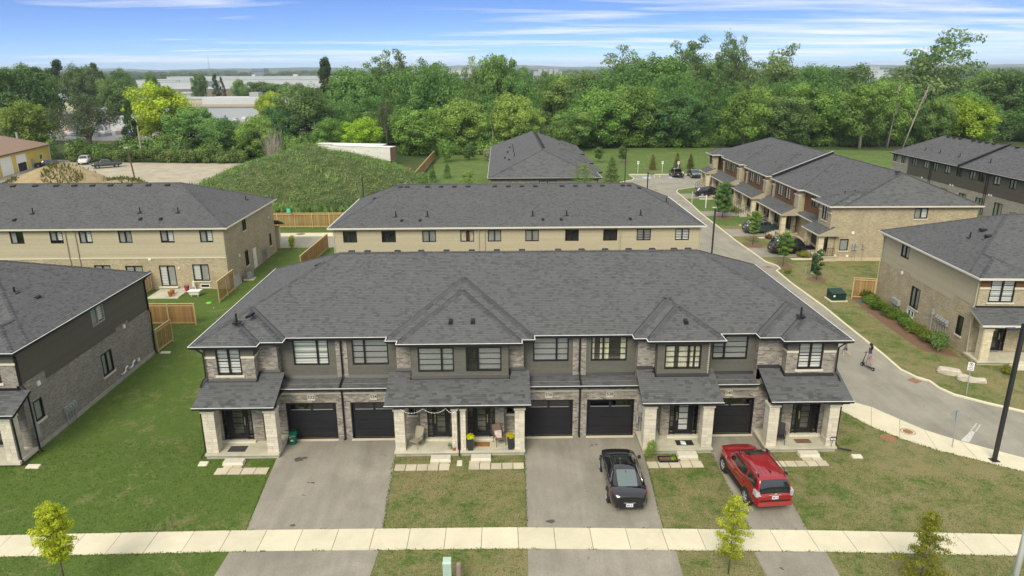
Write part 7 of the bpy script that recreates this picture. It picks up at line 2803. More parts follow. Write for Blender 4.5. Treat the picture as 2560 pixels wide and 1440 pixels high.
g = G().lathe([(.055, 0), (.055, -.012), (.045, -.014), (.002, -.01)], (0, -2.43, 1.10), 18, axis='y')
g.tube([(-.03, -2.445, 1.11), (0, -2.445, 1.12), (.03, -2.445, 1.11), (0, -2.445, 1.08), (-.03, -2.445, 1.11)], .006, 5)
g.build('emblem', CHROME, su.e)
licence(su, -2.42, .90, .30)
G().hexa([(-.02, -1.72, 1.79), (.02, -1.72, 1.79), (.02, -1.5, 1.8), (-.02, -1.5, 1.8), (-.008, -1.74, 1.88), (.008, -1.74, 1.88), (.008, -1.64, 1.84), (-.008, -1.64, 1.84)]).build('antenna', TRIM, su.e)
for x in (-.45, -.22, .22, .45):
	G().tube([(x, .0 if abs(x) > .4 else -.3, 1.815 - abs(x) * .02), (x, -1.8, 1.785 - abs(x) * .02)], .012, 4).build('roof_rib', RED, su.e)

def small_car(name, label, loc, rz, mat, group, L=4.6, Wd=1.84, H=1.68, kind='suv', rim=None, lamp=None, detail=True, hatch_open=False):
	k = L / 4.7
	if kind == 'suv':
		c = Car(name, label, group, loc, rz, L, Wd, H,
				deck=[(-2.35 * k, .92), (-2.2 * k, 1.03), (0, 1.03), (1.0 * k, 1.04), (1.6 * k, 1.0), (2.2 * k, .86), (2.35 * k, .72)],
				roofz=[(-2.28 * k, 1.0), (-2.1 * k, 1.3), (-1.85 * k, H - .09), (-.5 * k, H), (.3 * k, H - .02), (.7 * k, H - .2), (1.35 * k, 1.03)],
				base_w=[(-2.28 * k, .80), (-1.5 * k, .92), (0, .94), (.9 * k, .91), (1.35 * k, .80)],
				plan=[(-2.35 * k, .76), (-2.2 * k, .90), (-1.7 * k, .98), (0, 1.0), (1.4 * k, .98), (2.1 * k, .88), (2.35 * k, .66)], roof_in=.77, sill=.3)
		ry0, ry1, wy0, wy1 = -2.22 * k, -1.88 * k, .70 * k, 1.25 * k
		c.body(mat, 30); c.house(mat, -2.28 * k, 1.35 * k, 24)
		sides = [[(.95 * k, .05), (.62 * k, .22), (-.1, .235), (-.1, .05)], [(-.2, .05), (-.2, .235), (-1.05 * k, .235), (-1.05 * k, .05)], [(-1.15 * k, .07), (-1.15 * k, .235), (-1.75 * k, .225), (-1.95 * k, .08)]]
	else:
		c = Car(name, label, group, loc, rz, L, Wd, H,
				deck=[(-2.35 * k, .80), (-2.2 * k, .95), (-1.2 * k, .95), (.9 * k, .95), (1.6 * k, .88), (2.2 * k, .74), (2.35 * k, .6)],
				roofz=[(-1.9 * k, .96), (-1.0 * k, H - .06), (-.3 * k, H), (.3 * k, H - .01), (.75 * k, H - .14), (1.4 * k, .95)],
				base_w=[(-1.9 * k, .76), (-1.0 * k, .90), (0, .92), (.9 * k, .9), (1.4 * k, .76)],
				plan=[(-2.35 * k, .74), (-2.1 * k, .92), (-1.4 * k, .99), (0, 1.0), (1.4 * k, .97), (2.1 * k, .87), (2.35 * k, .64)], roof_in=.76)
		ry0, ry1, wy0, wy1 = -1.75 * k, -1.0 * k, .72 * k, 1.3 * k
		c.body(mat, 30); c.house(mat, -1.9 * k, 1.4 * k, 24)
		sides = [[(.95 * k, .05), (.6 * k, .22), (-.1, .235), (-.1, .05)], [(-.2, .05), (-.2, .235), (-.9 * k, .23), (-1.1 * k, .06)]]
	c.patch('rear_window', CAR_GLASS, [(ry0, .32), (ry0, .68), (ry1, .67), (ry1, .33)], .012)
	c.patch('windscreen', CAR_GLASS, [(wy0, .31), (wy0, .69), (wy1, .71), (wy1, .29)], .012)
	for s0 in (0, 1):
		f = (lambda b: b) if s0 == 0 else (lambda b: 1 - b)
		sx = -1 if s0 == 0 else 1
		for q in sides:
			c.patch('side_window', CAR_GLASS, [(y, f(b)) for y, b in q], .01, 4, 4)
		zt = .95 if kind == 'suv' else .84
		G().hexa([(sx * .55, -2.36 * k, zt - .12), (sx * .80, -2.28 * k, zt - .12), (sx * .90, -1.98 * k, zt - .08), (sx * .60, -2.1 * k, zt - .08), (sx * .58, -2.34 * k, zt + .04), (sx * .80, -2.24 * k, zt + .05), (sx * .89, -1.96 * k, zt + .07), (sx * .62, -2.1 * k, zt + .06)]).build('tail_light', LAMP_R, c.e)
		G().hexa([(sx * .5, 2.28 * k, .66), (sx * .84, 2.0 * k, .72), (sx * .82, 1.9 * k, .72), (sx * .48, 2.1 * k, .66), (sx * .5, 2.22 * k, .80), (sx * .83, 1.95 * k, .88), (sx * .81, 1.9 * k, .88), (sx * .48, 2.1 * k, .80)]).build('headlight', LAMP_C, c.e)
		c.box('mirror', mat, sx * .92, sx * 1.08, .78 * k, .92 * k, 1.0, 1.14)
	c.wheels((-1.36 * k, 1.38 * k), .35, .23, rim=rim, spokes=6)
	c.box('bumper_lower', TRIM, -.7, .7, -2.38 * k, -2.2 * k, .34, .5)
	licence(c, -2.37 * k, .72)
	return c

east = math.radians(-91.15)
small_car('suv', 'black boxy off-roader on the driveway by the nearest stone porch', (32.55, 77.0, .012), east, paint('offroad', (0.012, 0.011, 0.013), 0.1, .15), 'cars along the private road', 4.88, 1.9, 1.86, rim=RIM_D)
small_car('hatchback', 'teal grey hatchback on a driveway behind a bright green young tree', (32.9, 87.3, .012), east, paint('teal', (0.045, 0.075, 0.09), 0.4, .2), 'cars along the private road', 4.62, 1.82, 1.66)
small_car('hatchback', 'black hatchback on the driveway nearest the parking court', (33.8, 114.2, .012), east, paint('jet', (0.012, 0.013, 0.018), 0.2, .15), 'cars along the private road', 4.62, 1.85, 1.62)
hb = small_car('suv', 'dark car with raised hatch and a person behind it in the parking court', (33.55, 136.2, .012), math.radians(-2), paint('plum', (0.03, 0.018, 0.03), 0.3, .2), 'cars in the parking court', 4.6, 1.86, 1.7)
g = G().hexa([(-.72, -1.75, 1.62), (.72, -1.75, 1.62), (.68, -2.75, 1.78), (-.68, -2.75, 1.78), (-.72, -1.75, 1.68), (.72, -1.75, 1.68), (.68, -2.75, 1.84), (-.68, -2.75, 1.84)])
g.build('raised_hatch', MATS['paint_plum'], hb.e)
hb.box('boot_opening', TRIM, -.62, .62, -2.36, -2.3, .78, 1.25)
small_car('sedan', 'dark grey sedan parked nose out in the parking court', (36.9, 135.4, .012), math.radians(180), paint('steel', (0.035, 0.042, 0.055), 0.4, .2), 'cars in the parking court', 4.7, 1.85, 1.47, kind='sedan')

def pickup(label, loc, rz, mat, cap=False):
	c = Car('pickup_truck', label, 'vehicles in the gravel yard', loc, rz, 5.8, 2.0, 1.85,
			deck=[(-2.9, 1.05), (-2.8, 1.15), (.0, 1.15), (1.5, 1.15), (2.4, 1.1), (2.9, .95)],
			roofz=[(-.75 if not cap else -2.8, 1.14), (-.6 if not cap else -2.7, 1.75), (.3, 1.85), (.9, 1.8), (1.6, 1.14)],
			base_w=[(-3, .94), (1.6, .92)],
			plan=[(-2.9, .92), (-2.6, .98), (0, 1.0), (2.2, .97), (2.9, .82)], roof_in=.80, sill=.42)
	c.body(mat, 24)
	c.house(mat, -.75 if not cap else -2.8, 1.6, 20)
	c.patch('windscreen', CAR_GLASS, [(.95, .31), (.95, .69), (1.5, .71), (1.5, .29)], .012)
	for s0 in (0, 1):
		f = (lambda b: b) if s0 == 0 else (lambda b: 1 - b)
		c.patch('side_window', CAR_GLASS, [(1.1, f(.06)), (.85, f(.22)), (-.45, f(.23)), (-.45, f(.06))], .012)
	if not cap:
		c.box('bed', TRIM, -.80, .80, -2.7, -.85, 1.16, 1.185)
		for sx in (-1, 1):
			c.box('bed_rail', mat, sx * .82 - .08, sx * .82 + .08, -2.85, -.8, 1.15, 1.3)
		c.box('tailgate', mat, -.9, .9, -2.9, -2.8, .7, 1.3)
	else:
		c.patch('side_window', CAR_GLASS, [(-.7, .06), (-.7, .23), (-2.4, .23), (-2.4, .06)], .012)
	c.wheels((-1.8, 1.85), .4, .26)
	for sx in (-1, 1):
		c.box('headlight', LAMP_C, sx * .7 - .15, sx * .7 + .15, 2.8, 2.86, .85, 1.02)
	return c

pickup('white pickup with a cap, left of the grey one in the gravel yard', (-93.0, 161.5, 0), math.radians(200), paint('white', (0.70, 0.70, 0.70), 0, .3), cap=True)
pickup('dark grey pickup with an open bed in the gravel yard', (-84.5, 154.5, 0), math.radians(125), paint('graphite', (0.05, 0.055, 0.06), 0.4, .25))
small_car('hatchback', 'dark hatchback half hidden behind the dirt pile by the yellow workshop', (-98.5, 156.5, 0), math.radians(110), paint('navy', (0.02, 0.025, 0.035), .3, .2), 'vehicles in the gravel yard', 4.5, 1.8, 1.5)

# ---------------------------------------------------------------- people
SKIN = M('skin', (0.50, 0.28, 0.19), 0.55, spec=0.3, var=.05, scale=5)
HAIR = M('hair', (0.018, 0.012, 0.009), 0.5)

def skin_mesh(name, parent, joints, edges, mat, root, sub=2):
	"""Skin modifier needs its vertex layer: created by adding the modifier through bmesh"""
	import bmesh
	names = list(joints)
	idx = {n: i for i, n in enumerate(names)}
	bm = bmesh.new()
	lay = bm.verts.layers.skin.verify()
	vs = [bm.verts.new(joints[n][:3]) for n in names]
	for n, v in zip(names, vs):
		j = joints[n]
		v[lay].radius = (j[3], j[4] if len(j) > 4 else j[3])
		v[lay].use_root = (n == root)
	for a, b in edges:
		bm.edges.new((vs[idx[a]], vs[idx[b]]))
	me = bpy.data.meshes.new(name)
	bm.to_mesh(me)
	bm.free()
	o = bpy.data.objects.new(name, me)
	COL.objects.link(o)
	md = o.modifiers.new('skin', 'SKIN')
	md.use_smooth_shade = True
	md.branch_smoothing = 0.5
	ss = o.modifiers.new('subdivision', 'SUBSURF')
	ss.levels = ss.render_levels = sub
	dg = bpy.context.evaluated_depsgraph_get()
	dg.update()
	nm = bpy.data.meshes.new_from_object(o.evaluated_get(dg))
	nm.name = name
	nm.polygons.foreach_set('use_smooth', [True] * len(nm.polygons))
	nm.materials.clear()
	nm.materials.append(mat)
	o.modifiers.clear()
	o.data = nm
	o.parent = parent
	return o

def make_body(parent, J, E, mat):
	return skin_mesh('body', parent, J, E, mat, 'pelvis')

def hand(parent, wrist, direction, up, mat, s=1.0, curl=.5):
	"""small hand: palm and five bent fingers, one mesh"""
	w, d, u = Vector(wrist), Vector(direction).normalized(), Vector(up).normalized()
	r = d.cross(u).normalized()
	u = r.cross(d)
	g = G()
	g.tube([w, w + d * .04 * s, w + d * .085 * s], [.022 * s, .036 * s, .034 * s], 8)
	for k, (off, ln) in enumerate(((-.027, .065), (-.009, .078), (.009, .074), (.027, .058))):
		b = w + d * .08 * s + r * off * s
		p1 = b + d * ln * .5 * s - u * ln * .25 * curl * s
		p2 = p1 + d * ln * .25 * s - u * ln * .5 * curl * s
		g.tube([b, p1, p2], [.0095 * s, .0085 * s, .007 * s], 5)
	b = w + d * .03 * s - r * .028 * s
	g.tube([b, b - r * .025 * s + d * .03 * s - u * .012 * s, b - r * .022 * s + d * .055 * s - u * .03 * s], [.011 * s, .010 * s, .008 * s], 5)
	return g.build('hand', mat, parent, smooth=True)

def head_mesh(parent, c, r, facing, hairmat, long_hair=False, name='head'):
	"""head with nose, ears, eyes; facing = +y local"""
	x, y, z = c
	g = G()
	rows = []
	n, m = 12, 16
	for i in range(n + 1):
		ph = math.pi * i / n
		row = []
		for j in range(m):
			th = 2 * math.pi * j / m
			sx, sy, sz = math.sin(ph) * math.cos(th), math.sin(ph) * math.sin(th), math.cos(ph)
			k = 1.0 - (.22 if sz < -.2 else 0) * min(1, (-sz - .2) * 1.6) * (1 if sy < .3 else .35)
			row.append((x + sx * r * .80 * k, y + sy * r * .95 * k, z + sz * r * 1.18))
		rows.append(row)
	g.grid(rows, closed=True)
	g.tube([(x, y + r * .9, z + r * .12), (x, y + r * 1.12, z - r * .2), (x, y + r * .9, z - r * .3)], [r * .08, r * .15, r * .08], 6)
	for s in (-1, 1):
		g.tube([(x + s * r * .78, y, z + r * .15), (x + s * r * .9, y - r * .1, z), (x + s * r * .76, y, z - r * .25)], [r * .08, r * .12, r * .06], 5)
	o = g.build(name, SKIN, parent, smooth=True)
	for s in (-1, 1):
		G().lathe([(.001, r * .02), (r * .11, 0), (.001, -r * .02)], (x + s * r * .33, y + r * .86, z + r * .1), 8, axis='y').build('eye', M('eye_dark', (0.02, 0.015, 0.012), 0.3), o)
	G().tube([(x - r * .25, y + r * .85, z - r * .52), (x, y + r * .93, z - r * .54), (x + r * .25, y + r * .85, z - r * .52)], r * .05, 5).build('mouth', M('lips', (0.35, 0.12, 0.10), .5), o)
	h = G()
	rows = []
	for i in range(8):
		ph = math.pi * .62 * i / 7
		row = []
		for j in range(m):
			th = 2 * math.pi * j / m
			sy = math.sin(th)
			lim = .62 if sy < .2 else .38
			p2 = ph * lim / .62
			row.append((x + math.sin(p2) * math.cos(th) * r * .88, y + math.sin(p2) * sy * r * 1.03, z + math.cos(p2) * r * 1.27))
		rows.append(row)
	h.grid(rows, closed=True)
	if long_hair:
		h.tube([(x, y - r * .55, z + r * .8), (x, y - r * 1.15, z + r * .2), (x + .01, y - r * 1.45, z - r * 1.4), (x, y - r * 1.3, z - r * 3.0), (x, y - r * 1.2, z - r * 4.3)], [r * .5, r * .75, r * .85, r * .7, r * .2], 9)
	h.build('hair', hairmat, o, smooth=True)
	return o

sc_rz = math.atan2(.31, .9)
SCO = empty('kick_scooter', (25.29, 44.98, 0.012), 'black stand-up scooter ridden on the private road', 'scooter', rz=sc_rz)
W[SCO.name] = Vector((0, 0, 0))
g = G().hexa([(-.085, -.32, .13), (.085, -.32, .13), (.07, .30, .13), (-.07, .30, .13), (-.085, -.32, .17), (.085, -.32, .17), (.07, .30, .18), (-.07, .30, .18)])
g.build('deck', TRIM, SCO)
G().tube([(0, .28, .16), (0, .40, .30), (0, .46, .34)], [.045, .04, .04], 8).build('neck', TRIM, SCO)
G().tube([(0, .50, .20), (0, .42, .48), (0, .27, 1.08)], [.035, .03, .025], 8).build('stem', TRIM, SCO)
G().tube([(-.25, .24, 1.10), (0, .28, 1.09), (.25, .24, 1.10)], .017, 7).build('handlebar', TRIM, SCO)
for y in (-.46, .50):
	wl = G().lathe([(.05, -.035), (.115, -.035), (.125, -.02), (.125, .02), (.115, .035), (.05, .035)], (0, y, .125), 20, axis='x').build('wheel', TYRE, SCO)
	G().lathe([(.055, -.038), (.055, .038)], (0, y, .125), 12, axis='x').build('hub', METAL, wl)
G().hexa([(-.05, -.58, .22), (.05, -.58, .22), (.06, -.30, .17), (-.06, -.30, .17), (-.05, -.60, .26), (.05, -.60, .26), (.06, -.30, .19), (-.06, -.30, .19)]).build('mudguard', TRIM, SCO)

WOM = empty('person', (25.29, 44.98, 0.012), 'person with long dark hair, blue top and mauve leggings riding a scooter', 'person', rz=sc_rz)
W[WOM.name] = Vector((0, 0, 0))
zb = .185
J = {'pelvis': (0, -.06, zb + .90, .155, .125), 'waist': (0, -.05, zb + 1.05, .125, .095), 'chest': (0, -.03, zb + 1.22, .15, .105), 'shoulders': (0, -.03, zb + 1.34, .12, .085), 'neck': (0, -.02, zb + 1.43, .05, .05), 'skull': (0, 0, zb + 1.50, .055, .055)}
E = [('pelvis', 'waist'), ('waist', 'chest'), ('chest', 'shoulders'), ('shoulders', 'neck'), ('neck', 'skull')]
for s, n in ((-1, 'l'), (1, 'r')):
	fy = .06 if s < 0 else -.14
	J.update({'hip' + n: (s * .085, -.06, zb + .82, .105, .105), 'knee' + n: (s * .08, (fy - .06) / 2 + .03, zb + .45, .062, .062), 'calf' + n: (s * .075, fy - .03, zb + .27, .056, .056), 'ankle' + n: (s * .07, fy - .05, zb + .07, .036, .036), 'toe' + n: (s * .075, fy + .12, zb + .03, .035, .028),
			  'sh' + n: (s * .165, -.03, zb + 1.34, .058, .058), 'elb' + n: (s * .24, .06, zb + 1.11, .042, .042), 'wr' + n: (s * .235, .20, zb + .97, .028, .028)})
	E += [('pelvis', 'hip' + n), ('hip' + n, 'knee' + n), ('knee' + n, 'calf' + n), ('calf' + n, 'ankle' + n), ('ankle' + n, 'toe' + n), ('shoulders', 'sh' + n), ('sh' + n, 'elb' + n), ('elb' + n, 'wr' + n)]

def zoned(name, stops):
	"""clothing by height on one continuous body: stops (z, colour)"""
	m, nt, out = nodes_mat(name)
	bs = principled(nt, out, 0.8, 0.2)
	tc = N(nt, 'ShaderNodeTexCoord')
	sp = N(nt, 'ShaderNodeSeparateXYZ')
	nt.links.new(tc.outputs['Object'], sp.inputs[0])
	c = stops[0][1]
	for z, col in stops[1:]:
		f = math_node(nt, 'GREATER_THAN', sp.outputs[2], z)
		c = mixc(nt, f, c, col)
	f = math_node(nt, 'MULTIPLY', math_node(nt, 'GREATER_THAN', math_node(nt, 'ABSOLUTE', sp.outputs[0]), .195), math_node(nt, 'GREATER_THAN', sp.outputs[2], stops[2][0] - .25 if len(stops) > 2 else 9))
	c = mixc(nt, f, c, (0.50, 0.28, 0.19))
	nz = noise(nt, tc.outputs['Object'], 14, 3)
	c = mixc(nt, 1.0, c, ramp(nt, nz, [(.3, .85), (.7, 1.1)]), 'MULTIPLY')
	nt.links.new(c, bs.inputs['Base Color'])
	return m

make_body(WOM, J, E, zoned('rider_clothes', [(0, (0.55, 0.50, 0.47)), (zb + .06, (0.33, 0.23, 0.22)), (zb + .96, (0.03, 0.065, 0.11)), (zb + 1.41, (0.50, 0.28, 0.19))]))
head_mesh(WOM, (0, .01, zb + 1.585), .095, None, HAIR, True)
for s in (-1, 1):
	hand(WOM, (s * .235, .20, zb + .97), (0, .9, -.25), (0, .25, .9), SKIN)

BOY = empty('person', (24.75, 47.2, 0.012), 'child in an olive shirt and blue shorts running along the private road', 'person', rz=math.radians(20))
W[BOY.name] = Vector((0, 0, 0))
J = {'pelvis': (0, 0, .66, .10, .085), 'waist': (0, .02, .76, .095, .08), 'chest': (0, .04, .90, .11, .085), 'shoulders': (0, .06, .99, .09, .07), 'neck': (0, .07, 1.05, .038, .038), 'skull': (0, .08, 1.09, .045, .045),
	 'hipl': (-.06, 0, .60, .078, .078), 'kneel': (-.065, .17, .38, .052, .052), 'anklel': (-.06, .04, .10, .033, .033), 'toel': (-.065, .14, .03, .03, .026),
	 'hipr': (.06, 0, .60, .078, .078), 'kneer': (.065, -.06, .36, .052, .052), 'ankler': (.06, -.34, .26, .033, .033), 'toer': (.065, -.40, .16, .03, .026),
	 'shl': (-.12, .06, .98, .045, .045), 'elbl': (-.20, -.06, .82, .034, .034), 'wrl': (-.21, .06, .72, .024, .024),
	 'shr': (.12, .06, .98, .045, .045), 'elbr': (.19, .14, .80, .034, .034), 'wrr': (.18, .28, .84, .024, .024)}
E = [('pelvis', 'waist'), ('waist', 'chest'), ('chest', 'shoulders'), ('shoulders', 'neck'), ('neck', 'skull')]
for n in 'lr':
	E += [('pelvis', 'hip' + n), ('hip' + n, 'knee' + n), ('knee' + n, 'ankle' + n), ('ankle' + n, 'toe' + n), ('shoulders', 'sh' + n), ('sh' + n, 'elb' + n), ('elb' + n, 'wr' + n)]
make_body(BOY, J, E, zoned('child_clothes', [(0, (0.65, 0.65, 0.65)), (.14, (0.50, 0.28, 0.19)), (.44, (0.06, 0.09, 0.16)), (.68, (0.13, 0.13, 0.08)), (1.03, (0.50, 0.28, 0.19))]))
head_mesh(BOY, (0, .10, 1.17), .088, None, HAIR)
hand(BOY, (-.21, .06, .72), (0, .7, -.5), (0, .5, .7), SKIN, .75)
hand(BOY, (.18, .28, .84), (0, .9, .3), (0, -.3, .9), SKIN, .75)

LOD = empty('person', (34.3, 133.2, 0.012), 'person in a pale top bending into the open car boot', 'person', rz=math.radians(15))
W[LOD.name] = Vector((0, 0, 0))
J = {'pelvis': (0, 0, .92, .15, .12), 'waist': (0, .10, 1.05, .13, .10), 'chest': (0, .24, 1.18, .15, .11), 'shoulders': (0, .34, 1.24, .12, .09), 'neck': (0, .42, 1.28, .05, .05), 'skull': (0, .47, 1.31, .055, .055)}
E = [('pelvis', 'waist'), ('waist', 'chest'), ('chest', 'shoulders'), ('shoulders', 'neck'), ('neck', 'skull')]
for s, n in ((-1, 'l'), (1, 'r')):
	J.update({'hip' + n: (s * .09, 0, .84, .11, .11), 'knee' + n: (s * .10, .03, .47, .065, .065), 'ankle' + n: (s * .10, -.03, .09, .04, .04), 'toe' + n: (s * .11, .12, .03, .036, .03),
			  'sh' + n: (s * .17, .34, 1.23, .06, .06), 'elb' + n: (s * .20, .50, 1.02, .045, .045), 'wr' + n: (s * .18, .70, .98, .03, .03)})
	E += [('pelvis', 'hip' + n), ('hip' + n, 'knee' + n), ('knee' + n, 'ankle' + n), ('ankle' + n, 'toe' + n), ('shoulders', 'sh' + n), ('sh' + n, 'elb' + n), ('elb' + n, 'wr' + n)]
make_body(LOD, J, E, zoned('loader_clothes', [(0, (0.3, 0.2, 0.15)), (.1, (0.05, 0.05, 0.06)), (.96, (0.50, 0.47, 0.42)), (1.27, (0.50, 0.28, 0.19))]))
head_mesh(LOD, (0, .56, 1.36), .10, None, HAIR)
for s in (-1, 1):
	hand(LOD, (s * .18, .70, .98), (0, 1, -.1), (0, .1, 1), SKIN)

# ---------------------------------------------------------------- fences
BOARD_ME = {}

def fence(label, p, q, h=1.8, bw=0.142, gap=0.006, post=2.4, top=True, name='cedar_fence', split=True, alt=0.0, z=0.06):
	"""board fence from p to q: every board is a part of its own; split=False joins the boards of each bay into a panel"""
	P0, Q0 = Vector((*p, 0)), Vector((*q, 0))
	d = (Q0 - P0)
	L = d.length
	d.normalize()
	n = Vector((d.y, -d.x, 0))
	e = empty(name, P0, label, 'fence', rz=math.atan2(d.y, d.x) if abs(math.atan2(d.y, d.x)) > 1e-6 else 1e-6)
	W[e.name] = Vector((0, 0, 0))
	nb = int(L / bw)
	if split:
		for v in range(3):
			k = ('b', v, round(h, 2))
			if k not in BOARD_ME:
				BOARD_ME[k] = G().box(0, bw - gap, -.012, .012, z, h - [0, .012, .02][v]).mesh('board', FENCE)
		for i in range(nb):
			o = bpy.data.objects.new('board', BOARD_ME['b', random.randrange(3), round(h, 2)])
			COL.objects.link(o)
			o.parent = e
			o.location = (i * L / nb, random.uniform(-.003, .003) + (alt if i % 2 else -alt), 0)
	k = max(1, round(L / post))
	for i in range(k + 1):
		G().box(L * i / k - .05, L * i / k + .05, -.075 - alt, -.0155 - alt, 0, h + .04).build('post', FENCE_L, e)
		if not split and i < k:
			g = G()
			m = int(L / k / .16)
			for j in range(m):
				a = L * i / k + (L / k) * j / m
				g.box(a, a + L / k / m - .012, -.014, .012, z, h, 1)
			g.build('panel', FENCE, e)
	for zz in (.18, h - .14):
		G().box(0, L, -.055 - alt, -.0145 - alt, zz - .045, zz + .045).build('rail', FENCE_L, e)
	if top:
		G().box(-.03, L + .03, -.07, .06, h + .005, h + .045).build('cap_rail', FENCE_L, e)
	return e

fence('cedar board fence standing alone across the grass, behind the grey brick house end', (-29.4, 55.2), (-25.1, 55.2), 1.8)
fence('short cedar screen joined to the back corner of the grey brick house', (-25.5, 49.2), (-25.4, 51.4), 1.75, .125, .03, alt=.02)
fence('short cedar screen joined to the right corner of the beige row', (-25.4, 60.9), (-25.4, 64.9), 1.95, .125, .03, alt=.02)
fence('cedar screen left of the patio with potted plants', (-33.3, 62.3), (-33.3, 65.05), 1.9, .125, .03, alt=.02)
fence('long cedar fence along the back street in front of the weedy ground', (-34.0, 92.3), (-13.5, 92.3), 1.95)
fence('cedar fence running back beside the long beige row towards the back street', (-20.6, 70.5), (-20.2, 80.6), 1.75)
fence('very long cedar fence stretching away beside the far lawn', (-16.0, 99.0), (-15.4, 166.0), 1.9, split=False)
fence('short cedar screen behind the back corner of the right-hand beige house', (31.6, 60.6), (33.4, 60.2), 1.9, .125, .03, alt=.02)
e = empty('wire_fence', (20, 187.3, 0), 'thin black wire fence along the top of the grassy bank before the woodland', 'fence')
for i in range(37):
	x = 14 + i * 3.1
	G().tube([(x, 187.3 - .03 * i, 0), (x, 187.3 - .03 * i, 1.5)], .045, 5).build('post', BLACK, e)
for z in (.1, .75, 1.45):
	G().tube([(14, 187.3, z), (14 + 36 * 3.1, 187.3 - 1.08, z)], .022, 4).build('wire', BLACK, e)

# ---------------------------------------------------------------- street furniture
POLE = M('dark_pole', (0.035, 0.036, 0.038), 0.5, metal=.3, var=.15, scale=4)

def lamp_post(x, y, label, h=7.6, dirx=-1, w=.13):
	e = empty('lamp_post', (x, y, 0), label, 'lamp post', 'dark square lamp posts')
	G().box(x - w / 2, x + w / 2, y - w / 2, y + w / 2, 0, h).build('pole', POLE, e)
	G().box(x - .2, x + .2, y - .2, y + .2, 0, .08).build('base_plate', POLE, e)
	G().box(x + dirx * .05, x + dirx * .45, y - .03, y + .03, h - .3, h - .24).build('arm', POLE, e)
	G().hexa([(x + dirx * .35, y - .14, h - .33), (x + dirx * .85, y - .14, h - .30), (x + dirx * .85, y + .14, h - .30), (x + dirx * .35, y + .14, h - .33),
			  (x + dirx * .37, y - .1, h - .22), (x + dirx * .83, y - .1, h - .22), (x + dirx * .83, y + .1, h - .22), (x + dirx * .37, y + .1, h - .22)]).build('lamp_head', POLE, e)

lamp_post(25.99, 32.81, 'tall dark lamp post in the foreground by the walkway at the right', 7.75, w=.17)
lamp_post(20.05, 65.4, 'dark lamp post rising behind the right end of the front roof', 7.35, 1)
lamp_post(-17.15, 88.1, 'dark lamp post before the weedy mound', 7.3, -1)
lamp_post(18.9, 91.2, 'dark lamp post behind the right end of the long beige row', 7.2, 1)
lamp_post(20.55, 117.5, 'dark lamp post beside the far brick row at the parking court', 7.4, 1)
G().tube([(19.22, 22.0, 0), (19.2, 22.0, 9.0)], [.12, .08], 14).build('light_pole', M('pale_pole', (0.60, 0.62, 0.60), .5, var=.05, scale=3), smooth=True, label='pale grey pole cut off by the lower right corner', cat='pole')
WOODP = M('pole_wood', (0.34, 0.29, 0.21), .9, var=.2, scale=5)
for x, y, h, lb, arms in ((-43.7, 172, 6.9, 'wooden utility pole with crossarms above the white trailers', 2), (-1.93, 178, 5.6, 'short pale wooden pole before the woodland', 0), (-82.6, 166.5, 7.9, 'wooden utility pole behind the hedge below the bright yellow-green tree', 0)):
	e = empty('utility_pole', (x, y, 0), lb, 'pole')
	G().tube([(x, y, 0), (x, y, h)], [.2, .13], 8).build('shaft', WOODP, e)
	for k in range(arms):
		G().box(x - .9, x + .9, y - .06, y + .06, h - .35 - k * 1.0, h - .2 - k * 1.0).build('crossarm', WOODP, e)
e = empty('yard_light', (-70.5, 138, 0), 'brown leaning light pole standing in the gravel yard', 'lamp post')
G().tube([(-70.5, 138, 0), (-71.0, 138, 5.8)], [.16, .11], 8).build('shaft', M('brown_pole', (0.12, 0.06, 0.04), .8), e)
G().box(-71.6, -70.8, 137.8, 138.2, 5.75, 5.95).build('lamp_head', METAL, e)

e = empty('stop_sign', (24.61, 34.21, 0), 'octagonal stop sign seen from its grey back beside the walkway', 'sign')
G().tube([(24.61, 34.21, 0), (24.5, 34.21, 2.35)], .032, 8).build('post', METAL, e)
n = Vector((.25, .97, .0)).normalized(); t = Vector((n.y, -n.x, 0))
c0 = Vector((24.53, 34.26, 1.95))
oc = [c0 + t * (.32 * math.cos(math.pi / 8 + k * math.pi / 4)) + Vector((0, 0, .32 * math.sin(math.pi / 8 + k * math.pi / 4))) for k in range(8)]
g = G(); g.face(oc); g.face([p + n * .006 for p in oc][::-1])
for k in range(8):
	g.face([oc[k], oc[(k + 1) % 8], oc[(k + 1) % 8] + n * .006, oc[k] + n * .006])
g.build('plate', METAL, e)
G().face([p + n * .009 for p in [c0 + (q - c0) * .96 for q in oc]]).build('red_face', M('sign_red', (.45, .02, .02), .5), e)
lettering('STOP', .2, WHITE, e, tuple(c0 + n * .012), tuple(n))

e = empty('parking_sign', (29.4, 40.56, 0), 'small white no-parking sign with arrow near the boulders', 'sign')
G().tube([(29.4, 40.56, 0), (29.3, 40.56, 2.45)], .03, 8).build('post', METAL, e)
nn = Vector((-.45, -.89, 0)).normalized()
tt = Vector((-nn.y, nn.x, 0))
c = Vector((29.3, 40.52, 2.07)) + nn * .04

def sp(u, v, o=0.0):
	return c + tt * u + Vector((0, 0, v)) + nn * o

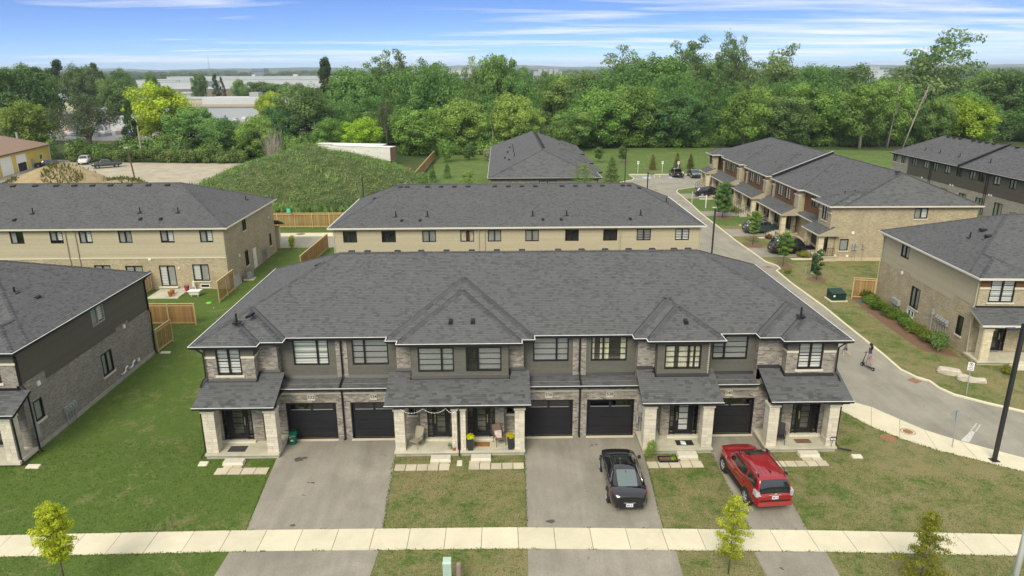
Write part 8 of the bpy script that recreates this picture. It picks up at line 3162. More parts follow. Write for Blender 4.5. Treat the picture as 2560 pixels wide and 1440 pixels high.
G().hexa([sp(-.17, -.27), sp(.17, -.27), sp(.17, -.27, -.008), sp(-.17, -.27, -.008), sp(-.17, .27), sp(.17, .27), sp(.17, .27, -.008), sp(-.17, .27, -.008)]).build('plate', WHITE, e)
g = G()
g.tube([sp(.10 * math.cos(a), .13 + .10 * math.sin(a), .004) for a in np.linspace(0, 6.2832, 21)], .011, 5, cap=False)
g.tube([sp(-.07, .20, .004), sp(.07, .06, .004)], .010, 5)
g.build('ring', M('ring_dark', (.10, .07, .12), .5), e)
lettering('P', .17, BLACK, e, tuple(sp(0, .13, .003)), tuple(nn))
for v, w_, mt in ((-.045, .11, MATS['sign_red']), (-.10, .13, BLACK)):
	for k in range(5):
		G().hexa([sp(-w_ + k * w_ * .42, v - .016, .002), sp(-w_ + k * w_ * .42 + w_ * .32, v - .016, .002), sp(-w_ + k * w_ * .42 + w_ * .32, v - .016, 0), sp(-w_ + k * w_ * .42, v - .016, 0),
				  sp(-w_ + k * w_ * .42, v + .016, .002), sp(-w_ + k * w_ * .42 + w_ * .32, v + .016, .002), sp(-w_ + k * w_ * .42 + w_ * .32, v + .016, 0), sp(-w_ + k * w_ * .42, v + .016, 0)]).build('lettering_stroke', mt, e)
G().face([sp(-.13, -.19, .003), sp(-.08, -.225, .003), sp(-.08, -.205, .003), sp(.08, -.205, .003), sp(.08, -.225, .003), sp(.13, -.19, .003), sp(.08, -.155, .003), sp(.08, -.175, .003), sp(-.08, -.175, .003), sp(-.08, -.155, .003)]).build('arrow', BLACK, e)

for x, y, lb in ((27.2, 141.2, 'white sign on a post at the left bay of the parking court'), (32.0, 141.0, 'white sign on a post at the middle of the parking court'), (35.1, 140.8, 'white sign on a post behind the car with its raised hatch')):
	e = empty('bay_sign', (x, y, 0), lb, 'sign', 'parking bay signs')
	G().tube([(x, y, 0), (x, y, 2.3)], .035, 6).build('post', WHITE, e)
	G().box(x - .18, x + .18, y - .06, y - .04, 1.75, 2.3).build('plate', WHITE, e)
	G().box(x - .06, x + .06, y - .063, y - .0605, 1.95, 2.12).build('symbol', M('sign_blue', (.05, .12, .35), .5), e)
e = empty('info_sign', (-27.6, 91.4, 0), 'small green sign on a thin post before the long cedar fence', 'sign')
G().tube([(-27.6, 91.4, 0), (-27.6, 91.4, 2.3)], .03, 6).build('post', METAL, e)
G().box(-27.85, -27.35, 91.33, 91.36, 2.2, 2.8).build('plate', M('sign_green', (.02, .33, .22), .5), e)
for k in range(3):
	G().box(-27.75, -27.45, 91.325, 91.329, 2.32 + k * .15, 2.38 + k * .15).build('lettering_stroke', M('sign_mint', (.3, .7, .55), .5), e)
e = empty('hanging_sign_post', (30.4, 104.0, 0), 'white wooden post with a side arm on the verge of the private road', 'sign')
G().box(30.35, 30.45, 103.95, 104.05, 0, 1.95).build('post', WHITE, e)
G().box(29.25, 30.6, 103.96, 104.04, 1.72, 1.80).build('arm', WHITE, e)
G().tube([(28.9, 106.2, 0), (28.9, 106.2, 2.1)], .05, 6).build('marker_post', M('marker', (.55, .53, .42), .7), label='thin pale marker post beside the hanging sign post', cat='post')

e = empty('transformer', (29.95, 60.15, 0), 'dark green transformer box on a concrete pad by the private road', 'utility box')
TG = M('utility_green', (.006, .032, .022), .5, var=.1, scale=3)
G().box(29.2, 30.75, 59.5, 60.8, 0, .1).build('pad', CONC, e)
G().hexa([(29.35, 59.6, .1), (30.6, 59.6, .1), (30.6, 60.7, .1), (29.35, 60.7, .1), (29.35, 59.6, .75), (30.6, 59.6, .75), (30.6, 60.7, .95), (29.35, 60.7, .95)]).build('cabinet', TG, e)
G().box(29.33, 30.62, 59.585, 59.62, .7, .76).build('lid', TG, e)
G().box(29.46, 29.62, 59.57, 59.598, .45, .6).build('label_plate', WHITE, e)
e = empty('utility_cabinet', (31.6, 68.8, 0), 'tall slim dark green cabinet beside the small columnar tree', 'utility box')
G().box(31.4, 31.8, 68.6, 69.0, .12, 1.7).build('cabinet', TG, e)
G().box(31.36, 31.84, 68.56, 69.04, 1.7, 1.78).build('lid', TG, e)
G().box(31.25, 31.7, 68.35, 68.6, 0, .2).build('plinth', CONC, e)
G().tube([(30.85, 68.9, 0), (30.85, 68.9, .55)], .1, 10).build('vent_tube', METAL, label='short grey tube in the ground left of the slim green cabinet', cat='pipe')
G().lathe([(.42, 0), (.42, .05), (.001, .06)], (32.1, 59.4, 0), 16).build('access_lid', M('teal_lid', (.05, .13, .12), .7), label='low teal access lid in the grass right of the green transformer', cat='lid')
e = empty('pedestal', (-2.29, 23.9, 0), 'pale green utility pedestal at the bottom edge of the photo', 'utility box')
PG = M('pedestal_green', (.36, .47, .40), .5, var=.06, scale=4)
G().box(-2.46, -2.12, 23.75, 24.05, 0, 1.18).build('case', PG, e)
G().hexa([(-2.47, 23.74, 1.18), (-2.11, 23.74, 1.18), (-2.11, 24.06, 1.18), (-2.47, 24.06, 1.18), (-2.45, 23.80, 1.26), (-2.13, 23.80, 1.26), (-2.13, 24.04, 1.30), (-2.45, 24.04, 1.30)]).build('lid', PG, e)
G().lathe([(.11, 0), (.11, 1.02), (.09, 1.10), (.03, 1.13), (.001, 1.13)], (-1.83, 23.9, 0), 12).build('cable_post', M('cable_brown', (.25, .19, .17), .6, var=.1, scale=4), label='brown cable post right beside the pale green pedestal', cat='utility box')

# ---------------------------------------------------------------- things by the porches
for x, y, lb in ((-14.3, 33.55, 'concrete step block at the leftmost porch'), (-3.35, 33.65, 'concrete step block at the porch with the string lights'), (-1.2, 33.7, 'warm-toned step block before the orange doormat'),
				 (9.88, 33.72, 'concrete step block beside the planting box and the parcel bag'), (16.43, 33.66, 'concrete step block right of the red car')):
	g = G().hexa([(x - .55, y - .28, 0), (x + .55, y - .28, 0), (x + .55, y + .2, 0), (x - .55, y + .2, 0), (x - .52, y - .24, .18), (x + .52, y - .24, .18), (x + .52, y + .2, .18), (x - .52, y + .2, .18)])
	g.build('step_block', M('step_stone', (0.56, 0.53, 0.43), .85, var=.1, scale=5), label=lb, cat='step', group='porch step blocks')
PAV = concrete_material('paver', (0.52, 0.47, 0.34), .15, .1)

def paver_path(rows):
	g = G()
	x0, x1, y0, y1 = min(r[0] for r in rows), max(r[1] for r in rows), min(r[2] for r in rows), max(r[3] for r in rows)
	for a, b, c_, d_ in rows:
		g.face([(a, c_, .007), (b, c_, .007), (b, d_, .007), (a, d_, .007)])
	p = g.build('paver_path', DIRT, None, kind='structure')
	for a, b, c_, d_ in rows:
		k = max(1, round((b - a) / .62))
		for i in range(k):
			u, v = a + (b - a) * i / k + .02, a + (b - a) * (i + 1) / k - .02
			j = random.uniform(-.012, .012)
			G().prism([(u + j, c_ + .015), (v, c_ + .015 + j), (v + j, d_ - .015), (u, d_ - .015)], -.02, .035 + random.uniform(0, .01)).build('paver', PAV, p)

paver_path([(-15.0, -12.25, 32.4, 33.02), (-14.75, -13.75, 33.03, 33.28)])
paver_path([(-5.72, -2.82, 32.55, 33.16), (-3.9, -2.85, 33.17, 33.36)])
paver_path([(-1.84, 1.08, 32.6, 33.2), (-1.84, -.65, 33.21, 33.44)])
paver_path([(7.55, 10.5, 32.52, 33.15), (9.4, 10.4, 33.16, 33.42)])
paver_path([(14.3, 17.1, 32.5, 33.05), (15.9, 17.0, 33.06, 33.38)])
for x, y, w_, d_, lb in ((-15.9, 33.45, .5, .35, 'pale splash block beside the left corner of the porch at 532'), (18.95, 33.4, .55, .3, 'pale splash block on the lawn beside the porch at 540'), (-2.32, 33.2, .3, .42, 'pale splash block between the porches of 534 and 536'), (-24.9, 49.1, .7, .3, 'pale splash block at the back corner of the grey brick house'), (-24.8, 33.4, .7, .3, 'pale splash block at the front corner of the grey brick house')):
	G().hexa([(x - w_ / 2, y - d_ / 2, 0), (x + w_ / 2, y - d_ / 2, 0), (x + w_ / 2, y + d_ / 2, 0), (x - w_ / 2, y + d_ / 2, 0), (x - w_ / 2 + .02, y - d_ / 2 + .02, .06), (x + w_ / 2 - .02, y - d_ / 2 + .02, .06), (x + w_ / 2 - .02, y + d_ / 2 - .02, .1), (x - w_ / 2 + .02, y + d_ / 2 - .02, .1)]).build('splash_block', PRECAST, label=lb, cat='splash block', group='splash blocks')
for x, y, w_, d_, mt, lb in ((-14.42, 34.5, .95, .62, M('mat_grey', (.05, .05, .055), .95), 'dark grey doormat at the door of number 532'), (-1.15, 34.68, .82, .5, M('mat_orange', (.30, .14, .04), .95, var=.3, scale=12), 'orange-brown patterned doormat between two tall planters'),
							 (9.95, 34.6, .95, .55, M('mat_black', (.02, .02, .02), .95), 'black doormat at the door of number 538'), (16.5, 34.62, .85, .45, M('mat_brown', (.16, .10, .06), .95, var=.2, scale=10), 'brown doormat at the door of number 540'), (-27.6, 34.2, .9, .5, MATS['mat_grey'], 'dark doormat on the porch at the left edge')):
	G().hexa([(x - w_ / 2, y - d_ / 2, .301), (x + w_ / 2, y - d_ / 2, .301), (x + w_ / 2, y + d_ / 2, .301), (x - w_ / 2, y + d_ / 2, .301), (x - w_ / 2 + .01, y - d_ / 2 + .01, .318), (x + w_ / 2 - .01, y - d_ / 2 + .01, .318), (x + w_ / 2 - .01, y + d_ / 2 - .01, .318), (x - w_ / 2 + .01, y + d_ / 2 - .01, .318)]).build('doormat', mt, label=lb, cat='doormat', group='doormats')
G().hexa([(9.72, 34.4, .32), (10.0, 34.36, .32), (10.02, 34.72, .32), (9.74, 34.76, .32), (9.76, 34.44, .37), (9.97, 34.41, .38), (9.98, 34.66, .36), (9.78, 34.7, .38)]).build('delivery_bag', M('bag_white', (.6, .63, .68), .5, var=.2, scale=12), label='white parcel bag lying on the doormat of number 538', cat='parcel')

e = empty('green_bin', (-11.72, 35.5, .012), 'green kitchen waste bin beside the garage door of number 532', 'bin')
BG = M('bin_green', (.006, .12, .065), .45, var=.08, scale=4)
x, y = -11.72, 35.5
G().hexa([(x - .15, y - .13, .03), (x + .15, y - .13, .03), (x + .15, y + .15, .03), (x - .15, y + .15, .03), (x - .2, y - .2, .56), (x + .2, y - .2, .56), (x + .2, y + .2, .60), (x - .2, y + .2, .60)]).build('tub', BG, e)
G().hexa([(x - .22, y - .23, .56), (x + .22, y - .23, .56), (x + .22, y + .22, .60), (x - .22, y + .22, .60), (x - .18, y - .18, .62), (x + .18, y - .18, .62), (x + .18, y + .2, .68), (x - .18, y + .2, .68)]).build('lid', BG, e)
G().tube([(x - .12, y + .2, .62), (x - .11, y + .24, .78), (x + .11, y + .24, .78), (x + .12, y + .2, .62)], .018, 6).build('handle', BG, e)
G().lathe([(.001, -.012), (.045, 0), (.045, .02)], (x - .08, y - .225, .52), 12, axis='y').build('latch', M('latch_orange', (.55, .14, .07), .5), e)
G().box(x - .08, x + .07, y - .198, y - .185, .28, .33).build('print', WHITE, e)
G().face([(x - .03, y - .195, .345), (x + .03, y - .195, .345), (x, y - .2, .41)]).build('print', WHITE, e)

def chair(x, y, rz, label, mat, seatmat, arms=True):
	e = empty('patio_chair', (x, y, .3), label, 'chair', 'porch chairs', rz=rz)
	W[e.name] = Vector((0, 0, 0))
	G().hexa([(-.27, -.27, .38), (.27, -.27, .38), (.25, .25, .34), (-.25, .25, .34), (-.27, -.27, .42), (.27, -.27, .42), (.25, .25, .38), (-.25, .25, .38)]).build('seat', seatmat, e)
	rows = []
	for k in range(6):
		t = k / 5
		rows.append([(-.25 + .01 * t, .24 + .22 * t - .03 * math.sin(t * 3), .38 + .6 * t), (0, .27 + .22 * t - .03 * math.sin(t * 3), .38 + .62 * t), (.25 - .01 * t, .24 + .22 * t - .03 * math.sin(t * 3), .38 + .6 * t)])
	back = G().grid(rows).grid([[(p[0], p[1] + .02, p[2]) for p in r] for r in rows])
	back.build('backrest', seatmat, e)
	for sx in (-1, 1):
		G().tube([(sx * .27, -.28, 0), (sx * .27, -.25, .4), (sx * .28, -.22, .60)], .016, 6).build('leg', mat, e)
		G().tube([(sx * .24, .34, 0), (sx * .25, .24, .38), (sx * .25, .46, .98)], .016, 6).build('leg', mat, e)
		if arms:
			G().tube([(sx * .28, -.24, .60), (sx * .29, 0, .62), (sx * .27, .32, .60)], .022, 6).build('armrest', mat, e)
	return e

chair(-4.75, 34.55, math.radians(-28), 'tan sling chair on the porch of number 534', M('chair_tan', (.22, .19, .14), .6), M('sling_tan', (.30, .27, .20), .85))
c2 = chair(-.22, 34.72, math.radians(22), 'brown wicker chair with a flowered cushion on the porch of 536', M('wicker_dark', (.10, .07, .05), .7), M('wicker', (.17, .125, .09), .8, var=.2, scale=30))
chair(15.15, 34.55, math.radians(-20), 'thin black metal chair on the porch of number 540', BLACK, M('chair_black', (.03, .028, .028), .7))
g = G().hexa([(-.46, 34.62, .70), (-.08, 34.70, .70), (-.10, 34.82, .72), (-.46, 34.74, .72), (-.48, 34.80, 1.06), (-.10, 34.88, 1.06), (-.10, 34.95, 1.04), (-.48, 34.88, 1.04)])
g.build('cushion', M('cushion_print', (.50, .40, .36), .9, var=.5, scale=14), label='flowered cushion leaning on the brown wicker chair', cat='cushion')
FLOWER = leaf_material('flower_yellow', (0.30, 0.33, 0.01), (0.75, 0.66, 0.02), rand=.02)
for x, y, lb in ((-1.78, 34.15, 'tall charcoal planter of yellow flowers left of the orange doormat'), (.40, 34.2, 'tall charcoal planter of yellow flowers right of the wicker chair')):
	e = empty('planter', (x, y, .3), lb, 'planter', 'tall planters')
	G().hexa([(x - .13, y - .13, .3), (x + .13, y - .13, .3), (x + .13, y + .13, .3), (x - .13, y + .13, .3), (x - .19, y - .19, 1.0), (x + .19, y - .19, 1.0), (x + .19, y + .19, 1.0), (x - .19, y + .19, 1.0)]).build('pot', M('planter_grey', (.028, .03, .034), .6), e)
	rng = np.random.default_rng(int(x * 10) + 50)
	V, sh = blob_leaves([(0, 0, .80, .24, .24, .14), (.08, -.06, .78, .16, .16, .12), (-.08, .04, .8, .16, .16, .12)], 260, .032, rng, .8, fill=.5)
	o = bpy.data.objects.new('flowers', leaves_to_mesh('flowers', V, sh, FLOWER)); COL.objects.link(o); o.parent = e
TERRA = M('terracotta', (.36, .12, .06), .8, var=.1, scale=6)

def pot(x, y, z, r, h, mt, label, plant=None):
	e = empty('flower_pot', (x, y, z), label, 'pot')
	G().lathe([(r * .7, 0), (r * .95, h * .8), (r * 1.05, h * .8), (r * 1.05, h), (r * .9, h), (r * .85, h * .85), (.001, h * .85)], (x, y, z), 14).build('pot', mt, e)
	if plant:
		rng = np.random.default_rng(int(abs(x) * 100))
		V, sh = blob_leaves([(0, 0, h * 1.25, r * 1.1, r * 1.1, h * .5)], 90, .035, rng, .4)
		o = bpy.data.objects.new('plant', leaves_to_mesh('plant', V, sh, plant)); COL.objects.link(o); o.parent = e

pot(-2.66, 34.1, .3, .12, .2, TERRA, 'terracotta pot at the foot of the middle porch pillar')
pot(-2.9, 34.22, .3, .11, .22, METER, 'grey pot with a wispy plant by the middle porch pillar', LEAF['B'])
pot(-30.4, 62.5, .12, .2, .45, TERRA, 'lower terracotta pot on the patio of the beige row', LEAF['Y'])
pot(-30.5, 63.2, .12, .2, .42, TERRA, 'upper terracotta pot on the patio of the beige row')
pot(-29.6, 64.2, .12, .24, .5, M('magenta_pot', (.35, .04, .12), .5), 'magenta pot by the patio door of the beige row', LEAF['R'])
g = G()
bl = G()
prev = None
for a, b in ((-5.4, -4.2), (-4.2, -3.0), (-3.0, -2.35)):
	pts = [(a + (b - a) * t, 33.72, 2.98 - 1.0 * t * (1 - t)) for t in np.linspace(0, 1, 9)]
	g.tube(pts, .008, 4)
	for p in pts[1:-1]:
		bl.lathe([(.001, -.035), (.022, -.015), (.012, .01), (.001, .012)], p, 6)
e = empty('string_lights', (-4, 33.72, 2.7), 'string of small white bulbs hanging under the porch roof of 534', 'string lights')
g.build('cord', WHITE, e)
bl.build('bulbs', WHITE, e)
e = empty('stake_sign', (17.83, 33.98, .3), 'small black and white number sign on a stake by the right pillar of 540', 'sign')
G().tube([(17.78, 33.98, .3), (17.83, 33.98, .72)], .012, 6).build('stake', BLACK, e)
G().box(17.70, 17.98, 33.965, 33.985, .70, .90).build('frame', BLACK, e)
G().box(17.72, 17.96, 33.96, 33.9645, .72, .84).build('face', WHITE, e)
lettering('540', .09, BLACK, e, (17.84, 33.958, .78), (0, -1, 0))
e = empty('planting_box', (8.75, 33.3, 0), 'low dark edged planting box beside the step of number 538', 'planter')
for b in ((8.25, 9.25, 33.02, 33.06, 0, .14), (8.25, 9.25, 33.5, 33.54, 0, .14), (8.25, 8.29, 33.06, 33.5, 0, .138), (9.21, 9.25, 33.06, 33.5, 0, .138)):
	G().box(*b).build('edging', BLACKT, e)
G().box(8.29, 9.21, 33.06, 33.5, 0, .09).build('soil', DIRT, e)
BOUL = M('limestone', (.47, .43, .34), .85, var=.14, scale=3, bump=.8, bscale=6)
for k, (x, y, L_, w_, h_, a, lb) in enumerate(((30.4, 44.0, 1.45, .62, .36, -.5, 'longest flat limestone boulder, left one of three'), (30.75, 42.95, .8, .55, .32, -.45, 'middle limestone boulder, shortest of three'), (31.35, 42.6, 1.15, .5, .33, -.3, 'right limestone boulder, just behind the no-parking sign'))):
	rng = np.random.default_rng(70 + k)
	rows = []
	for z, f in ((-.03, 1.0), (.25, 1.06), (.75, 1.0), (1.0, .86)):
		ring = []
		for j in range(12):
			an = 2 * math.pi * j / 12
			cx, sy = math.copysign(abs(math.cos(an)) ** .5, math.cos(an)), math.copysign(abs(math.sin(an)) ** .5, math.sin(an))
			q = Vector((cx * L_ / 2 * f, sy * w_ / 2 * f, z * h_)) + Vector(rng.normal(0, .025, 3))
			ring.append(Matrix.Rotation(a, 3, 'Z') @ q + Vector((x, y, 0)))
		rows.append(ring)
	g = G().grid(rows, closed=True)
	g.face(rows[-1])
	g.build('boulder', BOUL, label=lb, cat='boulder', group='limestone boulders')
G().box(-32.4, -29.6, 62.2, 65.1, -.02, .12).build('patio_slab', CONC2, None, kind='structure')
e = empty('plastic_tub', (-28.3, 62.9, 0), 'white plastic tub on the grass behind the beige row', 'tub')
G().hexa([(-28.75, 62.75, .15), (-27.95, 62.75, .15), (-27.95, 63.25, .15), (-28.75, 63.25, .15), (-28.85, 62.65, .5), (-27.85, 62.65, .5), (-27.85, 63.35, .5), (-28.85, 63.35, .5)]).build('tub', WHITE, e)
G().box(-28.92, -27.78, 62.6, 63.4, .5, .55).build('rim', WHITE, e)
for a, b in ((-28.65, 62.85), (-28.05, 62.85), (-28.65, 63.15), (-28.05, 63.15)):
	G().box(a - .03, a + .03, b - .03, b + .03, 0, .16).build('leg', WHITE, e)
e = empty('garden_ornament', (-29.2, 64.8, 0), 'small white ornament standing between the patio door and the window', 'ornament')
g = G().tube([(-29.3, 64.8, 0), (-29.25, 64.8, .4)], .06, 6).tube([(-29.05, 64.8, 0), (-29.1, 64.8, .4)], .06, 6).tube([(-29.18, 64.8, .35), (-29.18, 64.8, .75)], [.13, .09], 8)
g.lathe([(.001, -.1), (.1, 0), (.001, .1)], (-29.18, 64.8, .85), 10)
g.build('figure', WHITE, e)
e = empty('condenser', (-25.1, 68.3, 0), 'grey round air conditioner beside the beige row', 'air conditioner')
G().lathe([(.42, .08), (.42, .85), (.38, .9), (.3, .88), (.001, .84)], (-25.15, 68.4, 0), 20).build('casing', M('ac_grey', (.13, .14, .15), .5, metal=.3), e)
for k in range(9):
	G().lathe([(.425, .12 + k * .08), (.435, .14 + k * .08), (.425, .16 + k * .08)], (-25.15, 68.4, 0), 20).build('louvre', METER, e)
G().box(-25.65, -24.65, 67.9, 68.9, 0, .08).build('pad', CONC, e)
G().hexa([(-25.5, 64.6, .02), (-25.46, 64.6, .02), (-25.46, 67.2, .02), (-25.5, 67.2, .02), (-25.82, 64.7, 1.0), (-25.78, 64.7, 1.0), (-25.78, 67.2, 1.0), (-25.82, 67.2, 1.0)]).build('lattice_panel', METER, label='grey panel leaning against the side wall of the beige row', cat='panel')
G().tube([(-24.4, 57.7, .02), (-24.25, 56.9, .9)], .03, 6).build('white_stake', WHITE, label='thin white stake standing in the grass behind the cedar fence', cat='stake')
g = G().lathe([(.25, 0), (.22, .05), (.001, .07)], (-26.3, 60.9, 0), 10)
g.build('green_toy', M('toy_green', (.1, .6, .05), .5), label='bright green plastic toy lying in the grass by the cedar screen', cat='toy')
for a, b in ((75.2, 79.4), (85.3, 89.6), (98.0, 101.6), (112.0, 116.6)):
	sheet('driveway', [(28.1 + (a - 75) * .016, a), (36.6, a), (36.6, b), (28.1 + (b - 75) * .016, b)], .016, DRIVE)
for y0 in (74.2, 84.4, 91.6, 104.2, 111.4):
	sheet('front_walk', [(31.5, y0 - .3), (34.0, y0 - .3), (34.0, y0 + .5), (31.5, y0 + .5)], .02, CONC)
MUL = M('mulch', (.16, .095, .06), .95, var=.3, scale=9)
for x, y, r in ((30.7, 96.6, 1.3), (29.6, 81.0, 1.3), (29.5, 71.4, 1.2), (30.9, 66.4, 1.0), (31.1, 146, 1.2), (26.6, 157, 1.3)):
	rng = np.random.default_rng(int(x * 10 + y))
	sheet('mulch_bed', [(x + r * math.cos(a) * rng.uniform(.8, 1.1), y + r * math.sin(a) * rng.uniform(.8, 1.1)) for a in np.linspace(0, 6.0, 14)], .006, MUL)
sheet('mulch_bed', [(33.3, 61.2), (31.6, 61.0), (31.0, 54), (30.9, 48.2), (32.9, 46.6), (33.2, 50)], .006, MUL)
rng = np.random.default_rng(77)
pts = []
for x in np.arange(-27, 27, .035):
	t_ = interp(SW_TOP, x)
	if not (-11.9 < x < -5.4 or 1.0 < x < 7.3 or 11.1 < x < 13.8) or math.sin(x * 2.1) + math.sin(x * 5.3) > .75:
		pts.append((x, t_ + rng.normal(.01, .03)))
		pts.append((x, t_ - 1.46 + rng.normal(-.01, .03)))
for (a, b) in (((-11.7, 27.68), (-12.35, 34)), ((-5.5, 27.68), (-5.9, 33.9)), ((1.05, 27.62), (1.15, 33.9)), ((7.22, 27.42), (7.65, 33.9)), ((11.15, 27.28), (11.28, 33.9)), ((13.72, 27.15), (14.18, 33.9))):
	for t_ in np.arange(0, 1, .006):
		pts.append((a[0] + (b[0] - a[0]) * t_ + rng.normal(0, .025), a[1] + (b[1] - a[1]) * t_))
for t_ in np.arange(0, 6, .01):
	k = min(int(t_), 6); f = t_ - k
	pts.append((LO[k][0] + (LO[k + 1][0] - LO[k][0]) * f + rng.normal(0, .03), LO[k][1] + (LO[k + 1][1] - LO[k][1]) * f))
pts = np.array(pts)
OIL = M('oil_stain', (.085, .075, .06), .8, var=.3, scale=9)
for x, y, r, n_ in ((-10.9, 34.0, .30, 3), (-9.7, 31.6, .10, 3), (-9.9, 30.5, .07, 3), (2.2, 28.0, .26, 1), (4.9, 34.9, .16, 3), (-9.6, 28.1, .16, 2), (11.6, 24.6, .09, 2)):
	rs = np.random.default_rng(int((x + 20) * 37))
	for j in range(n_):
		cx, cy, q = x + rs.normal(0, r * .8), y + rs.normal(0, r * .6), r * rs.uniform(.4, 1)
		sheet('oil_stain', [(cx + q * math.cos(a) * rs.uniform(.6, 1.2), cy + q * .8 * math.sin(a) * rs.uniform(.6, 1.2)) for a in np.linspace(0, 5.9, 13)], .014 + .0006 * j, OIL)
m = 52000
X, Y = rng.uniform(-27, 27, m), rng.uniform(23, 36, m)
ok = np.ones(m, bool)
for poly in ([(-12.4, 27.6), (-5.45, 36.1)], [(1.0, 27.5), (7.75, 36.1)], [(11.1, 27.2), (14.3, 36.1)], [(-12.25, 20), (-5.4, 26.3)], [(.8, 20), (7.5, 26.2)], [(10.7, 20), (13.95, 25.9)], [(-16, 33.9), (18.2, 37)]):
	(xa, ya), (xb, yb) = poly
	ok &= ~((X > xa) & (X < xb) & (Y > ya) & (Y < yb))
for q in ([(-15, -12.2, 32.4, 33.3)], [(-5.8, -2.8, 32.5, 33.4)], [(-1.9, 1.1, 32.6, 33.5)], [(7.5, 10.5, 32.5, 33.6)], [(14.2, 17.1, 32.5, 33.5)]):
	xa, xb, ya, yb = q[0]
	ok &= ~((X > xa) & (X < xb) & (Y > ya) & (Y < yb))
T = np.array([interp(SW_TOP, a) for a in X])
ok &= ~((Y < T + .02) & (Y > T - 1.48))
ok &= ~((X > 19.5) & (Y > 31.5))
C = np.concatenate([pts, np.stack([X[ok], Y[ok]], 1)])
n_ = len(C)
s_ = np.where(np.arange(n_) < len(pts), rng.uniform(.04, .10, n_), rng.uniform(.03, .075, n_))[:, None]
a_ = rng.uniform(0, 6.28, n_)
b_ = np.stack([np.cos(a_), np.sin(a_), np.zeros(n_)], 1)
t_ = rng.normal(size=(n_, 3)) * .6 + np.array([0, 0, 1.0])
t_ /= np.linalg.norm(t_, axis=1, keepdims=True)
C3 = np.concatenate([C, np.full((n_, 1), .0)], 1)
V = np.stack([C3 - b_ * s_ * .45, C3 + b_ * s_ * .45, C3 + t_ * s_ + b_ * s_ * .12, C3 + t_ * s_ - b_ * s_ * .12], 1).reshape(-1, 3)
pat = .5 + .5 * np.sin(C[:, 0] * .9 + 2 * np.sin(C[:, 1] * .7)) * np.sin(C[:, 1] * 1.1 + C[:, 0] * .4)
dry = np.clip((C[:, 0] + 17) / 9, 0, 1) * (np.arange(n_) >= len(pts))
shd = np.clip(rng.normal(.28, .15, n_) + dry * rng.uniform(0, .75, n_) * pat, 0, 1)
BLADE = leaf_material('grass_blade', (0.07, 0.145, 0.022), (0.34, 0.30, 0.14), rand=.02, hue=.0, trans=.5)
o = link('grass_blades', leaves_to_mesh('grass_blades', V, shd, BLADE))
tag(o, 'short green and straw grass of the front lawns', 'grass', kind='stuff')

# ---------------------------------------------------------------- yard and distance
YW = empty('workshop', (-106, 156, 0), 'yellow workshop with a brown roof and white roller doors at the left edge', 'building')
YEL = M('yellow_panel', (.60, .46, .10), .6, var=.06, scale=1)
pa, pb = Vector((-97.5, 138.0, 0)), Vector((-101.8, 163.8, 0))
dy = (pb - pa).normalized(); dn = Vector((-dy.y, dy.x, 0))

def yp(u, o, z):
	q = pa + dy * u + dn * o
	return (q.x, q.y, z)

LW = (pb - pa).length
G().hexa([yp(-20, 0, 0), yp(LW, 0, 0), yp(LW, 16, 0), yp(-20, 16, 0), yp(-20, 0, 4.1), yp(LW, 0, 4.1), yp(LW, 16, 4.1), yp(-20, 16, 4.1)]).build('wall', YEL, YW)
RB = M('brown_roof', (.25, .17, .12), .8, var=.06, scale=1)
g = G()
e1, e2, e3, e4 = yp(-20, -.6, 4.1), yp(LW + .5, -.6, 4.1), yp(LW + .5, 16.6, 4.1), yp(-20, 16.6, 4.1)
r1, r2 = yp(-20, 8, 7.4), yp(LW - 8.5, 8, 7.4)
for f in ([e1, e2, r2, r1], [e2, e3, r2], [e3, e4, r1, r2], [e1, e4, e3, e2], [e4, e1, r1]):
	g.face(f)
g.build('roof', RB, YW)
G().tube([yp(-20, -.62, 4.05), yp(LW + .55, -.62, 4.05)], .14, 5).build('eave_trim', M('brown_trim', (.10, .07, .05), .7), YW)

def on_wall(name, mat, u0, u1, z0, z1, o0=-.02, o1=-.08, parent=None):
	return G().hexa([yp(u0, o1, z0), yp(u1, o1, z0), yp(u1, o0, z0), yp(u0, o0, z0), yp(u0, o1, z1), yp(u1, o1, z1), yp(u1, o0, z1), yp(u0, o0, z1)]).build(name, mat, parent or YW)

on_wall('roller_door', WHITE, 4.0, 8.0, 0, 3.5)
d_ = on_wall('roller_door', WHITE, 10.5, 14.2, 1.7, 3.4)
on_wall('door_opening', BLACK, 10.5, 14.2, 0, 1.7)
for a, b, c_, dd in ((10.2, 10.5, 0, 3.5), (14.2, 14.5, 0, 3.5), (3.7, 4.0, 0, 3.6), (8.0, 8.3, 0, 3.6)):
	on_wall('door_trim', WHITE, a, b, c_, dd, -.02, -.1)
on_wall('side_door', METER, 16.6, 17.6, 0, 2.0)
on_wall('window', WHITE, 20.6, 22.0, 1.3, 2.5)
on_wall('pane', CAR_GLASS, 20.75, 21.25, 1.4, 2.4, -.08, -.09)
on_wall('pane', CAR_GLASS, 21.35, 21.85, 1.4, 2.4, -.08, -.09)
on_wall('corner_trim', WHITE, LW - .3, LW, 0, 4.1)
G().tube([yp(LW - 4.5, 4, 5.3), yp(LW - 4.5, 4, 7.2)], .2, 8).build('chimney', METAL, YW)

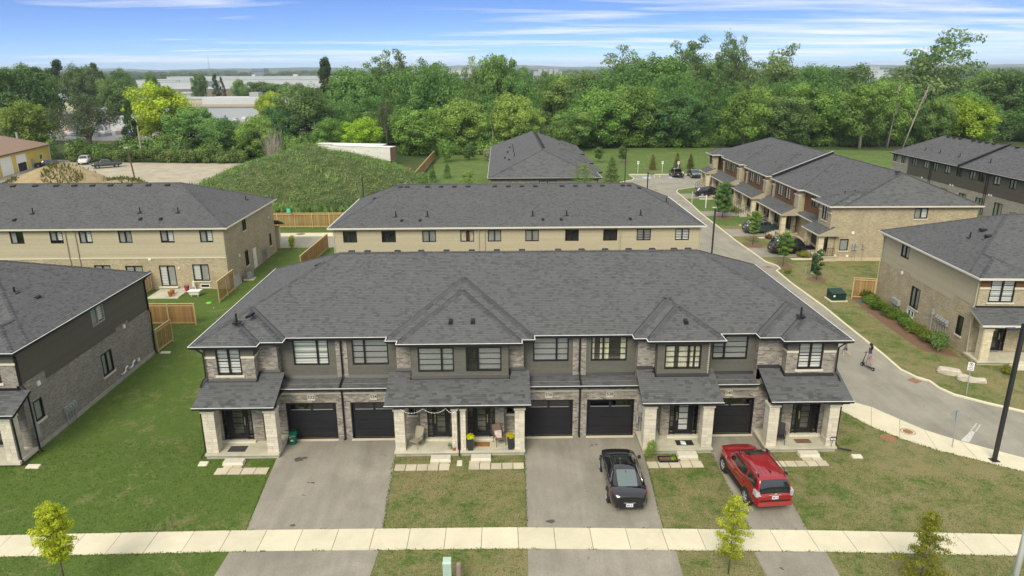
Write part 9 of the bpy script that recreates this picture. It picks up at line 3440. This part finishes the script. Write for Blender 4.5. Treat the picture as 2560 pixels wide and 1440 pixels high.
def trailer(label, x, y, rz, L_=15, mat=None):
	e = empty('semi_trailer', (x, y, 0), label, 'trailer', 'white trailers', rz=rz)
	W[e.name] = Vector((0, 0, 0))
	G().box(-L_ / 2, L_ / 2, -1.25, 1.25, 1.0, 3.9).build('box', mat, e)
	G().box(-L_ / 2 - .03, L_ / 2 + .03, -1.28, 1.28, 3.9, 3.96).build('roof', WHITE, e)
	for z in (1.0, 3.8):
		G().box(-L_ / 2, L_ / 2, -1.28, -1.25, z, z + .1).build('rail', METER, e)
	G().box(L_ / 2, L_ / 2 + .04, -1.2, 1.2, 1.05, 3.85).build('rear_door', M('rust_door', (.20, .12, .09), .8, var=.3, scale=2), e)
	for x_ in (L_ / 2 - 1.5, L_ / 2 - 2.8):
		for s_ in (-1, 1):
			G().lathe([(.15, -.15), (.5, -.15), (.52, 0), (.5, .15), (.15, .15)], (x_, s_ * 1.05, .52), 14, axis='y').build('wheel', TYRE, e)
	G().box(-L_ / 2 + 2, L_ / 2 - 1, -.5, .5, .8, 1.0).build('chassis', TRIM, e)

TRW = M('trailer_white', (.62, .60, .54), .6, var=.08, scale=.6, streak=((.3, 3, 3), .1))
trailer('nearer white trailer behind the weedy mound', -30.2, 158.2, math.radians(-22), 15, TRW)
trailer('farther white trailer, showing only its long roof', -33.5, 162.5, math.radians(-14), 16, TRW)
g = G()
for k in range(6):
	a = random.uniform(0, 3)
	g.box(-20.5 + random.uniform(-1, 1), -19.5 + random.uniform(-.5, 1), 147.5 + random.uniform(-1, 1), 148.2 + random.uniform(-.5, .8), 0, random.uniform(.2, .6))
g.build('red_tarp', M('tarp_red', (.45, .03, .04), .7, var=.2, scale=2), label='crumpled red tarp on the ground right of the white trailers', cat='tarp')

def shed(name, label, x0, x1, y0, y1, h, wall, roofm, parts=(), rz=0.0, win=0):
	e = empty(name, ((x0 + x1) / 2, (y0 + y1) / 2, 0), label, 'building')
	G().box(x0, x1, y0, y1, 0, h).build('wall', wall, e)
	G().box(x0 - .3, x1 + .3, y0 - .3, y1 + .3, h, h + .5).build('roof', roofm, e)
	for k in range(win):
		a = x0 + (x1 - x0) * (k + .3) / win
		G().box(a, a + (x1 - x0) / win * .45, y0 - .1, y0 - .02, h * .5, h * .72).build('window', CAR_GLASS, e)
	for b, nm, mt in parts:
		G().box(*b).build(nm, mt, e)
	return e

GRY = M('shed_grey', (.34, .36, .36), .7, var=.06, scale=.1)
BGE = M('shed_beige', (.52, .46, .32), .7, var=.06, scale=.1)
WHT = M('shed_white', (.46, .48, .48), .7, var=.04, scale=.1)
BRN = M('shed_brown', (.20, .155, .12), .8, var=.1, scale=.1)
PAL = M('shed_pale', (.36, .39, .41), .7, var=.04, scale=.1)
shed('warehouse', 'long low beige building behind the grey willow', -240, -150, 380, 410, 5.2, BGE, GRY, [((-200, -197, 379.6, 380, .2, 2.5), 'door', BLACK)])
shed('warehouse', 'grey industrial shed with two chimneys left of the dark spreading tree', -345, -265, 520, 560, 6.0, GRY, GRY, [((-330, -328, 515, 517, 0, 13), 'chimney', METAL), ((-318, -316, 515, 517, 0, 13), 'chimney', METAL), ((-340, -280, 530, 545, 6.5, 8.5), 'upper_roof', PAL)])
shed('warehouse', 'brown walled building below the long pale warehouse', -245, -130, 530, 580, 6.6, BRN, PAL)
shed('warehouse', 'long pale warehouse spreading under the distant hills', -420, -170, 860, 930, 8.5, WHT, PAL, [((-400, -200, 895, 930, 9, 12), 'upper_roof', GRY), ((-250, -245, 900, 905, 12, 14), 'vent', WHT), ((-300, -296, 900, 905, 12, 14), 'vent', WHT)])
shed('warehouse', 'white building with a stepped rooftop block, beyond the clipped hedge', -140, -80, 305, 345, 5.0, PAL, M('flat_roof', (.30, .26, .21), .9, var=.1, scale=.2), [((-130, -105, 322, 340, 5.5, 8.2), 'upper_block', WHT), ((-112, -108, 330, 336, 8.2, 10.2), 'rooftop_unit', METER), ((-105, -92, 334, 344, 5.5, 7.4), 'upper_block', PAL)], win=0)
fc = shed('factory', 'large white factory with a blue band seen through the trees', -125, -25, 940, 1000, 19, WHT, PAL, [((-115, -30, 935, 940, 0, 9), 'lower_wing', M('factory_blue', (.04, .10, .28), .6)), ((-110, -40, 930, 935, 4.5, 6), 'lower_windows', CAR_GLASS)], win=8)
shed('silo_block', 'pale silo block on the skyline right of the tall light green tree', 50, 92, 1100, 1130, 15, PAL, PAL, [((56 + k * 8, 62 + k * 8, 1094, 1100, 0, 19), 'silo', METAL) for k in range(4)])
shed('office_block', 'distant grey building between the dark rounded trees at the right', 488, 520, 985, 1010, 16, PAL, GRY, [((495, 510, 990, 1000, 16, 20), 'penthouse', GRY), ((488, 530, 960, 985, 0, 9), 'lower_wing', WHT)])
shed('office_block', 'dark office block standing on the horizon left of centre', -815, -775, 2450, 2500, 22, M('tower_grey', (.14, .17, .20), .6), GRY, win=6)
e = empty('radio_mast', (-583, 1500, 0), 'thin lattice radio mast on the skyline at the left', 'mast')
for sx, sy in ((-1, -1), (1, -1), (0, 1)):
	G().tube([(-583 + sx * 3, 1500 + sy * 3, 0), (-583, 1500, 47)], [.25, .12], 4).build('leg', METER, e)
for k in range(9):
	z = 4 + k * 4.5
	r = 3 * (1 - z / 47)
	G().tube([(-583 - r, 1500 - r, z), (-583 + r, 1500 - r, z + 3), (-583, 1500 + r, z + 4.5)], .12, 4).build('brace', METER, e)
for k, (x, y, w_, h_, lb) in enumerate(((-125, 250, 16, 4.2, 'small grey-roofed hut nearest behind the bright yellow-green tree'), (-160, 300, 22, 4.5, 'low pale hut left of the white stepped building'), (-205, 450, 34, 6, 'mid-sized pale roof between the beige and brown buildings'),
										(-100, 420, 30, 5.5, 'pale low roof right behind the white stepped building'), (-62, 520, 36, 6.5, 'pale roof half hidden left of the tall woodland'), (-330, 760, 60, 8, 'wide pale roof on the left below the hills'))):
	shed('warehouse', lb, x - w_ / 2, x + w_ / 2, y, y + w_ * .6, h_, (WHT, PAL, GRY, BGE, PAL, WHT)[k], (GRY, PAL, PAL, WHT, GRY, PAL)[k], [((x - 2, x + 1, y + 3, y + 6, h_ + .5, h_ + 1.6), 'rooftop_unit', METER)])
rng = np.random.default_rng(55)
g = G()
for k in range(150):
	x, y = rng.uniform(-215, -62), rng.uniform(225, 300)
	a, b, h = rng.uniform(1.6, 3), rng.uniform(3, 6), rng.uniform(1.3, 2.6)
	g.box(x, x + a, y, y + b, 0, h * .6, rng.random()).box(x + .2, x + a - .2, y + b * .2, y + b * .75, h * .6, h, rng.random())
g.build('yard_vehicles', M('yard_mixed', (.3,) * 3, .5, stops=[(0, (.05, .06, .08)), (.3, (.5, .52, .55)), (.6, (.16, .2, .26)), (.8, (.62, .62, .6)), (1, (.3, .12, .07))]), None, shade=True, kind='stuff', label='parked vehicles and stored goods in the far industrial yard', cat='vehicles')
rng = np.random.default_rng(91)
VV, SS = [], []
for y0, hh, n_, xs_ in ((620, 10, 110, 520), (1300, 12, 170, 1100), (2000, 14, 200, 1700), (3100, 17, 240, 2600)):
	for k in range(n_):
		x, y = rng.uniform(-xs_, xs_), y0 * rng.uniform(.92, 1.15)
		if y0 < 700 and (x < -120):
			continue
		V, s = PARR['R', int(rng.integers(4))]
		keep = rng.random(len(s)) < .06
		w_ = hh * rng.uniform(1.0, 2.2) * (1 + y0 / 2500)
		Q = V.reshape(-1, 4, 3)[keep]
		cq = Q.mean(axis=1, keepdims=True)
		Q = (cq + (Q - cq) * 3.6) * np.array([w_, w_, hh * rng.uniform(.7, 1.1)]) + np.array([x, y, 0])
		VV.append(Q.reshape(-1, 3)); SS.append(s[keep] * rng.uniform(.5, 1.0))
o = link('far_trees', leaves_to_mesh('far_trees', np.concatenate(VV), np.concatenate(SS), LEAF['D']))
tag(o, 'belts of distant trees below the horizon', 'trees', kind='stuff')
HILL = M('hill_green', (.05, .085, .04), .95, var=.2, scale=.004)
for y0, h0, sd_ in ((5200, 26, 1), (7600, 44, 2)):
	rng = np.random.default_rng(sd_)
	ph = rng.uniform(0, 6.28, 8)
	rows = [[], [], []]
	for x in np.linspace(-7500, 7500, 160):
		h = h0 * (.75 + .25 * math.sin(x * .0011 + ph[0]) + .16 * math.sin(x * .0031 + ph[1]) + .08 * math.sin(x * .009 + ph[2]) + .05 * math.sin(x * .03 + ph[3]))
		rows[0].append((x, y0 - 500, -1)); rows[1].append((x, y0, h)); rows[2].append((x, y0 + 900, -1))
	G().grid(rows).build('hills', HILL, None, smooth=True, kind='structure')

hz = G().box(-9150, 9150, -500, 9150, -1.0, 75).build('haze', None, None, kind='stuff', label='thin pale haze lying over the whole view', cat='haze')
hm = bpy.data.materials.new('haze_air')
hm.use_nodes = True
nt = hm.node_tree
nt.nodes.clear()
ho = N(nt, 'ShaderNodeOutputMaterial')
hv = N(nt, 'ShaderNodeVolumePrincipled')
hv.inputs['Color'].default_value = (0.78, 0.90, 1.0, 1)
hv.inputs['Density'].default_value = 0.00013
hv.inputs['Anisotropy'].default_value = 0.2
nt.links.new(hv.outputs[0], ho.inputs['Volume'])
hz.data.materials.append(hm)
SC.cycles.volume_bounces = 0
SC.cycles.volume_step_rate = 20
